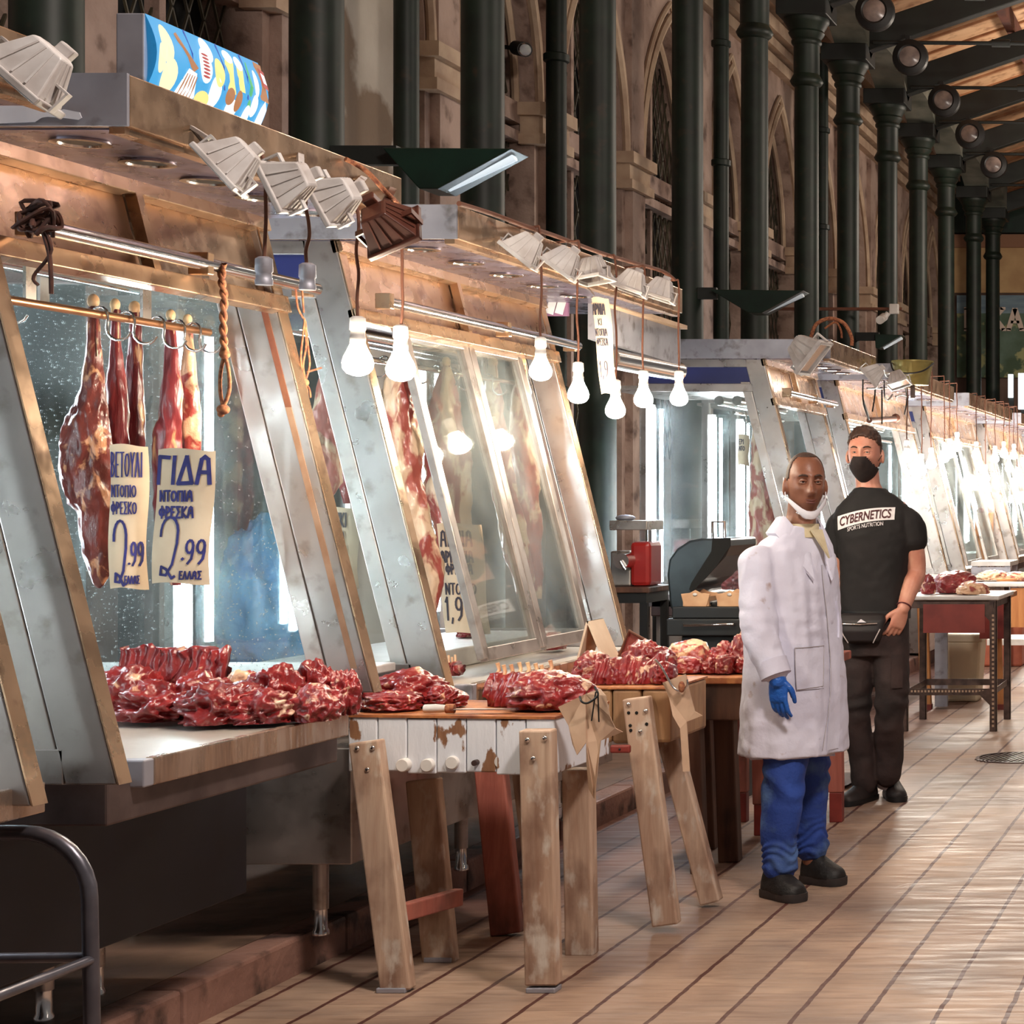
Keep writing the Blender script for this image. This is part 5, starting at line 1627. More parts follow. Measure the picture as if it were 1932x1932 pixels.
# ---------------------------------------------------------------- hanging meat
def hanging(label, u, Y, prof, m, seed, v_knob=None, group=None, name='goat_haunch', flat=0.8, bone=True):
    """prof: (v, left u, right u) outline down the picture at distance Y"""
    s = F / Y
    c = at(u, prof[0][0], Y)
    t = thing(name, label, 'meat', c, 0, group)
    ns = 40
    rings = []
    pr = []
    for i in range(len(prof) - 1):
        for k in range(9):
            f = k / 9
            f = f * f * (3 - 2 * f) if False else f
            pr.append([prof[i][j] + (prof[i + 1][j] - prof[i][j]) * f for j in range(3)])
    pr.append(list(prof[-1]))
    for v, ul, ur in pr:
        z = EYE + (V0 - v) / s - c.z
        x = ((ul + ur) / 2 - u) / s
        r = (ur - ul) / 2 / s
        ring = []
        for k in range(ns):
            a = 2 * math.pi * k / ns
            q = V((x + r * math.cos(a), r * flat * math.sin(a), z))
            d = V((math.cos(a), math.sin(a), 0))
            n1 = noise.noise(V((q.x * 14, q.y * 14, q.z * 7)) + V((seed, 0, 0)))
            n2 = abs(noise.noise(V((q.x * 34, q.y * 34, q.z * 10)) + V((seed, 4, 0))))
            n3 = noise.noise(V((q.x * 70, q.y * 70, q.z * 34)) + V((seed, 8, 0)))
            ring.append(q + d * r * (0.24 * n1 + 0.26 * (0.35 - n2 * 1.3) + 0.10 * n3))
        rings.append(ring)
    part('flesh', MB().loft(rings), m, t, 180)
    if bone:
        z0 = 0.0
        r = (prof[0][2] - prof[0][1]) / 2 / s
        part('shank_bone', MB().tube([(0, 0, -0.09), (0, 0, -0.02), (0, 0, 0.01)], [r * 0.8, r * 0.8, r * 0.95], 10).ball((0, 0, 0.014), (r * 1.15, r * 1.0, r * 1.5)), BONE, t, 70)
        part('sinew', MB().tube([(r * 0.9, -r * 0.4, 0.0), (r * 1.0, -r * 0.5, -0.07), (r * 1.3, -r * 0.8, -0.14)], [r * 0.28, r * 0.25, r * 0.12], 7), M_FAT, t, 70)
    return t


gl = 'legs hanging in the front stall'
hanging('big dark goat leg and shoulder, leftmost of the hanging row', 176, 5.28, [(578, 167, 186), (640, 165, 190), (700, 158, 196), (760, 146, 200), (790, 130, 204), (820, 120, 206), (850, 118, 206), (900, 124, 206), (950, 132, 205), (965, 146, 206), (1000, 152, 208), (1050, 162, 207), (1085, 170, 204), (1104, 178, 196), (1110, 184, 190)], M_DARKLEG, 1, group=gl)
hanging('hanging goat leg, second from the left', 217, 5.38, [(584, 210, 226), (640, 206, 228), (700, 202, 232), (760, 200, 238), (820, 202, 240), (860, 204, 240), (960, 206, 238), (1060, 212, 232), (1090, 218, 226)], M_LEG, 2, group=gl)
hanging('hanging goat leg above the left price card, third from the left', 254, 5.46, [(590, 246, 264), (640, 243, 266), (700, 240, 270), (760, 238, 272), (820, 238, 276), (860, 238, 274), (960, 240, 272), (1060, 246, 266), (1090, 252, 260)], M_LEG, 3, group=gl)
hanging('hanging goat leg above the right price card, fourth from the left', 322, 5.38, [(604, 315, 330), (660, 312, 334), (720, 308, 340), (790, 300, 342), (815, 288, 342), (850, 290, 342), (950, 292, 340), (1010, 298, 340), (1080, 308, 344), (1104, 324, 342)], M_LEG, 4, group=gl)
hanging('pale fatty leg with a small hook ring, rightmost of the hanging row', 354, 5.46, [(612, 348, 362), (660, 346, 366), (710, 343, 370), (740, 342, 374), (800, 342, 378), (850, 342, 378), (950, 342, 376), (1050, 346, 370), (1070, 352, 364)], M_FAT, 5, group=gl)
rail('hanging_rail', 'copper-coloured rail with hooks carrying the goat legs in the front stall', (-3.03, 4.4, 1.995), (-3.03, 5.52, 1.995), (5.0, 5.12, 5.26, 5.36, 5.44), 2.2, mat('copper_rail', (206, 150, 110), rough=0.3, metal=0.9))
rail('hanging_rail', 'second chrome rail of the front stall, at the top left edge', (-3.3, 4.4, 2.04), (-3.3, 5.5, 2.04), (4.6, 4.8, 5.0), 2.2)
gs = 'carcasses hanging in the second stall'
hanging('red and cream half carcass hanging between the two grey end posts', 618, 6.85, [(665, 610, 618), (700, 606, 622), (760, 594, 632), (800, 584, 640), (840, 582, 642), (880, 588, 642), (910, 604, 642), (935, 612, 628)], M_CARC, 6, group=gs, name='hanging_carcass')
hanging('dark red trimmings hanging left of the second stall post', 652, 6.95, [(850, 648, 656), (880, 644, 660), (920, 640, 664), (950, 648, 660)], M_RED, 7, group=gs, name='hanging_carcass', bone=False)
hanging('large pale lamb carcass behind the first sash of the second stall', 748, 7.0, [(680, 738, 752), (720, 728, 768), (770, 718, 782), (830, 716, 790), (880, 728, 794), (940, 744, 800), (1000, 752, 816), (1060, 764, 830), (1100, 768, 830), (1150, 776, 824), (1200, 790, 818)], M_CARC, 8, group=gs, name='hanging_carcass')
hanging('pale carcass showing dimly through the first sash glass', 842, 7.45, [(690, 836, 850), (740, 820, 862), (800, 806, 872), (880, 800, 880), (960, 812, 886), (1040, 826, 890), (1100, 836, 884)], M_CARC, 9, group=gs, name='hanging_carcass')
hanging('red and white carcass between the two sashes', 930, 8.05, [(690, 922, 938), (740, 912, 944), (800, 908, 952), (860, 916, 962), (920, 930, 974), (990, 940, 990), (1060, 958, 1004), (1120, 976, 1008)], M_CARC, 10, group=gs, name='hanging_carcass')
hanging('pale pink carcass hanging by the second sash', 985, 8.22, [(690, 978, 992), (740, 968, 1002), (800, 962, 1010), (900, 970, 1016), (1000, 984, 1022), (1080, 996, 1024), (1130, 1006, 1022)], M_CARC, 11, group=gs, name='hanging_carcass')
hanging('goat carcass with pale hide hanging in the third stall behind the white coat', 1446, 12.1, [(790, 1422, 1428), (830, 1418, 1434), (860, 1418, 1454), (900, 1418, 1464), (950, 1416, 1470), (1000, 1416, 1472), (1040, 1420, 1464)], M_CARC, 12, group='carcasses in the third stall', name='hanging_carcass')
hanging('thin red shank hanging beside the hide carcass in the third stall', 1468, 12.3, [(800, 1458, 1464), (840, 1454, 1472), (880, 1452, 1478), (930, 1456, 1480), (960, 1460, 1474)], M_LEG, 13, group='carcasses in the third stall', name='hanging_carcass')
rail('hanging_rail', 'chrome rail with hooks inside the second stall', (-3.2, 6.65, 2.02), (-3.2, 8.4, 2.02), (6.85, 7.0, 7.2, 7.45, 7.6, 7.95), 2.2)
rail('hanging_rail', 'chrome rail with hooks inside the third stall', (-3.2, 11.7, 2.06), (-3.2, 12.9, 2.06), (11.9, 12.1, 12.3, 12.5), 2.2)
rail('hanging_rail', 'chrome rail inside the stall behind the man in black', (-3.1, 13.7, 2.02), (-3.1, 16.2, 2.02), (14.0, 14.4, 15.0), 2.2)

# ---------------------------------------------------------------- price cards
s = F / 5.22
k = 1 / s
price_card('price_card', 'large price card with blue GIDA lettering and 2.99, front of the hanging legs', at(353, 848, 5.20), 108 * k, 252 * k, 0.0,
           [('ΓΙΔΑ', -50 * k, -64 * k, 50 * k, 7.5 * k, 0.74), ('ΝΤΟΠΙΑ', -44 * k, -97 * k, 19 * k, 4.0 * k, 0.78), ('ΦΡΕΣΚΑ', -45 * k, -128 * k, 20 * k, 4.0 * k, 0.72),
            ('2', -38 * k, -238 * k, 112 * k, 5.0 * k, 0.52), ('.', 8 * k, -206 * k, 22 * k, 5 * k, 1), ('99', 14 * k, -214 * k, 44 * k, 4.5 * k, 0.6), ('ΕΛΛΑΣ', 6 * k, -243 * k, 14 * k, 3.0 * k, 0.70)], group='price cards', tilt=0.05)
price_card('price_card', 'narrower price card with VETOULI lettering, left of the larger one', at(243, 840, 5.25), 64 * k, 272 * k, 0.35,
           [('ΒΕΤΟΥΛΙ', -29 * k, -60 * k, 46 * k, 2.6 * k, 0.235), ('ΝΤΟΠΙΟ', -28 * k, -98 * k, 22 * k, 2.4 * k, 0.44), ('ΦΡΕΣΚΟ', -29 * k, -130 * k, 22 * k, 2.4 * k, 0.42),
            ('2', -24 * k, -262 * k, 120 * k, 4.6 * k, 0.30), ('.', 2 * k, -225 * k, 16 * k, 4 * k, 1), ('99', 6 * k, -228 * k, 44 * k, 3.8 * k, 0.36), ('ΕΛΛΑΣ', -4 * k, -262 * k, 14 * k, 2.4 * k, 0.45)], group='price cards')
s = F / 6.8
k = 1 / s
price_card('price_card', 'half hidden price card between the grey posts of the two stalls', at(640, 958, 6.78), 70 * k, 150 * k, 0.1,
           [('ΚΑΤΣΙΚΙ', -34 * k, -36 * k, 26 * k, 3 * k, 0.42), ('ΝΤΟΠΙΟ', -28 * k, -62 * k, 18 * k, 2.6 * k, 0.5), ('ΦΡΕΣΚΟ', -28 * k, -88 * k, 18 * k, 2.6 * k, 0.5)], group='price cards', ink=INK_DARK)
s = F / 7.3
k = 1 / s
price_card('price_card', 'tall price card behind the first sash of the second stall', at(866, 988, 7.25), 84 * k, 205 * k, 0.0,
           [('ΑΡΝΙΑ', -36 * k, -42 * k, 28 * k, 4 * k, 0.62), ('ΑΡΝΑΚΙΑ', -38 * k, -72 * k, 20 * k, 3.6 * k, 0.6), ('ΦΡΕΣΚΑ', -30 * k, -94 * k, 18 * k, 3.4 * k, 0.6), ('ΝΤΟΠΙΟ', -34 * k, -132 * k, 20 * k, 3 * k, 0.68), ('1,9', -36 * k, -180 * k, 42 * k, 4 * k, 0.6)], group='price cards', ink=INK_DARK, tilt=-0.08)
s = F / 7.72
k = 1 / s
price_card('price_card', 'long narrow card strip hanging from a wire under the tan floodlight', at(1132, 562, 7.72), 32 * k, 182 * k, 0.0,
           [('ΑΡΝΙΑ', -15 * k, -32 * k, 20 * k, 2.2 * k, 0.34), ('ΚΙ', -6 * k, -52 * k, 12 * k, 1.6 * k, 0.6), ('ΝΤΟΠΙΑ', -14 * k, -72 * k, 13 * k, 1.6 * k, 0.40), ('ΦΡΕΣΚΑ', -14 * k, -90 * k, 13 * k, 1.6 * k, 0.36), ('1,9', -12 * k, -150 * k, 30 * k, 2 * k, 0.4)], group='price cards', tilt=-0.10, ink=INK_DARK)
st_ = bpy.data.objects['price_card.004']
part('wire', MB().tube([at(1118, 562, 7.72), at(1121, 556, 7.72), V((-2.735, 7.72, 2.41))], 0.003, 6), CHROME, st_, world=True)
s = F / 11.9
k = 1 / s
price_card('price_card', 'small cream card hanging in the third stall', at(1403, 820, 11.9), 21 * k, 58 * k, 0.0, [('ΕΡΙ', -8 * k, -18 * k, 9 * k, 1.5 * k, 0.6), ('ΝΤΟ', -8 * k, -30 * k, 8 * k, 1.4 * k, 0.6)], group='price cards', ink=INK_DARK)
s = F / 5.2
# card hooks
t = thing('tent_card', 'folded cream price card standing like a tent on the bare butcher block', 'price sign', at(1106, 1172, 6.98))
a, b, c = at(1078, 1250, 6.98), at(1106, 1172, 6.98), at(1152, 1248, 6.98)
a.z = c.z = 0.856
part('card', MB().prism([a, b, b + V((0.008, 0, 0)), a + V((0.008, 0, 0))], (0, 0.16, 0)).prism([b, c, c + V((0.010, 0, 0)), b + V((0.008, 0, 0.0))], (0, 0.16, 0)), PAPER, t, world=True)
t = thing('tray', 'red-brown tray propped up behind the meat of the bare butcher block', 'tray', at(1195, 1230, 7.12))
part('plate', MB().prism([at(1164, 1248, 7.12), at(1187, 1190, 7.12), at(1252, 1226, 7.12), at(1242, 1252, 7.12)], (0, 0.012, 0)), mat('tray_brown', (150, 70, 62), (118, 50, 46), rough=0.4), t, world=True)
part('rim', MB().tube([at(1164, 1248, 7.11), at(1187, 1190, 7.11), at(1254, 1228, 7.11)], 0.006, 8), CORD, t, world=True)

# cards and apron skins hung on the side of the blocks, held by meat hooks
SKIN = mat('greased_card', (206, 176, 150), (176, 142, 118), scale=6, rough=0.6)


def flap(name, label, cat, outline, Y, dy, m, root=None):
    t = thing(name, label, cat, at(outline[0][0], outline[0][1], Y))
    pts = [at(u, v, Y) + V((0, dy * math.sin(i * 1.3), 0)) for i, (u, v) in enumerate(outline)]
    c = sum(pts, V()) / len(pts)
    mb = MB()
    n = len(pts)
    mb.prism(pts, (0, 0.006, 0))
    part('sheet', mb, m, t, world=True)
    return t


flap('butcher_card', 'cream paper card hooked to the right side of the white butcher block', 'price sign', [(1053, 1334), (1102, 1310), (1130, 1300), (1144, 1312), (1152, 1350), (1160, 1374), (1172, 1382), (1132, 1398), (1130, 1440), (1126, 1478), (1120, 1508), (1108, 1490), (1106, 1440), (1108, 1400), (1090, 1424), (1078, 1404), (1070, 1370)], 5.86, 0.012, SKIN)
t = flap('butcher_card', 'stiff grey-cream card hooked over the right corner of the bare butcher block', 'price sign', [(1250, 1288), (1292, 1272), (1302, 1312), (1312, 1342), (1326, 1350), (1295, 1362), (1300, 1456), (1288, 1456), (1284, 1374), (1270, 1350), (1262, 1318)], 6.66, 0.008, SKIN)
t = thing('meat_hook', 'steel hook with string holding the card on the bare butcher block', 'hook', at(1270, 1290, 6.65))
part('wire', MB().tube(spline([at(1236, 1244, 6.62), at(1250, 1262, 6.64), at(1268, 1294, 6.64), at(1284, 1304, 6.64), at(1296, 1294, 6.64), at(1296, 1282, 6.64)], 5), 0.004, 7), CHROME, t, 60, world=True)
part('string', MB().ball(at(1286, 1296, 6.63), (0.012, 0.008, 0.02)), ROPE, t, 60, world=True)
t = thing('meat_hook', 'dark steel hook holding the apron-like card on the white butcher block', 'hook', at(1110, 1310, 5.84))
part('wire', MB().tube(spline([at(1094, 1314, 5.84), at(1098, 1324, 5.83), at(1110, 1326, 5.83), at(1128, 1312, 5.83), at(1122, 1296, 5.84)], 5), 0.0035, 7).tube([at(1124, 1305, 5.83), at(1116, 1360, 5.85)], 0.0025, 6).tube([at(1128, 1305, 5.83), at(1130, 1362, 5.85)], 0.0025, 6), BLACK, t, 60, world=True)

# end wall lettering
t2 = bpy.data.objects['sign_board']
lm = MB()
SER = {'Κ': [[(0.12, 0), (0.12, 1)], [(0.0, 0.0), (0.26, 0.0)], [(0.0, 1.0), (0.26, 1.0)], [(0.68, 1), (0.14, 0.42)], [(0.28, 0.56), (0.74, 0)], [(0.56, 1.0), (0.82, 1.0)], [(0.62, 0.0), (0.90, 0.0)]],
       'Α': [[(0.1, 0), (0.42, 1), (0.76, 0)], [(0.22, 0.36), (0.64, 0.36)], [(0.0, 0), (0.22, 0)], [(0.64, 0), (0.9, 0)]],
       'Ι': [[(0.13, 0), (0.13, 1)], [(0, 0), (0.26, 0)], [(0, 1), (0.26, 1)]]}
Ys = YE - 0.125
s = F / Ys
for ch, u in (('Ι', 1819), ('Κ', 1866), ('Α', 1899)):
    hh = 40 / s
    o = at(u, 622, Ys)
    for st in SER[ch]:
        for (ax, az), (bx, bz) in zip(st, st[1:]):
            thick = 0.05 if abs(ax - bx) > 0.15 and az == bz else 0.09
            lm.bar(o + V((ax * hh * 0.95, 0, az * hh)), o + V((bx * hh * 0.95, 0, bz * hh)), thick, 0.03, (0, 0, 1) if az == bz else (1, 0, 0))
part('lettering', lm, mat('letter_pale', (226, 206, 190), rough=0.6), t2, world=True)

# ---------------------------------------------------------------- people
def bake(o):
    bpy.context.view_layer.update()
    dg = bpy.context.evaluated_depsgraph_get()
    me = bpy.data.meshes.new_from_object(o.evaluated_get(dg), depsgraph=dg)
    o.modifiers.clear()
    o.data = me
    return o


def skin_over(name, mb, m, parent, voxel=0.006, smooth=3, wrinkle=None):
    """one continuous surface grown over overlapping closed shapes"""
    o = part(name, mb, m, parent)
    md = o.modifiers.new('remesh', 'REMESH')
    md.mode, md.voxel_size, md.use_smooth_shade = 'VOXEL', voxel, True
    if smooth:
        sm = o.modifiers.new('smooth', 'SMOOTH')
        sm.factor, sm.iterations = 0.5, smooth
    bake(o)
    me = o.data
    me.materials.clear()
    me.materials.append(m)
    if wrinkle:
        ns = [v.normal.copy() for v in me.vertices]
        for v, n in zip(me.vertices, ns):
            v.co += n * wrinkle(v.co)
    for p in me.polygons:
        p.use_smooth = True
    me.update()
    return o


def ring(c, rx, ry, ang=0.0, n=36, ex=2.2, mod=None):
    """closed level ring about c; rx across, ry fore and aft, turned by ang"""
    out = []
    ca, sa = math.cos(ang), math.sin(ang)
    for k in range(n):
        a = 2 * math.pi * k / n
        x = rx * math.copysign(abs(math.cos(a)) ** (2 / ex), math.cos(a))
        y = ry * math.copysign(abs(math.sin(a)) ** (2 / ex), math.sin(a))
        f = 1 + (mod(a) if mod else 0)
        out.append(V((c[0] + (x * ca - y * sa) * f, c[1] + (x * sa + y * ca) * f, c[2])))
    return out


def limb(mb, pts, rad, n=16, steps=5):
    """tapering limb through joints, rounded ends"""
    ps = spline(pts, steps)
    rs = []
    for i in range(len(rad) - 1):
        for k in range(steps):
            f = k / steps
            rs.append(rad[i] + (rad[i + 1] - rad[i]) * f)
    rs.append(rad[-1])
    d0, d1 = (ps[0] - ps[1]).normalized(), (ps[-1] - ps[-2]).normalized()
    e0 = [(ps[0] + d0 * rs[0] * q, rs[0] * math.sqrt(max(0.02, 1 - q * q))) for q in (0.95, 0.7, 0.35)]
    e1 = [(ps[-1] + d1 * rs[-1] * q, rs[-1] * math.sqrt(max(0.02, 1 - q * q))) for q in (0.35, 0.7, 0.95)]
    allp = e0 + list(zip(ps, rs)) + e1
    mb.tube([p for p, r in allp], [r for p, r in allp], n)


def gauss(x, z, cx, cz, sx, sz):
    return math.exp(-((x - cx) / sx) ** 2 / 2 - ((z - cz) / sz) ** 2 / 2)


def head_point(n, k=1.0, feat=1.0, jaw=1.0):
    """surface of a head in its own frame: x to its left, -y forward, z up, origin in the middle"""
    x, y, z = n
    rx, ry, rz = 0.076, 0.095, 0.122
    p = V((x * rx, y * ry, z * rz))
    fr = max(0.0, -y)
    if z < 0:
        t = -z
        p.x *= 1 - 0.36 * jaw * t ** 2.0
        if y > 0:
            p.y *= 1 - 0.55 * t ** 1.2
        else:
            p.y *= 1 + 0.02 * t
    else:
        p.x *= 1 + 0.10 * z + 0.14 * z * z
        p.z *= 1 - 0.04 * z
        if y < 0:
            p.y *= 1 + 0.06 * z * z
    if fr > 0 and feat:
        f = 0.0
        X, Z = p.x, p.z
        w = min(1, fr * 2.2)
        f += 0.013 * gauss(X, Z, 0, 0.004, 0.0085, 0.022)
        f += 0.024 * gauss(X, Z, 0, -0.025, 0.011, 0.011)
        f += 0.011 * gauss(abs(X), Z, 0.0145, -0.031, 0.007, 0.0075)
        f -= 0.013 * gauss(abs(X), Z, 0.031, 0.013, 0.014, 0.0095)
        f -= 0.006 * gauss(abs(X), Z, 0.015, 0.012, 0.006, 0.010)
        f += 0.008 * gauss(abs(X), Z, 0.030, 0.036, 0.020, 0.0065)
        f += 0.006 * gauss(abs(X), Z, 0.047, -0.014, 0.014, 0.012)
        f -= 0.006 * gauss(abs(X), Z, 0.048, -0.052, 0.014, 0.018)
        f -= 0.003 * gauss(abs(X), Z, 0.026, -0.040, 0.004, 0.014)
        f += 0.008 * gauss(X, Z, 0, -0.058, 0.022, 0.009)
        f -= 0.005 * gauss(X, Z, 0, -0.061, 0.018, 0.0025)
        f += 0.008 * gauss(X, Z, 0, -0.098, 0.020, 0.014)
        f -= 0.004 * gauss(X, Z, 0, -0.077, 0.024, 0.006)
        p.y -= f * w * feat
    return p * k


def sphere_dirs(nu=72, nv=54):
    vs, fs = [], []
    for j in range(nv + 1):
        a = -math.pi / 2 + math.pi * (j + 0.001) / (nv + 0.002)
        for i in range(nu):
            b = 2 * math.pi * i / nu
            vs.append(V((math.cos(a) * math.cos(b), math.cos(a) * math.sin(b), math.sin(a))))
    for j in range(nv):
        for i in range(nu):
            k = (i + 1) % nu
            fs.append((j * nu + i, j * nu + k, (j + 1) * nu + k, (j + 1) * nu + i))
    fs.append(tuple(range(nu - 1, -1, -1)))
    fs.append(tuple(range(nv * nu, (nv + 1) * nu)))
    return vs, fs


SD = sphere_dirs()


def head_mb(mb, M):
    mb.add([M @ head_point(n) for n in SD[0]], SD[1])
    for s in (-1, 1):
        e = MB().ball((0, 0, 0), (0.010, 0.021, 0.034), 12, 8)
        q = Matrix.Translation((s * 0.082, 0.012, -0.010)) @ Matrix.Rotation(s * R(28), 4, 'Z') @ Matrix.Rotation(R(-10), 4, 'X')
        mb.add([M @ (q @ p) for p in e.v], e.f)


def head_shell(M, keep, off, feat=0.0, jaw=1.0, noise_amp=0.0, freq=60, thick=0.004):
    """closed shell lying over part of the head"""
    vs, fs = SD
    ok = [keep(n, head_point(n)) for n in vs]
    out, inn = [], []
    for n in vs:
        p = head_point(n, 1.0, feat, jaw)
        d = V((n.x / 0.076, n.y / 0.095, n.z / 0.122)).normalized()
        o = off(n, p) + noise_amp * noise.noise(p * freq)
        out.append(M @ (p + d * o))
        inn.append(M @ (p + d * (o - thick)))
    mb = MB()
    N = len(vs)
    mb.v = out + inn
    sel = [f for f in fs if len(f) == 4 and all(ok[i] for i in f)]
    edge = {}
    for f in sel:
        for a, b in zip(f, f[1:] + f[:1]):
            edge[(a, b)] = True
    for f in sel:
        mb.f.append(f)
        mb.f.append(tuple(N + i for i in reversed(f)))
    for (a, b) in edge:
        if (b, a) not in edge:
            mb.f.append((b, a, N + a, N + b))
    used = sorted({i for f in mb.f for i in f})
    mp = {i: k for k, i in enumerate(used)}
    mb.v = [mb.v[i] for i in used]
    mb.f = [tuple(mp[i] for i in f) for f in mb.f]
    return mb


def hand(mb, wrist, d, nrm, side, k=1.0, curl=(14, 18, 22), spread=0.0, thumb=1.0):
    """palm and five fingers; d down the hand, nrm out of the palm, side towards the thumb"""
    d, nrm = V(d).normalized(), V(nrm)
    nrm = (nrm - d * nrm.dot(d)).normalized()
    side = V(side)
    side = (side - d * side.dot(d) - nrm * side.dot(nrm)).normalized()
    W = V(wrist)
    rings = []
    for t, w, h in ((-0.03, 0.027, 0.021), (0.0, 0.028, 0.019), (0.03, 0.038, 0.018), (0.06, 0.042, 0.016), (0.088, 0.041, 0.013), (0.096, 0.036, 0.009)):
        c = W + d * t * k + nrm * 0.002 * math.sin(t * 20)
        rings.append([c + side * (w * k * math.cos(2 * math.pi * q / 16)) + nrm * (h * k * math.sin(2 * math.pi * q / 16)) for q in range(16)])
    mb.loft(rings)
    for i, (o, L) in enumerate(((0.030, 0.072), (0.010, 0.082), (-0.010, 0.076), (-0.029, 0.060))):
        p = W + d * 0.078 * k + side * o * k
        dd = (d + side * spread * (1.5 - i) * 0.1).normalized()
        pts = [p]
        a = 0.0
        for seg, cv in zip((0.46, 0.30, 0.24), curl):
            a += cv + i * 2
            q = dd * math.cos(R(a)) + nrm * math.sin(R(a))
            pts.append(pts[-1] + q * L * seg * k * (1.0 if seg != 0.46 else 1.25))
        limb(mb, pts, [0.0095 * k, 0.0088 * k, 0.008 * k, 0.0068 * k], 10, 3)
    p = W + d * 0.022 * k + side * 0.026 * k + nrm * 0.004
    q = p + (d * 0.7 + side * 0.62 + nrm * 0.25).normalized() * 0.042 * k * thumb
    r = q + (d * 0.95 + side * 0.10 + nrm * 0.35).normalized() * 0.030 * k
    z = r + (d * 0.95 - side * 0.12 + nrm * 0.4).normalized() * 0.024 * k
    limb(mb, [p, q, r, z], [0.015 * k, 0.0115 * k, 0.010 * k, 0.008 * k], 10, 3)


def shoe(mb, heel, toe, w=0.048, h=0.085, sole=None):
    """rounded shoe from heel to toe on the ground"""
    heel, toe = V(heel), V(toe)
    d = (toe - heel)
    L = d.length
    d.normalize()
    s = V((-d.y, d.x, 0))
    rings = []
    for t, ww, hh in ((0.0, 0.45, 0.55), (0.04, 0.72, 0.9), (0.15, 0.82, 1.0), (0.32, 0.84, 1.0), (0.48, 0.9, 0.82), (0.65, 1.0, 0.62), (0.82, 0.96, 0.50), (0.94, 0.72, 0.42), (1.0, 0.40, 0.30)):
        c = heel + d * L * t
        pr = [(-1, 0.0), (-1.04, 0.18), (-0.95, 0.45), (-0.7, 0.82), (-0.3, 1.0), (0.3, 1.0), (0.7, 0.82), (0.95, 0.45), (1.04, 0.18), (1, 0.0)]
        rings.append([c + s * a * w * ww + V((0, 0, b * h * hh)) for a, b in pr])
    mb.loft(rings)
    if sole is not None:
        sr = []
        for t, ww in ((-0.015, 0.5), (0.03, 0.85), (0.2, 0.95), (0.45, 0.98), (0.68, 1.12), (0.86, 1.06), (0.97, 0.78), (1.02, 0.45)):
            c = heel + d * L * t
            sr.append([c + s * a * w * ww * 0.90 + V((0, 0, b)) for a, b in ((-0.94, 0.0), (-1.0, 0.008), (-0.98, 0.02), (0.98, 0.02), (1.0, 0.008), (0.94, 0.0))])
        sole.loft(sr)


def conform(target, outline_fn, nu, nv, off, root, d=(0, 1, 0), thick=0.0):
    """patch laid on the surface of target, looked at along d; outline_fn(a, b) gives hall points"""
    me = target.data
    mw = Matrix.Translation(root.location)
    bvh = BVHTree.FromPolygons([mw @ v.co for v in me.vertices], [tuple(p.vertices) for p in me.polygons])
    d = V(d)
    last = [None]

    def fn(a, b):
        p = V(outline_fn(a, b))
        hit = bvh.ray_cast(p - d * 1.5, d)
        if hit[0] is not None:
            q = hit[0] - d * off
            last[0] = d.dot(q)
            return q
        if last[0] is not None:
            return p + d * (last[0] - d.dot(p))
        return p
    return MB().grid(fn, nu, nv)


def text_mesh(body, size, bold=0.0, shear=0.0, space=1.0):
    cu = bpy.data.curves.new('words', 'FONT')
    cu.body, cu.size, cu.offset, cu.shear, cu.space_character = body, size, bold, shear, space
    cu.align_x = 'CENTER'
    o = bpy.data.objects.new('words', cu)
    COL.objects.link(o)
    bpy.context.view_layer.update()
    dg = bpy.context.evaluated_depsgraph_get()
    me = bpy.data.meshes.new_from_object(o.evaluated_get(dg), depsgraph=dg)
    bpy.data.objects.remove(o)
    bpy.data.curves.remove(cu)
    return me


def face_parts(root, M, iris, brow, lipm, skin, lips=True):
    white = mat('eye_white', (190, 172, 164), rough=0.25)
    for s in (-1, 1):
        c = M @ V((s * 0.0305, -0.0735, 0.0125))
        e = part('eye', MB().ball(c, 0.0115, 14, 10), white, root, 180)
        f = M @ V((s * 0.0305, -0.0845, 0.0122))
        part('iris', MB().ball(c + (f - c) * 0.66, 0.0060, 10, 8), iris, e, 180)
        lid = MB().tube([M @ V((s * (0.0305 + x), -0.0866 + 7.0 * x * x, 0.0172 - 14 * x * x)) for x in (-0.015, -0.008, 0, 0.008, 0.015)], 0.0036, 8)
        part('eyelid', lid, skin, root, 180)
        low = MB().tube([M @ V((s * (0.0305 + x), -0.0846 + 7.0 * x * x, 0.0046 + 12 * x * x)) for x in (-0.014, -0.008, 0, 0.008, 0.014)], 0.0022, 8)
        part('eyelid', low, skin, root, 180)
        b = MB().tube([M @ V((s * q[0], q[1], q[2])) for q in ((0.014, -0.0955, 0.031), (0.024, -0.0945, 0.0355), (0.036, -0.0890, 0.0365), (0.048, -0.0790, 0.032))], [0.003, 0.0042, 0.004, 0.002], 8)
        part('eyebrow', b, brow, root, 180)
    if lips:
        l = MB().tube([M @ V((x, -0.0985 + 9 * x * x, -0.0575 + 1.5 * abs(x) ** 1.5)) for x in (-0.023, -0.012, -0.004, 0.004, 0.012, 0.023)], [0.002, 0.0038, 0.0036, 0.0036, 0.0038, 0.002], 8)
        l.tube([M @ V((x, -0.0975 + 9 * x * x, -0.0655 + 6 * x * x)) for x in (-0.02, -0.01, 0, 0.01, 0.02)], [0.002, 0.0042, 0.005, 0.0042, 0.002], 8)
        part('lips', l, lipm, root, 180)


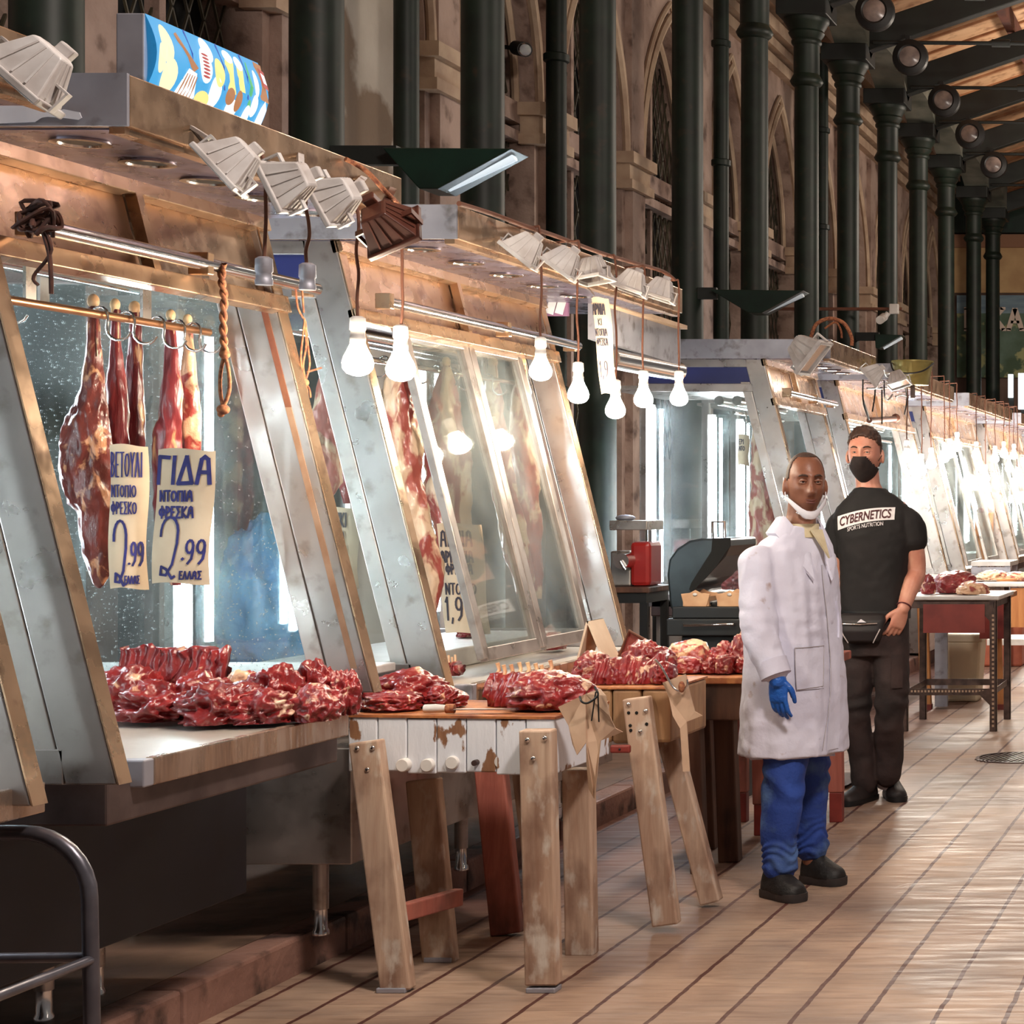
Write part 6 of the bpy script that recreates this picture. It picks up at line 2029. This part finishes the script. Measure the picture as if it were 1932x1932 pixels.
HAIR_B = mat('brown_hair', (74, 50, 38), (48, 32, 26), scale=80, rough=0.6, stretch=(1, 1, 0.3))
HAIR_K = mat('black_stubble', (44, 32, 28), (78, 52, 40), scale=160, rough=0.7)
SKIN_D = mat('dark_brown_skin', (142, 92, 70), (124, 78, 58), scale=14, rough=0.42, bump=0.06, bscale=120)
SKIN_L = mat('light_skin', (208, 152, 130), (194, 130, 110), scale=14, rough=0.45, bump=0.06, bscale=120)
COAT = mat('white_coat_cloth', (218, 218, 236), (204, 202, 220), scale=4, rough=0.85, bump=0.25, bscale=26, c3=(170, 150, 150), s3=16, lo3=0.66, hi3=0.78)
JEANS = mat('blue_denim', (44, 78, 164), (30, 56, 128), scale=5, rough=0.8, bump=0.2, bscale=70, c3=(92, 126, 176), s3=5, lo3=0.56, hi3=0.74)
TEE = mat('black_tshirt', (26, 23, 24), (18, 16, 17), scale=6, rough=0.85, bump=0.15, bscale=24)
TROU = mat('dark_brown_trousers', (56, 40, 38), (36, 28, 28), scale=6, rough=0.85, bump=0.25, bscale=30)
SHOE = mat('black_shoe', (26, 22, 22), (16, 14, 14), scale=14, rough=0.6, bump=0.2, bscale=60)
SOLE = mat('dark_sole', (58, 48, 46), (40, 34, 34), scale=20, rough=0.7)
GLOVE = mat('blue_nitrile', (38, 104, 196), (28, 84, 172), scale=16, rough=0.35, bump=0.4, bscale=60)
MASKW = mat('white_mask', (232, 230, 236), (214, 212, 220), scale=10, rough=0.8)
MASKB = mat('black_mask', (44, 34, 32), (34, 26, 26), scale=40, rough=0.9)

# ------------------------------------------------ man in the white coat
P1 = V((-1.787, 7.39, 0.0))
m1 = thing('person', 'man in a long white coat, blue gloves and jeans, white mask under his chin', 'person', P1)
psi = R(58)                       # chest turned to the right of the picture
rgt = V((-math.cos(psi), -math.sin(psi), 0))
fwd = V((math.sin(psi), -math.cos(psi), 0))
ang = math.atan2(rgt.y, rgt.x)
hm1 = Matrix.Translation((0.046, -0.02, 1.574)) @ Matrix.Rotation(R(27), 4, 'Z') @ Matrix.Rotation(R(2), 4, 'X') @ Matrix.Diagonal((0.93, 0.96, 1.04, 1))
b = MB()
head_mb(b, hm1)
limb(b, [(0.030, 0.012, 1.52), (0.022, 0.014, 1.45), (0.012, 0.012, 1.36)], [0.056, 0.056, 0.075])
b.loft([ring((0.0, 0.0, z), rx, ry, ang) for z, rx, ry in ((0.80, 0.14, 0.10), (0.95, 0.14, 0.10), (1.10, 0.15, 0.10), (1.22, 0.155, 0.10), (1.30, 0.13, 0.085), (1.37, 0.07, 0.06))])
shR, elR, wrR = rgt * 0.172 + V((-0.01, 0, 1.265)), V((-0.075, -0.235, 1.03)), V((-0.005, -0.265, 0.855))
shL, elL, wrL = -rgt * 0.165 + V((-0.03, 0, 1.265)), -rgt * 0.20 + V((-0.06, 0, 1.04)), -rgt * 0.17 + V((-0.06, 0, 0.83))
limb(b, [shR, elR, wrR], [0.05, 0.04, 0.026])
limb(b, [shL, elL, wrL], [0.05, 0.04, 0.026])
hand(b, wrR, (0.08, -0.02, -1), (0.35, 0.9, 0.0), (0.95, -0.2, 0), 0.8)
hand(b, wrL, (0.0, 0.0, -1), (-0.3, -0.9, 0), (0.9, -0.3, 0), 0.85)
for hip, knee, ank in (((-0.025, -0.07, 0.84), (-0.018, -0.10, 0.46), (-0.030, -0.12, 0.09)), ((0.015, 0.08, 0.84), (0.02, 0.12, 0.46), (0.03, 0.15, 0.09))):
    limb(b, [hip, knee, ank], [0.075, 0.05, 0.036])
skin_over('body', b, SKIN_D, m1, 0.0048, 1)
face_parts(m1, hm1, mat('dark_iris', (36, 24, 20), rough=0.15), HAIR_K, mat('brown_lips', (104, 58, 50), rough=0.4), SKIN_D)
part('hair', head_shell(hm1, lambda n, p: (p.z > 0.100 - 0.035 * max(0, p.y * 10 + 0.3)) or (n.y > -0.30 and p.z > 0.006 - p.y * 0.5 and abs(p.x) > 0.040) or (n.y > 0.15 and p.z > 0.0) or (n.y > 0.35 and p.z > -0.055), lambda n, p: 0.0024, 0.0, noise_amp=0.0008, freq=300, thick=0.006), HAIR_K, m1, 180)
# coat: skirt with folds, chest, sleeves
c = MB()
fold = lambda amp: (lambda a: amp * (math.sin(5 * a + 0.6) + 0.6 * math.sin(9 * a + 2) + 0.4 * math.sin(14 * a)))
c.loft([ring((x, 0.0, z), rx, ry, ang, 72, 2.3, fold(am)) for z, x, rx, ry, am in (
    (0.535, -0.002, 0.225, 0.175, 0.028), (0.60, -0.002, 0.222, 0.170, 0.026), (0.72, -0.002, 0.218, 0.160, 0.020), (0.85, -0.002, 0.212, 0.150, 0.014), (0.97, -0.004, 0.205, 0.142, 0.008),
    (1.10, -0.010, 0.200, 0.142, 0.005), (1.20, -0.014, 0.202, 0.140, 0.002), (1.27, -0.012, 0.192, 0.132, 0), (1.32, -0.006, 0.165, 0.118, 0), (1.36, 0.002, 0.125, 0.100, 0), (1.395, 0.010, 0.090, 0.086, 0), (1.415, 0.014, 0.080, 0.078, 0))])
limb(c, [shR, elR, wrR + (elR - wrR) * 0.16], [0.076, 0.068, 0.056], 20)
limb(c, [shL, elL, wrL + (elL - wrL) * 0.1], [0.076, 0.064, 0.054], 20)


def coat_wr(p):
    a = math.atan2(p.y, p.x)
    return 0.010 * noise.noise(V((p.x * 9, p.y * 9, p.z * 3.0))) + 0.005 * noise.noise(p * 20) + 0.006 * noise.noise(V((p.x * 26, p.y * 26, p.z * 5))) + 0.006 * max(0, 1 - abs(p.z - 1.03) / 0.12) * noise.noise(V((p.x * 8, p.y * 8, p.z * 34)))


coat = skin_over('white_coat', c, COAT, m1, 0.0075, 3, coat_wr)
cp = lambda u, v: at(u, v, 7.39)
# lapel collar, placket, pocket, cuff
lap = MB()
for sgn in (-1, 1):
    path = [V((0.020, 0.085, 1.425)) if True else None, V((0.020 + sgn * -0.0, 0.085, 1.425))]
nk = V((0.022, 0.004, 1.416))
cr = []
for k in range(15):
    a = R(-158 + 316 * k / 14)
    dirv = (-fwd) * math.cos(a) + rgt * math.sin(a)
    drop = 0.0 if abs(a) < R(95) else (abs(a) - R(95)) * 0.10
    o = nk + dirv * 0.080
    cr.append([o + V((0, 0, 0.034 - drop)), o + dirv * 0.012 + V((0, 0, 0.030 - drop)), o + dirv * 0.052 + V((0, 0, -0.030 - drop * 1.6)), o + dirv * 0.046 + V((0, 0, -0.040 - drop * 1.6)), o + dirv * 0.004 + V((0, 0, -0.004 - drop))])
part('collar', MB().loft(cr), COAT, m1, 60)


def placket(a, b):
    u = 1556 + 14 * b + 14 * a + 6 * math.sin(3 * b)
    return cp(u, 1065 + 345 * b)


part('placket', conform(coat, placket, 4, 30, 0.006, m1), COAT, m1, 60, world=True)
part('pocket', conform(coat, lambda a, b: cp(1521 + 40 * a + 3 * b, 1216 + 78 * b), 8, 14, 0.006, m1), COAT, m1, 60, world=True)
part('hem', conform(coat, lambda a, b: cp(1416 + 160 * a, 1418 + 8 * b + 8 * (1 - a)), 40, 2, 0.002, m1), COAT, m1, 60, world=True)
seam = MB()
for q in ([(1556, 1065), (1566, 1180), (1572, 1300), (1566, 1408)], [(1521, 1216), (1561, 1216), (1563, 1290), (1524, 1293), (1521, 1216)]):
    q2 = spline([V((x, y, 0)) for x, y in q], 8) if len(q) == 4 else [V((q[i][0] + (q[i + 1][0] - q[i][0]) * f / 6, q[i][1] + (q[i + 1][1] - q[i][1]) * f / 6, 0)) for i in range(4) for f in range(6)] + [V((q[4][0], q[4][1], 0))]
    me = conform(coat, lambda a, b: cp(q2[min(int(b * (len(q2) - 1) + 0.5), len(q2) - 1)].x, q2[min(int(b * (len(q2) - 1) + 0.5), len(q2) - 1)].y), 1, len(q2) - 1, 0.0075, m1)
    seam.tube(me.v[::2], 0.0017, 6)
part('seam', seam, mat('grey_seam', (168, 162, 168), rough=0.8), m1, 60, world=True)
ax = (wrR - elR).normalized()
cu = MB()
cw = wrR + (elR - wrR) * 0.16
cu.tube([cw - ax * 0.03, cw, cw + ax * 0.03, cw + ax * 0.032], [0.060, 0.059, 0.058, 0.048], 24)
part('cuff', cu, COAT, m1, 60)
sh = MB()
nk2 = V((0.03, -0.01, 1.40))
sh.loft([ring(nk2 + V((0, 0, z)), r, r * 0.92, 0, 24) for z, r in ((-0.03, 0.075), (0.0, 0.068), (0.022, 0.064), (0.022, 0.058), (-0.03, 0.058))])
part('shirt_collar', sh, mat('cream_shirt', (214, 200, 168), (196, 180, 146), scale=20, rough=0.85), m1, 60)
part('shirt_front', MB().prism([nk2 + fwd * 0.070 + V((0, 0, 0.0)) + rgt * 0.028, nk2 + fwd * 0.070 - rgt * 0.03, nk2 + fwd * 0.128 - rgt * 0.012 + V((0, 0, -0.11))], fwd * 0.010), bpy.data.materials['cream_shirt'], m1)
g = MB()
hand(g, wrR + ax * 0.004, (0.08, -0.02, -1), (0.35, 0.9, 0.0), (0.95, -0.2, 0), 0.98, (10, 14, 16), 0.3, 0.9)
limb(g, [wrR - ax * 0.03, wrR + ax * 0.02], [0.033, 0.032])
skin_over('blue_glove', g, GLOVE, m1, 0.0036, 1)
g = MB()
hand(g, wrL, (0.0, 0.0, -1), (-0.3, -0.9, 0), (0.9, -0.3, 0), 1.0)
skin_over('blue_glove', g, GLOVE, m1, 0.005, 1)
# jeans
j = MB()
j.loft([ring((0.0, 0.0, z), rx, ry, ang, 36) for z, rx, ry in ((0.76, 0.16, 0.115), (0.86, 0.168, 0.118), (0.97, 0.155, 0.11))])
LG1 = [((-0.025, -0.07, 0.80), (-0.012, -0.105, 0.50), (-0.018, -0.115, 0.38), (-0.030, -0.120, 0.22), (-0.026, -0.122, 0.125)), ((0.015, 0.08, 0.80), (0.020, 0.125, 0.50), (0.022, 0.14, 0.38), (0.022, 0.15, 0.22), (0.028, 0.152, 0.15))]
for pts in LG1:
    limb(j, pts, [0.100, 0.086, 0.078, 0.066, 0.068], 22)


def denim_wr(p):
    k = max(0.0, 1 - abs(p.z - 0.17) / 0.12)
    k2 = max(0.0, 1 - abs(p.z - 0.44) / 0.12)
    return 0.006 * noise.noise(p * 9) + k * 0.005 * math.sin(p.z * 150 + 9 * noise.noise(p * 12) + 3 * math.atan2(p.y, p.x)) + k2 * 0.006 * math.sin(p.z * 60 + p.x * 30 + 5 * noise.noise(p * 7))


skin_over('jeans', j, JEANS, m1, 0.0065, 2, denim_wr)
for heel, toe in (((-0.085, -0.09, 0.0), (0.075, -0.215, 0.0)), ((-0.005, 0.175, 0.0), (0.165, 0.10, 0.0))):
    a, so = MB(), MB()
    shoe(a, V(heel) + V((0, 0, 0.02)), V(toe) + V((0, 0, 0.02)), 0.055, 0.112, so)
    so.v = [V((p.x, p.y, p.z - 0.02)) for p in so.v]
    so.v = [V((p.x, p.y, max(0.001, p.z * 1.6))) for p in so.v]
    o = part('shoe', a, SHOE, m1, 60)
    sb = o.modifiers.new('soft', 'SUBSURF')
    sb.levels = sb.render_levels = 2
    part('sole', so, SOLE, o, 60)
# white mask worn under the chin, with its ear loop
mk = head_shell(hm1, lambda n, p: n.z < -0.72 and n.y < 0.30 and p.z < -0.098 + 0.25 * max(0, p.y + 0.02), lambda n, p: 0.007 + 0.002 * math.sin(p.z * 300), 0.0, thick=0.006)
part('mask', mk, MASKW, m1, 180)
bnd = MB()
st = []
for k in range(13):
    a = R(-92 + 184 * k / 12)
    q = V((math.sin(a) * (0.060 + 0.020 * abs(math.sin(a)) ** 3), -math.cos(a) * 0.098 + 0.004, -0.112 + 0.060 * (abs(math.sin(a)) ** 2.6)))
    w = 0.015 - 0.007 * abs(math.sin(a)) ** 4
    o = V((math.sin(a), -math.cos(a), 0)) * 0.005
    st.append([hm1 @ (q + V((0, 0, w)) + o * 0.4), hm1 @ (q + o + V((0, 0, w * 0.4))), hm1 @ (q + o * 1.3 - V((0, 0, w * 0.4))), hm1 @ (q - V((0, 0, w)) + o * 0.2), hm1 @ (q - o * 0.6)])
bnd.loft(st)
part('mask_fold', bnd, MASKW, m1, 60)
for s in (-1, 1):
    part('ear_loop', MB().tube(spline([hm1 @ V((s * 0.081, -0.006, -0.056)), hm1 @ V((s * 0.086, 0.0, -0.02)), hm1 @ V((s * 0.087, 0.012, 0.022)), hm1 @ V((s * 0.084, 0.03, 0.014))], 5), 0.0026, 7), MASKW, m1, 60)

# ------------------------------------------------ man in black
P2 = V((-1.92, 9.60, 0.0))
m2 = thing('person', 'tall man in a black T-shirt, dark trousers, waist bag and black face mask', 'person', P2)
s2 = 375.0
q2 = lambda u, v, y=0.0: V(((u - 1650) / s2, y, (1512 - v) / s2))
hm2 = Matrix.Translation(q2(1633, 857) + V((0, -0.015, 0))) @ Matrix.Rotation(R(-2), 4, 'Z') @ Matrix.Rotation(R(2), 4, 'X') @ Matrix.Diagonal((1.04, 1.04, 1.10, 1))
b = MB()
head_mb(b, hm2)
limb(b, [q2(1634, 890, 0.02), q2(1636, 915, 0.02), q2(1640, 938, 0.02)], [0.060, 0.062, 0.085])
b.loft([ring(q2(u, v), rx, ry, 0.12) for u, v, rx, ry in ((1650, 1190, 0.15, 0.105), (1650, 1120, 0.145, 0.10), (1650, 1050, 0.165, 0.11), (1650, 985, 0.185, 0.11), (1648, 950, 0.165, 0.085), (1645, 928, 0.09, 0.065))])
sL, eL, wL = q2(1714, 972, 0.0), q2(1727, 1076, 0.03), q2(1711, 1146, -0.10)
sR, eR, wR = q2(1586, 978, 0.0), q2(1578, 1078, 0.05), q2(1592, 1160, -0.02)
limb(b, [sL + V((-0.02, 0, -0.015)), sL.lerp(eL, 0.45), eL, eL.lerp(wL, 0.35), wL], [0.052, 0.056, 0.048, 0.048, 0.030])
limb(b, [sR + V((0.02, 0, -0.015)), sR.lerp(eR, 0.45), eR, eR.lerp(wR, 0.35), wR], [0.052, 0.056, 0.048, 0.048, 0.030])
hand(b, wL, (-0.34, -0.12, -1), (-0.62, 0.75, 0.1), (-0.72, -0.68, 0.0), 1.06, (16, 20, 20), 0.5)
hand(b, wR, (0.1, -0.1, -1), (0.6, 0.8, 0), (0.8, -0.6, 0), 1.0)
LEG2 = [(q2(1622, 1180), q2(1618, 1330, -0.02), q2(1630, 1482, 0.0)), (q2(1680, 1180), q2(1684, 1330, -0.03), q2(1674, 1470, 0.04))]
for h, k, a in LEG2:
    limb(b, [h, k, a], [0.085, 0.055, 0.038])
skin_over('body', b, SKIN_L, m2, 0.0050, 1)
face_parts(m2, hm2, mat('grey_iris', (78, 84, 80), rough=0.15), HAIR_B, SKIN_L, SKIN_L, lips=False)
part('hair', head_shell(hm2, lambda n, p: (p.z > 0.068 + 0.010 * math.cos(p.x * 40)) or (n.y > -0.45 and p.z > 0.030 - p.y * 0.3) or (n.y > -0.12 and p.z > -0.006) or (n.y > 0.2 and p.z > -0.06),
     lambda n, p: 0.004 + 0.012 * max(0, n.z) ** 2 + 0.006 * max(0, -n.y) * max(0, n.z), 0.0, noise_amp=0.007, freq=90, thick=0.012), HAIR_B, m2, 180)
part('face_mask', head_shell(hm2, lambda n, p: n.y < -0.05 and p.z < 0.000 - 0.0 * p.x - 4.2 * max(0, abs(p.x) - 0.02) ** 1.35 - 0.02 * 0 and n.z > -0.97, lambda n, p: 0.012 + 0.026 * gauss(p.x, p.z, 0, -0.024, 0.017, 0.026), 0.0, thick=0.007), MASKB, m2, 180)
for s in (-1, 1):
    part('ear_loop', MB().tube(spline([hm2 @ V((s * 0.072, -0.03, -0.030)), hm2 @ V((s * 0.083, -0.005, -0.005)), hm2 @ V((s * 0.086, 0.016, 0.010))], 4), 0.0018, 6), MASKB, m2, 60)
c = MB()
c.loft([ring(q2(u, v), rx, ry, 0.12, 48, 2.3, fold(am)) for u, v, rx, ry, am in (
    (1648, 1168, 0.175, 0.130, 0.006), (1648, 1120, 0.166, 0.125, 0.006), (1650, 1060, 0.175, 0.128, 0.003), (1650, 1010, 0.196, 0.132, 0), (1649, 978, 0.208, 0.126, 0), (1648, 955, 0.180, 0.108, 0), (1645, 938, 0.130, 0.094, 0), (1642, 926, 0.092, 0.084, 0), (1641, 920, 0.078, 0.076, 0))])
limb(c, [sL + V((-0.05, 0, 0.0)), sL + V((-0.008, 0, -0.03)), sL.lerp(eL, 0.22) + V((0.0, 0, 0)), sL.lerp(eL, 0.43)], [0.066, 0.073, 0.077, 0.076], 22)
limb(c, [sR + V((0.05, 0, 0.0)), sR + V((0.008, 0, -0.03)), sR.lerp(eR, 0.24), sR.lerp(eR, 0.50)], [0.066, 0.073, 0.077, 0.074], 22)
tee = skin_over('tshirt', c, TEE, m2, 0.0075, 3, lambda p: 0.008 * noise.noise(V((p.x * 9, p.y * 9, p.z * 5))) + 0.003 * noise.noise(p * 26) + 0.004 * max(0, 1.15 - p.z) * 4 * noise.noise(V((p.x * 6, 2, p.z * 22))))
cp2 = lambda u, v: at(u, v, 9.60)


def chest(a, b):
    u = 1589 + 106 * a
    top = 974 - 17 * a + 9 * math.sin(math.pi * a) * -0.55
    return cp2(u, top + (32 - 13 * a) * b if False else top + 26 * b - 3 * a * b)


part('chest_print', conform(tee, chest, 24, 6, 0.004, m2), mat('print_white', (224, 220, 222), rough=0.8), m2, 60, world=True)


def lay_text(name, body, u0, u1, fv, hpx, m, off, shear=0.0, bold=0.004):
    me = text_mesh(body, 1.0, bold, shear)
    xs = [v.co.x for v in me.vertices]
    ys = [v.co.y for v in me.vertices]
    x0, x1, y0, y1 = min(xs), max(xs), min(ys), max(ys)
    pts = [((v.co.x - x0) / (x1 - x0), (v.co.y - y0) / (y1 - y0)) for v in me.vertices]
    mw = Matrix.Translation(m2.location)
    bvh = BVHTree.FromPolygons([mw @ v.co for v in tee.data.vertices], [tuple(p.vertices) for p in tee.data.polygons])
    ds = []
    P = []
    for a, b in pts:
        p = cp2(u0 + (u1 - u0) * a, fv(a) - hpx * b)
        # depth from a few samples around, so that every letter lies evenly
        hit = bvh.ray_cast(p - V((0, 1.5, 0)), V((0, 1, 0)))
        yy = hit[0].y if hit[0] is not None else 9.47
        P.append((p.x, yy - off, p.z))
    for v, q in zip(me.vertices, P):
        v.co = q
    return part(name, me, m, m2, world=True)


base = lambda a: 974 - 17 * a - 5 * math.sin(math.pi * a) + 21 - 2 * a
lay_text('chest_lettering', 'CYBERNETICS', 1594, 1689, lambda a: base(0.07 + 0.85 * a) + 0.5, 17, mat('print_maroon', (70, 30, 34), rough=0.8), 0.007, 0.10, 0.022)
lay_text('chest_subline', 'SPORTS NUTRITION', 1609, 1675, lambda a: base(0.2 + 0.6 * a) + 14, 7.5, bpy.data.materials['print_white'], 0.006, 0.0, 0.008)
# trousers
j = MB()
j.loft([ring(q2(u, v), rx, ry, 0.1, 40) for u, v, rx, ry in ((1651, 1235, 0.165, 0.125), (1651, 1205, 0.172, 0.128), (1650, 1165, 0.168, 0.122), (1650, 1140, 0.158, 0.115))])
limb(j, [q2(1624, 1215), q2(1616, 1300, -0.02), q2(1617, 1360, -0.02), q2(1625, 1420, 0.0), q2(1630, 1478, 0.0)], [0.098, 0.084, 0.072, 0.064, 0.062], 24)
limb(j, [q2(1680, 1215), q2(1685, 1290, -0.03), q2(1680, 1360, -0.03), q2(1676, 1420, 0.02), q2(1672, 1462, 0.03)], [0.098, 0.086, 0.074, 0.070, 0.068], 24)
trou = skin_over('trousers', j, TROU, m2, 0.0075, 2, lambda p: 0.006 * noise.noise(p * 8) + 0.004 * noise.noise(p * 20) + max(0, 1 - abs(p.z - 0.48) / 0.16) * 0.006 * math.sin(p.z * 55 + 5 * noise.noise(p * 7)))
part('cargo_pocket', conform(trou, lambda a, b: cp2(1690 + 20 * a, 1232 + 62 * b), 6, 10, 0.012, m2), TROU, m2, 60, world=True)
for (h, t2_) in ((q2(1640, 1512, 0.10), q2(1606, 1512, -0.17)), (q2(1664, 1512, 0.20), q2(1699, 1512, -0.03))):
    h.z = t2_.z = 0.0
    a, so = MB(), MB()
    shoe(a, h + V((0, 0, 0.018)), t2_ + V((0, 0, 0.018)), 0.052, 0.10, so)
    so.v = [V((p.x, p.y, max(0.001, p.z * 1.4))) for p in [V((w.x, w.y, w.z - 0.018)) for w in so.v]]
    o = part('shoe', a, mat('brown_black_shoe', (40, 28, 26), (24, 18, 18), scale=14, rough=0.6), m2, 60)
    sb = o.modifiers.new('soft', 'SUBSURF')
    sb.levels = sb.render_levels = 2
    part('sole', so, BLACK, o, 60)
part('sock', MB().tube([q2(1668, 1462, 0.05), q2(1664, 1486, 0.08)], [0.046, 0.042], 14), mat('white_sock', (214, 210, 222), rough=0.9), m2, 60)
# waist bag on its belt
bag = MB()
c0 = q2(1638, 1178, -0.155)
bag.loft([ring(c0 + V((0, dy, z)), rx, ry, 0.05, 28, 3) for z, rx, ry, dy in ((-0.083, 0.075, 0.022, 0.01), (-0.07, 0.09, 0.036, 0.0), (-0.02, 0.108, 0.05, 0.0), (0.03, 0.118, 0.046, 0.005), (0.058, 0.112, 0.032, 0.015), (0.066, 0.09, 0.02, 0.02))])
wb = skin_over('waist_bag', bag, mat('bag_black', (34, 28, 30), (22, 19, 21), scale=10, rough=0.6), m2, 0.006, 2)
part('bag_zip', MB().tube([c0 + V((-0.085, -0.050, 0.016)), c0 + V((0, -0.058, 0.014)), c0 + V((0.085, -0.045, 0.018))], 0.003, 6), CHROME, wb, 60)
for s in (-1, 1):
    part('bag_piping', MB().tube([c0 + V((s * 0.098, -0.040, -0.01)), c0 + V((s * 0.080, -0.042, -0.045)), c0 + V((s * 0.062, -0.030, -0.078))], 0.003, 6), mat('grey_piping', (190, 180, 180), rough=0.6), wb, 60)
part('bag_badge', MB().prism([c0 + V((-0.012, -0.058, 0.024)), c0 + V((0.032, -0.056, 0.024)), c0 + V((0.006, -0.056, 0.040))], (0, 0.01, 0)), MASKW, wb)
belt = MB()
belt.loft([ring(q2(1650, v), 0.180, 0.134, 0.1, 40) for v in (1166, 1150)])
part('belt', belt, BLACK, m2, 60)
d = (wL - eL).normalized()
part('bracelet', MB().tube(arc(wL - d * 0.015, 0.034, 0, 360, 20, d.orthogonal().normalized(), d.cross(d.orthogonal()).normalized()), 0.004, 8), mat('maroon_cord', (84, 30, 34), rough=0.8), m2, 60)

# ---------------------------------------------------------------- last small things
t = thing('display_header', 'pink and white patterned end panel at the far end of the second stall fascia', 'panel', at(1050, 575, 8.56))
a, b = at(1028, 552, 8.56), at(1072, 596, 8.56)
part('board', MB().box((a.x, 8.555, b.z), (b.x, 8.575, a.z)), mat('lilac_panel', (150, 108, 140), rough=0.5), t, world=True)
st = MB()
for u in (1034, 1052):
    p, q = at(u + 2, 592, 8.545), at(u + 11, 560, 8.545)
    st.bar(p, q, 0.035, 0.006)
part('stripe', st, MASKW, t, world=True)
t = thing('steel_gantry', 'grey steel beam box under the last floodlights of the second canopy', 'beam', at(1200, 620, 9.0), kind='thing')
bx = MB()
p, q = at(1140, 566, 7.9), at(1282, 616, 9.06)
bx.bar(on(1135, 575, -2.98), on(1284, 628, -2.98), 0.03, 0.20, (1, 0, 0))
part('face', MB().prism([on(1130, 572, -2.96), on(1284, 622, -2.96), on(1284, 690, -2.96), on(1130, 640, -2.96)], (-0.05, 0, 0)), GALV, t, world=True)
part('top_edge', MB().bar(on(1130, 569, -2.95), on(1284, 618, -2.95), 0.07, 0.02, (1, 0, 0)), CREAM_STONE, t, world=True)
part('lower_tube', MB().tube([on(1150, 676, -3.0), on(1278, 700, -3.0)], 0.05, 14), CHROME, t, 50, world=True)

t = thing('torn_paper', 'torn white paper strip stuck on the near end of the front canopy', 'paper', at(60, 200, 4.23))
pts = [(-40, 181), (66, 180), (84, 196), (104, 210), (120, 206), (150, 212), (154, 222), (148, 226), (118, 222), (90, 220), (78, 222), (66, 230), (20, 232), (-40, 234)]
part('sheet', MB().prism([at(u, v, 4.236) for u, v in pts], (0, 0.002, 0)), MASKW, t, world=True)
t = part('plastic_sack', lump_mb(0.34, 0.32, 0.60, 90, 0.22), mat('blue_film', (70, 130, 190), (110, 160, 200), scale=7, rough=0.25, bump=0.5, bscale=30), None, 180)
t.location = (-3.70, 7.15, 0.871)
tag(t, 'blue plastic sack on the second counter, seen through the dusty glass', 'sack')

CARD = mat('cardboard', (176, 128, 92), (150, 104, 72), scale=6, rough=0.8)
for i, (z, w, lb2) in enumerate(((0.904, 0.075, 'lower tan cardboard box of two on the far counter, behind the white bulbs'), (1.155, 0.085, 'upper tan cardboard box with a red bag on it, on the far counter'))):
    c = at(1857, 0, 19.9)
    t = thing('cardboard_box', lb2, 'box', (c.x, 19.9, z), group='boxes on the far counter')
    part('carton', MB().box((-w, -w, 0), (w, w, 0.25)), CARD, t, bevel=0.004)
    part('flap', MB().bar((-w, -w, 0.25), (-w - 0.03, -w, 0.32), 0.15, 0.005, (0, 1, 0)), CARD, t)
    if i:
        part('red_bag', MB().ball((-0.03, -0.03, 0.27), (0.05, 0.04, 0.03), 10, 6), RED_PAINT, t, 70)
for u0, u1, v0, v1, w in ((1902, 1911, 706, 750, 'left'), (1921, 1938, 704, 772, 'right')):
    a, b = at(u0, v1, 31.6), at(u1, v0, 31.6)
    t = thing('lit_doorway_panel', 'bright white lit panel at the far end of the hall, %s one of two' % w, 'light panel', (a.x, 31.6, a.z), group='lit panels at the far end')
    part('panel', MB().box((a.x, 31.6, a.z), (b.x, 31.66, b.z)), glow('far_panel_' + w, (0.85, 0.94, 1.0), 1.6), t, world=True)
    part('post', MB().box(((a.x + b.x) / 2 - 0.04, 31.67, 0.1), ((a.x + b.x) / 2 + 0.04, 31.75, b.z)), BEAM, t, world=True)
y = 21.0
t = thing('conduit', 'thin pipe running across the columns above the third stall', 'pipe', at(1480, 583, 20.8))
part('pipe', MB().tube([at(1440, 583, 20.8), at(1702, 583, 20.8)], 0.018, 8), CORD, t, 60, world=True)
t = thing('security_camera', 'white security camera under the thin pipe across the columns', 'camera', at(1686, 584, 20.75))
part('bracket', MB().cbox(at(1687, 583, 20.74), (0.10, 0.06, 0.11)), WHITE_PAINT, t, bevel=0.01, world=True)
part('arm', MB().tube([at(1676, 590, 20.7), at(1670, 598, 20.7)], 0.03, 8), WHITE_PAINT, t, 60, world=True)
part('body', MB().tube([at(1668, 598, 20.8), at(1660, 604, 20.5)], 0.045, 12), WHITE_PAINT, t, 60, world=True)
t = thing('loose_wires', 'tangle of dark wires and hooks hanging under the canopy behind the tall man', 'wire', on(1660, 720, -2.62))
mb = MB()
for k, path in enumerate((((1628, 716), (1629, 760), (1640, 792)), ((1652, 722), (1650, 750), (1646, 776)), ((1664, 735), (1664, 800)), ((1668, 718), (1669, 748), (1674, 755), (1680, 750), (1684, 744)), ((1708, 730), (1711, 750), (1709, 770), (1706, 782)), ((1636, 733), (1664, 733)), ((1690, 748), (1700, 745), (1710, 748)))):
    mb.tube(spline([on(u, v, -2.64) for u, v in path], 4), 0.006, 6)
part('wire', mb, BLACK, t, 60, world=True)
t = thing('wrapped_bar', 'dark wrapped bar with a knob end hanging above the head of the tall man', 'bar', on(1640, 794, -2.66))
part('bar', MB().tube([on(1640, 793, -2.66), on(1688, 790, -2.66)], 0.02, 10), CORD, t, 60, world=True)
part('knob', MB().ball(on(1690, 789, -2.66), 0.034, 12, 8), CORD, t, 70, world=True)
part('hanger', MB().tube([on(1641, 792, -2.66), on(1628, 752, -2.66)], 0.006, 6), BLACK, t, 60, world=True)
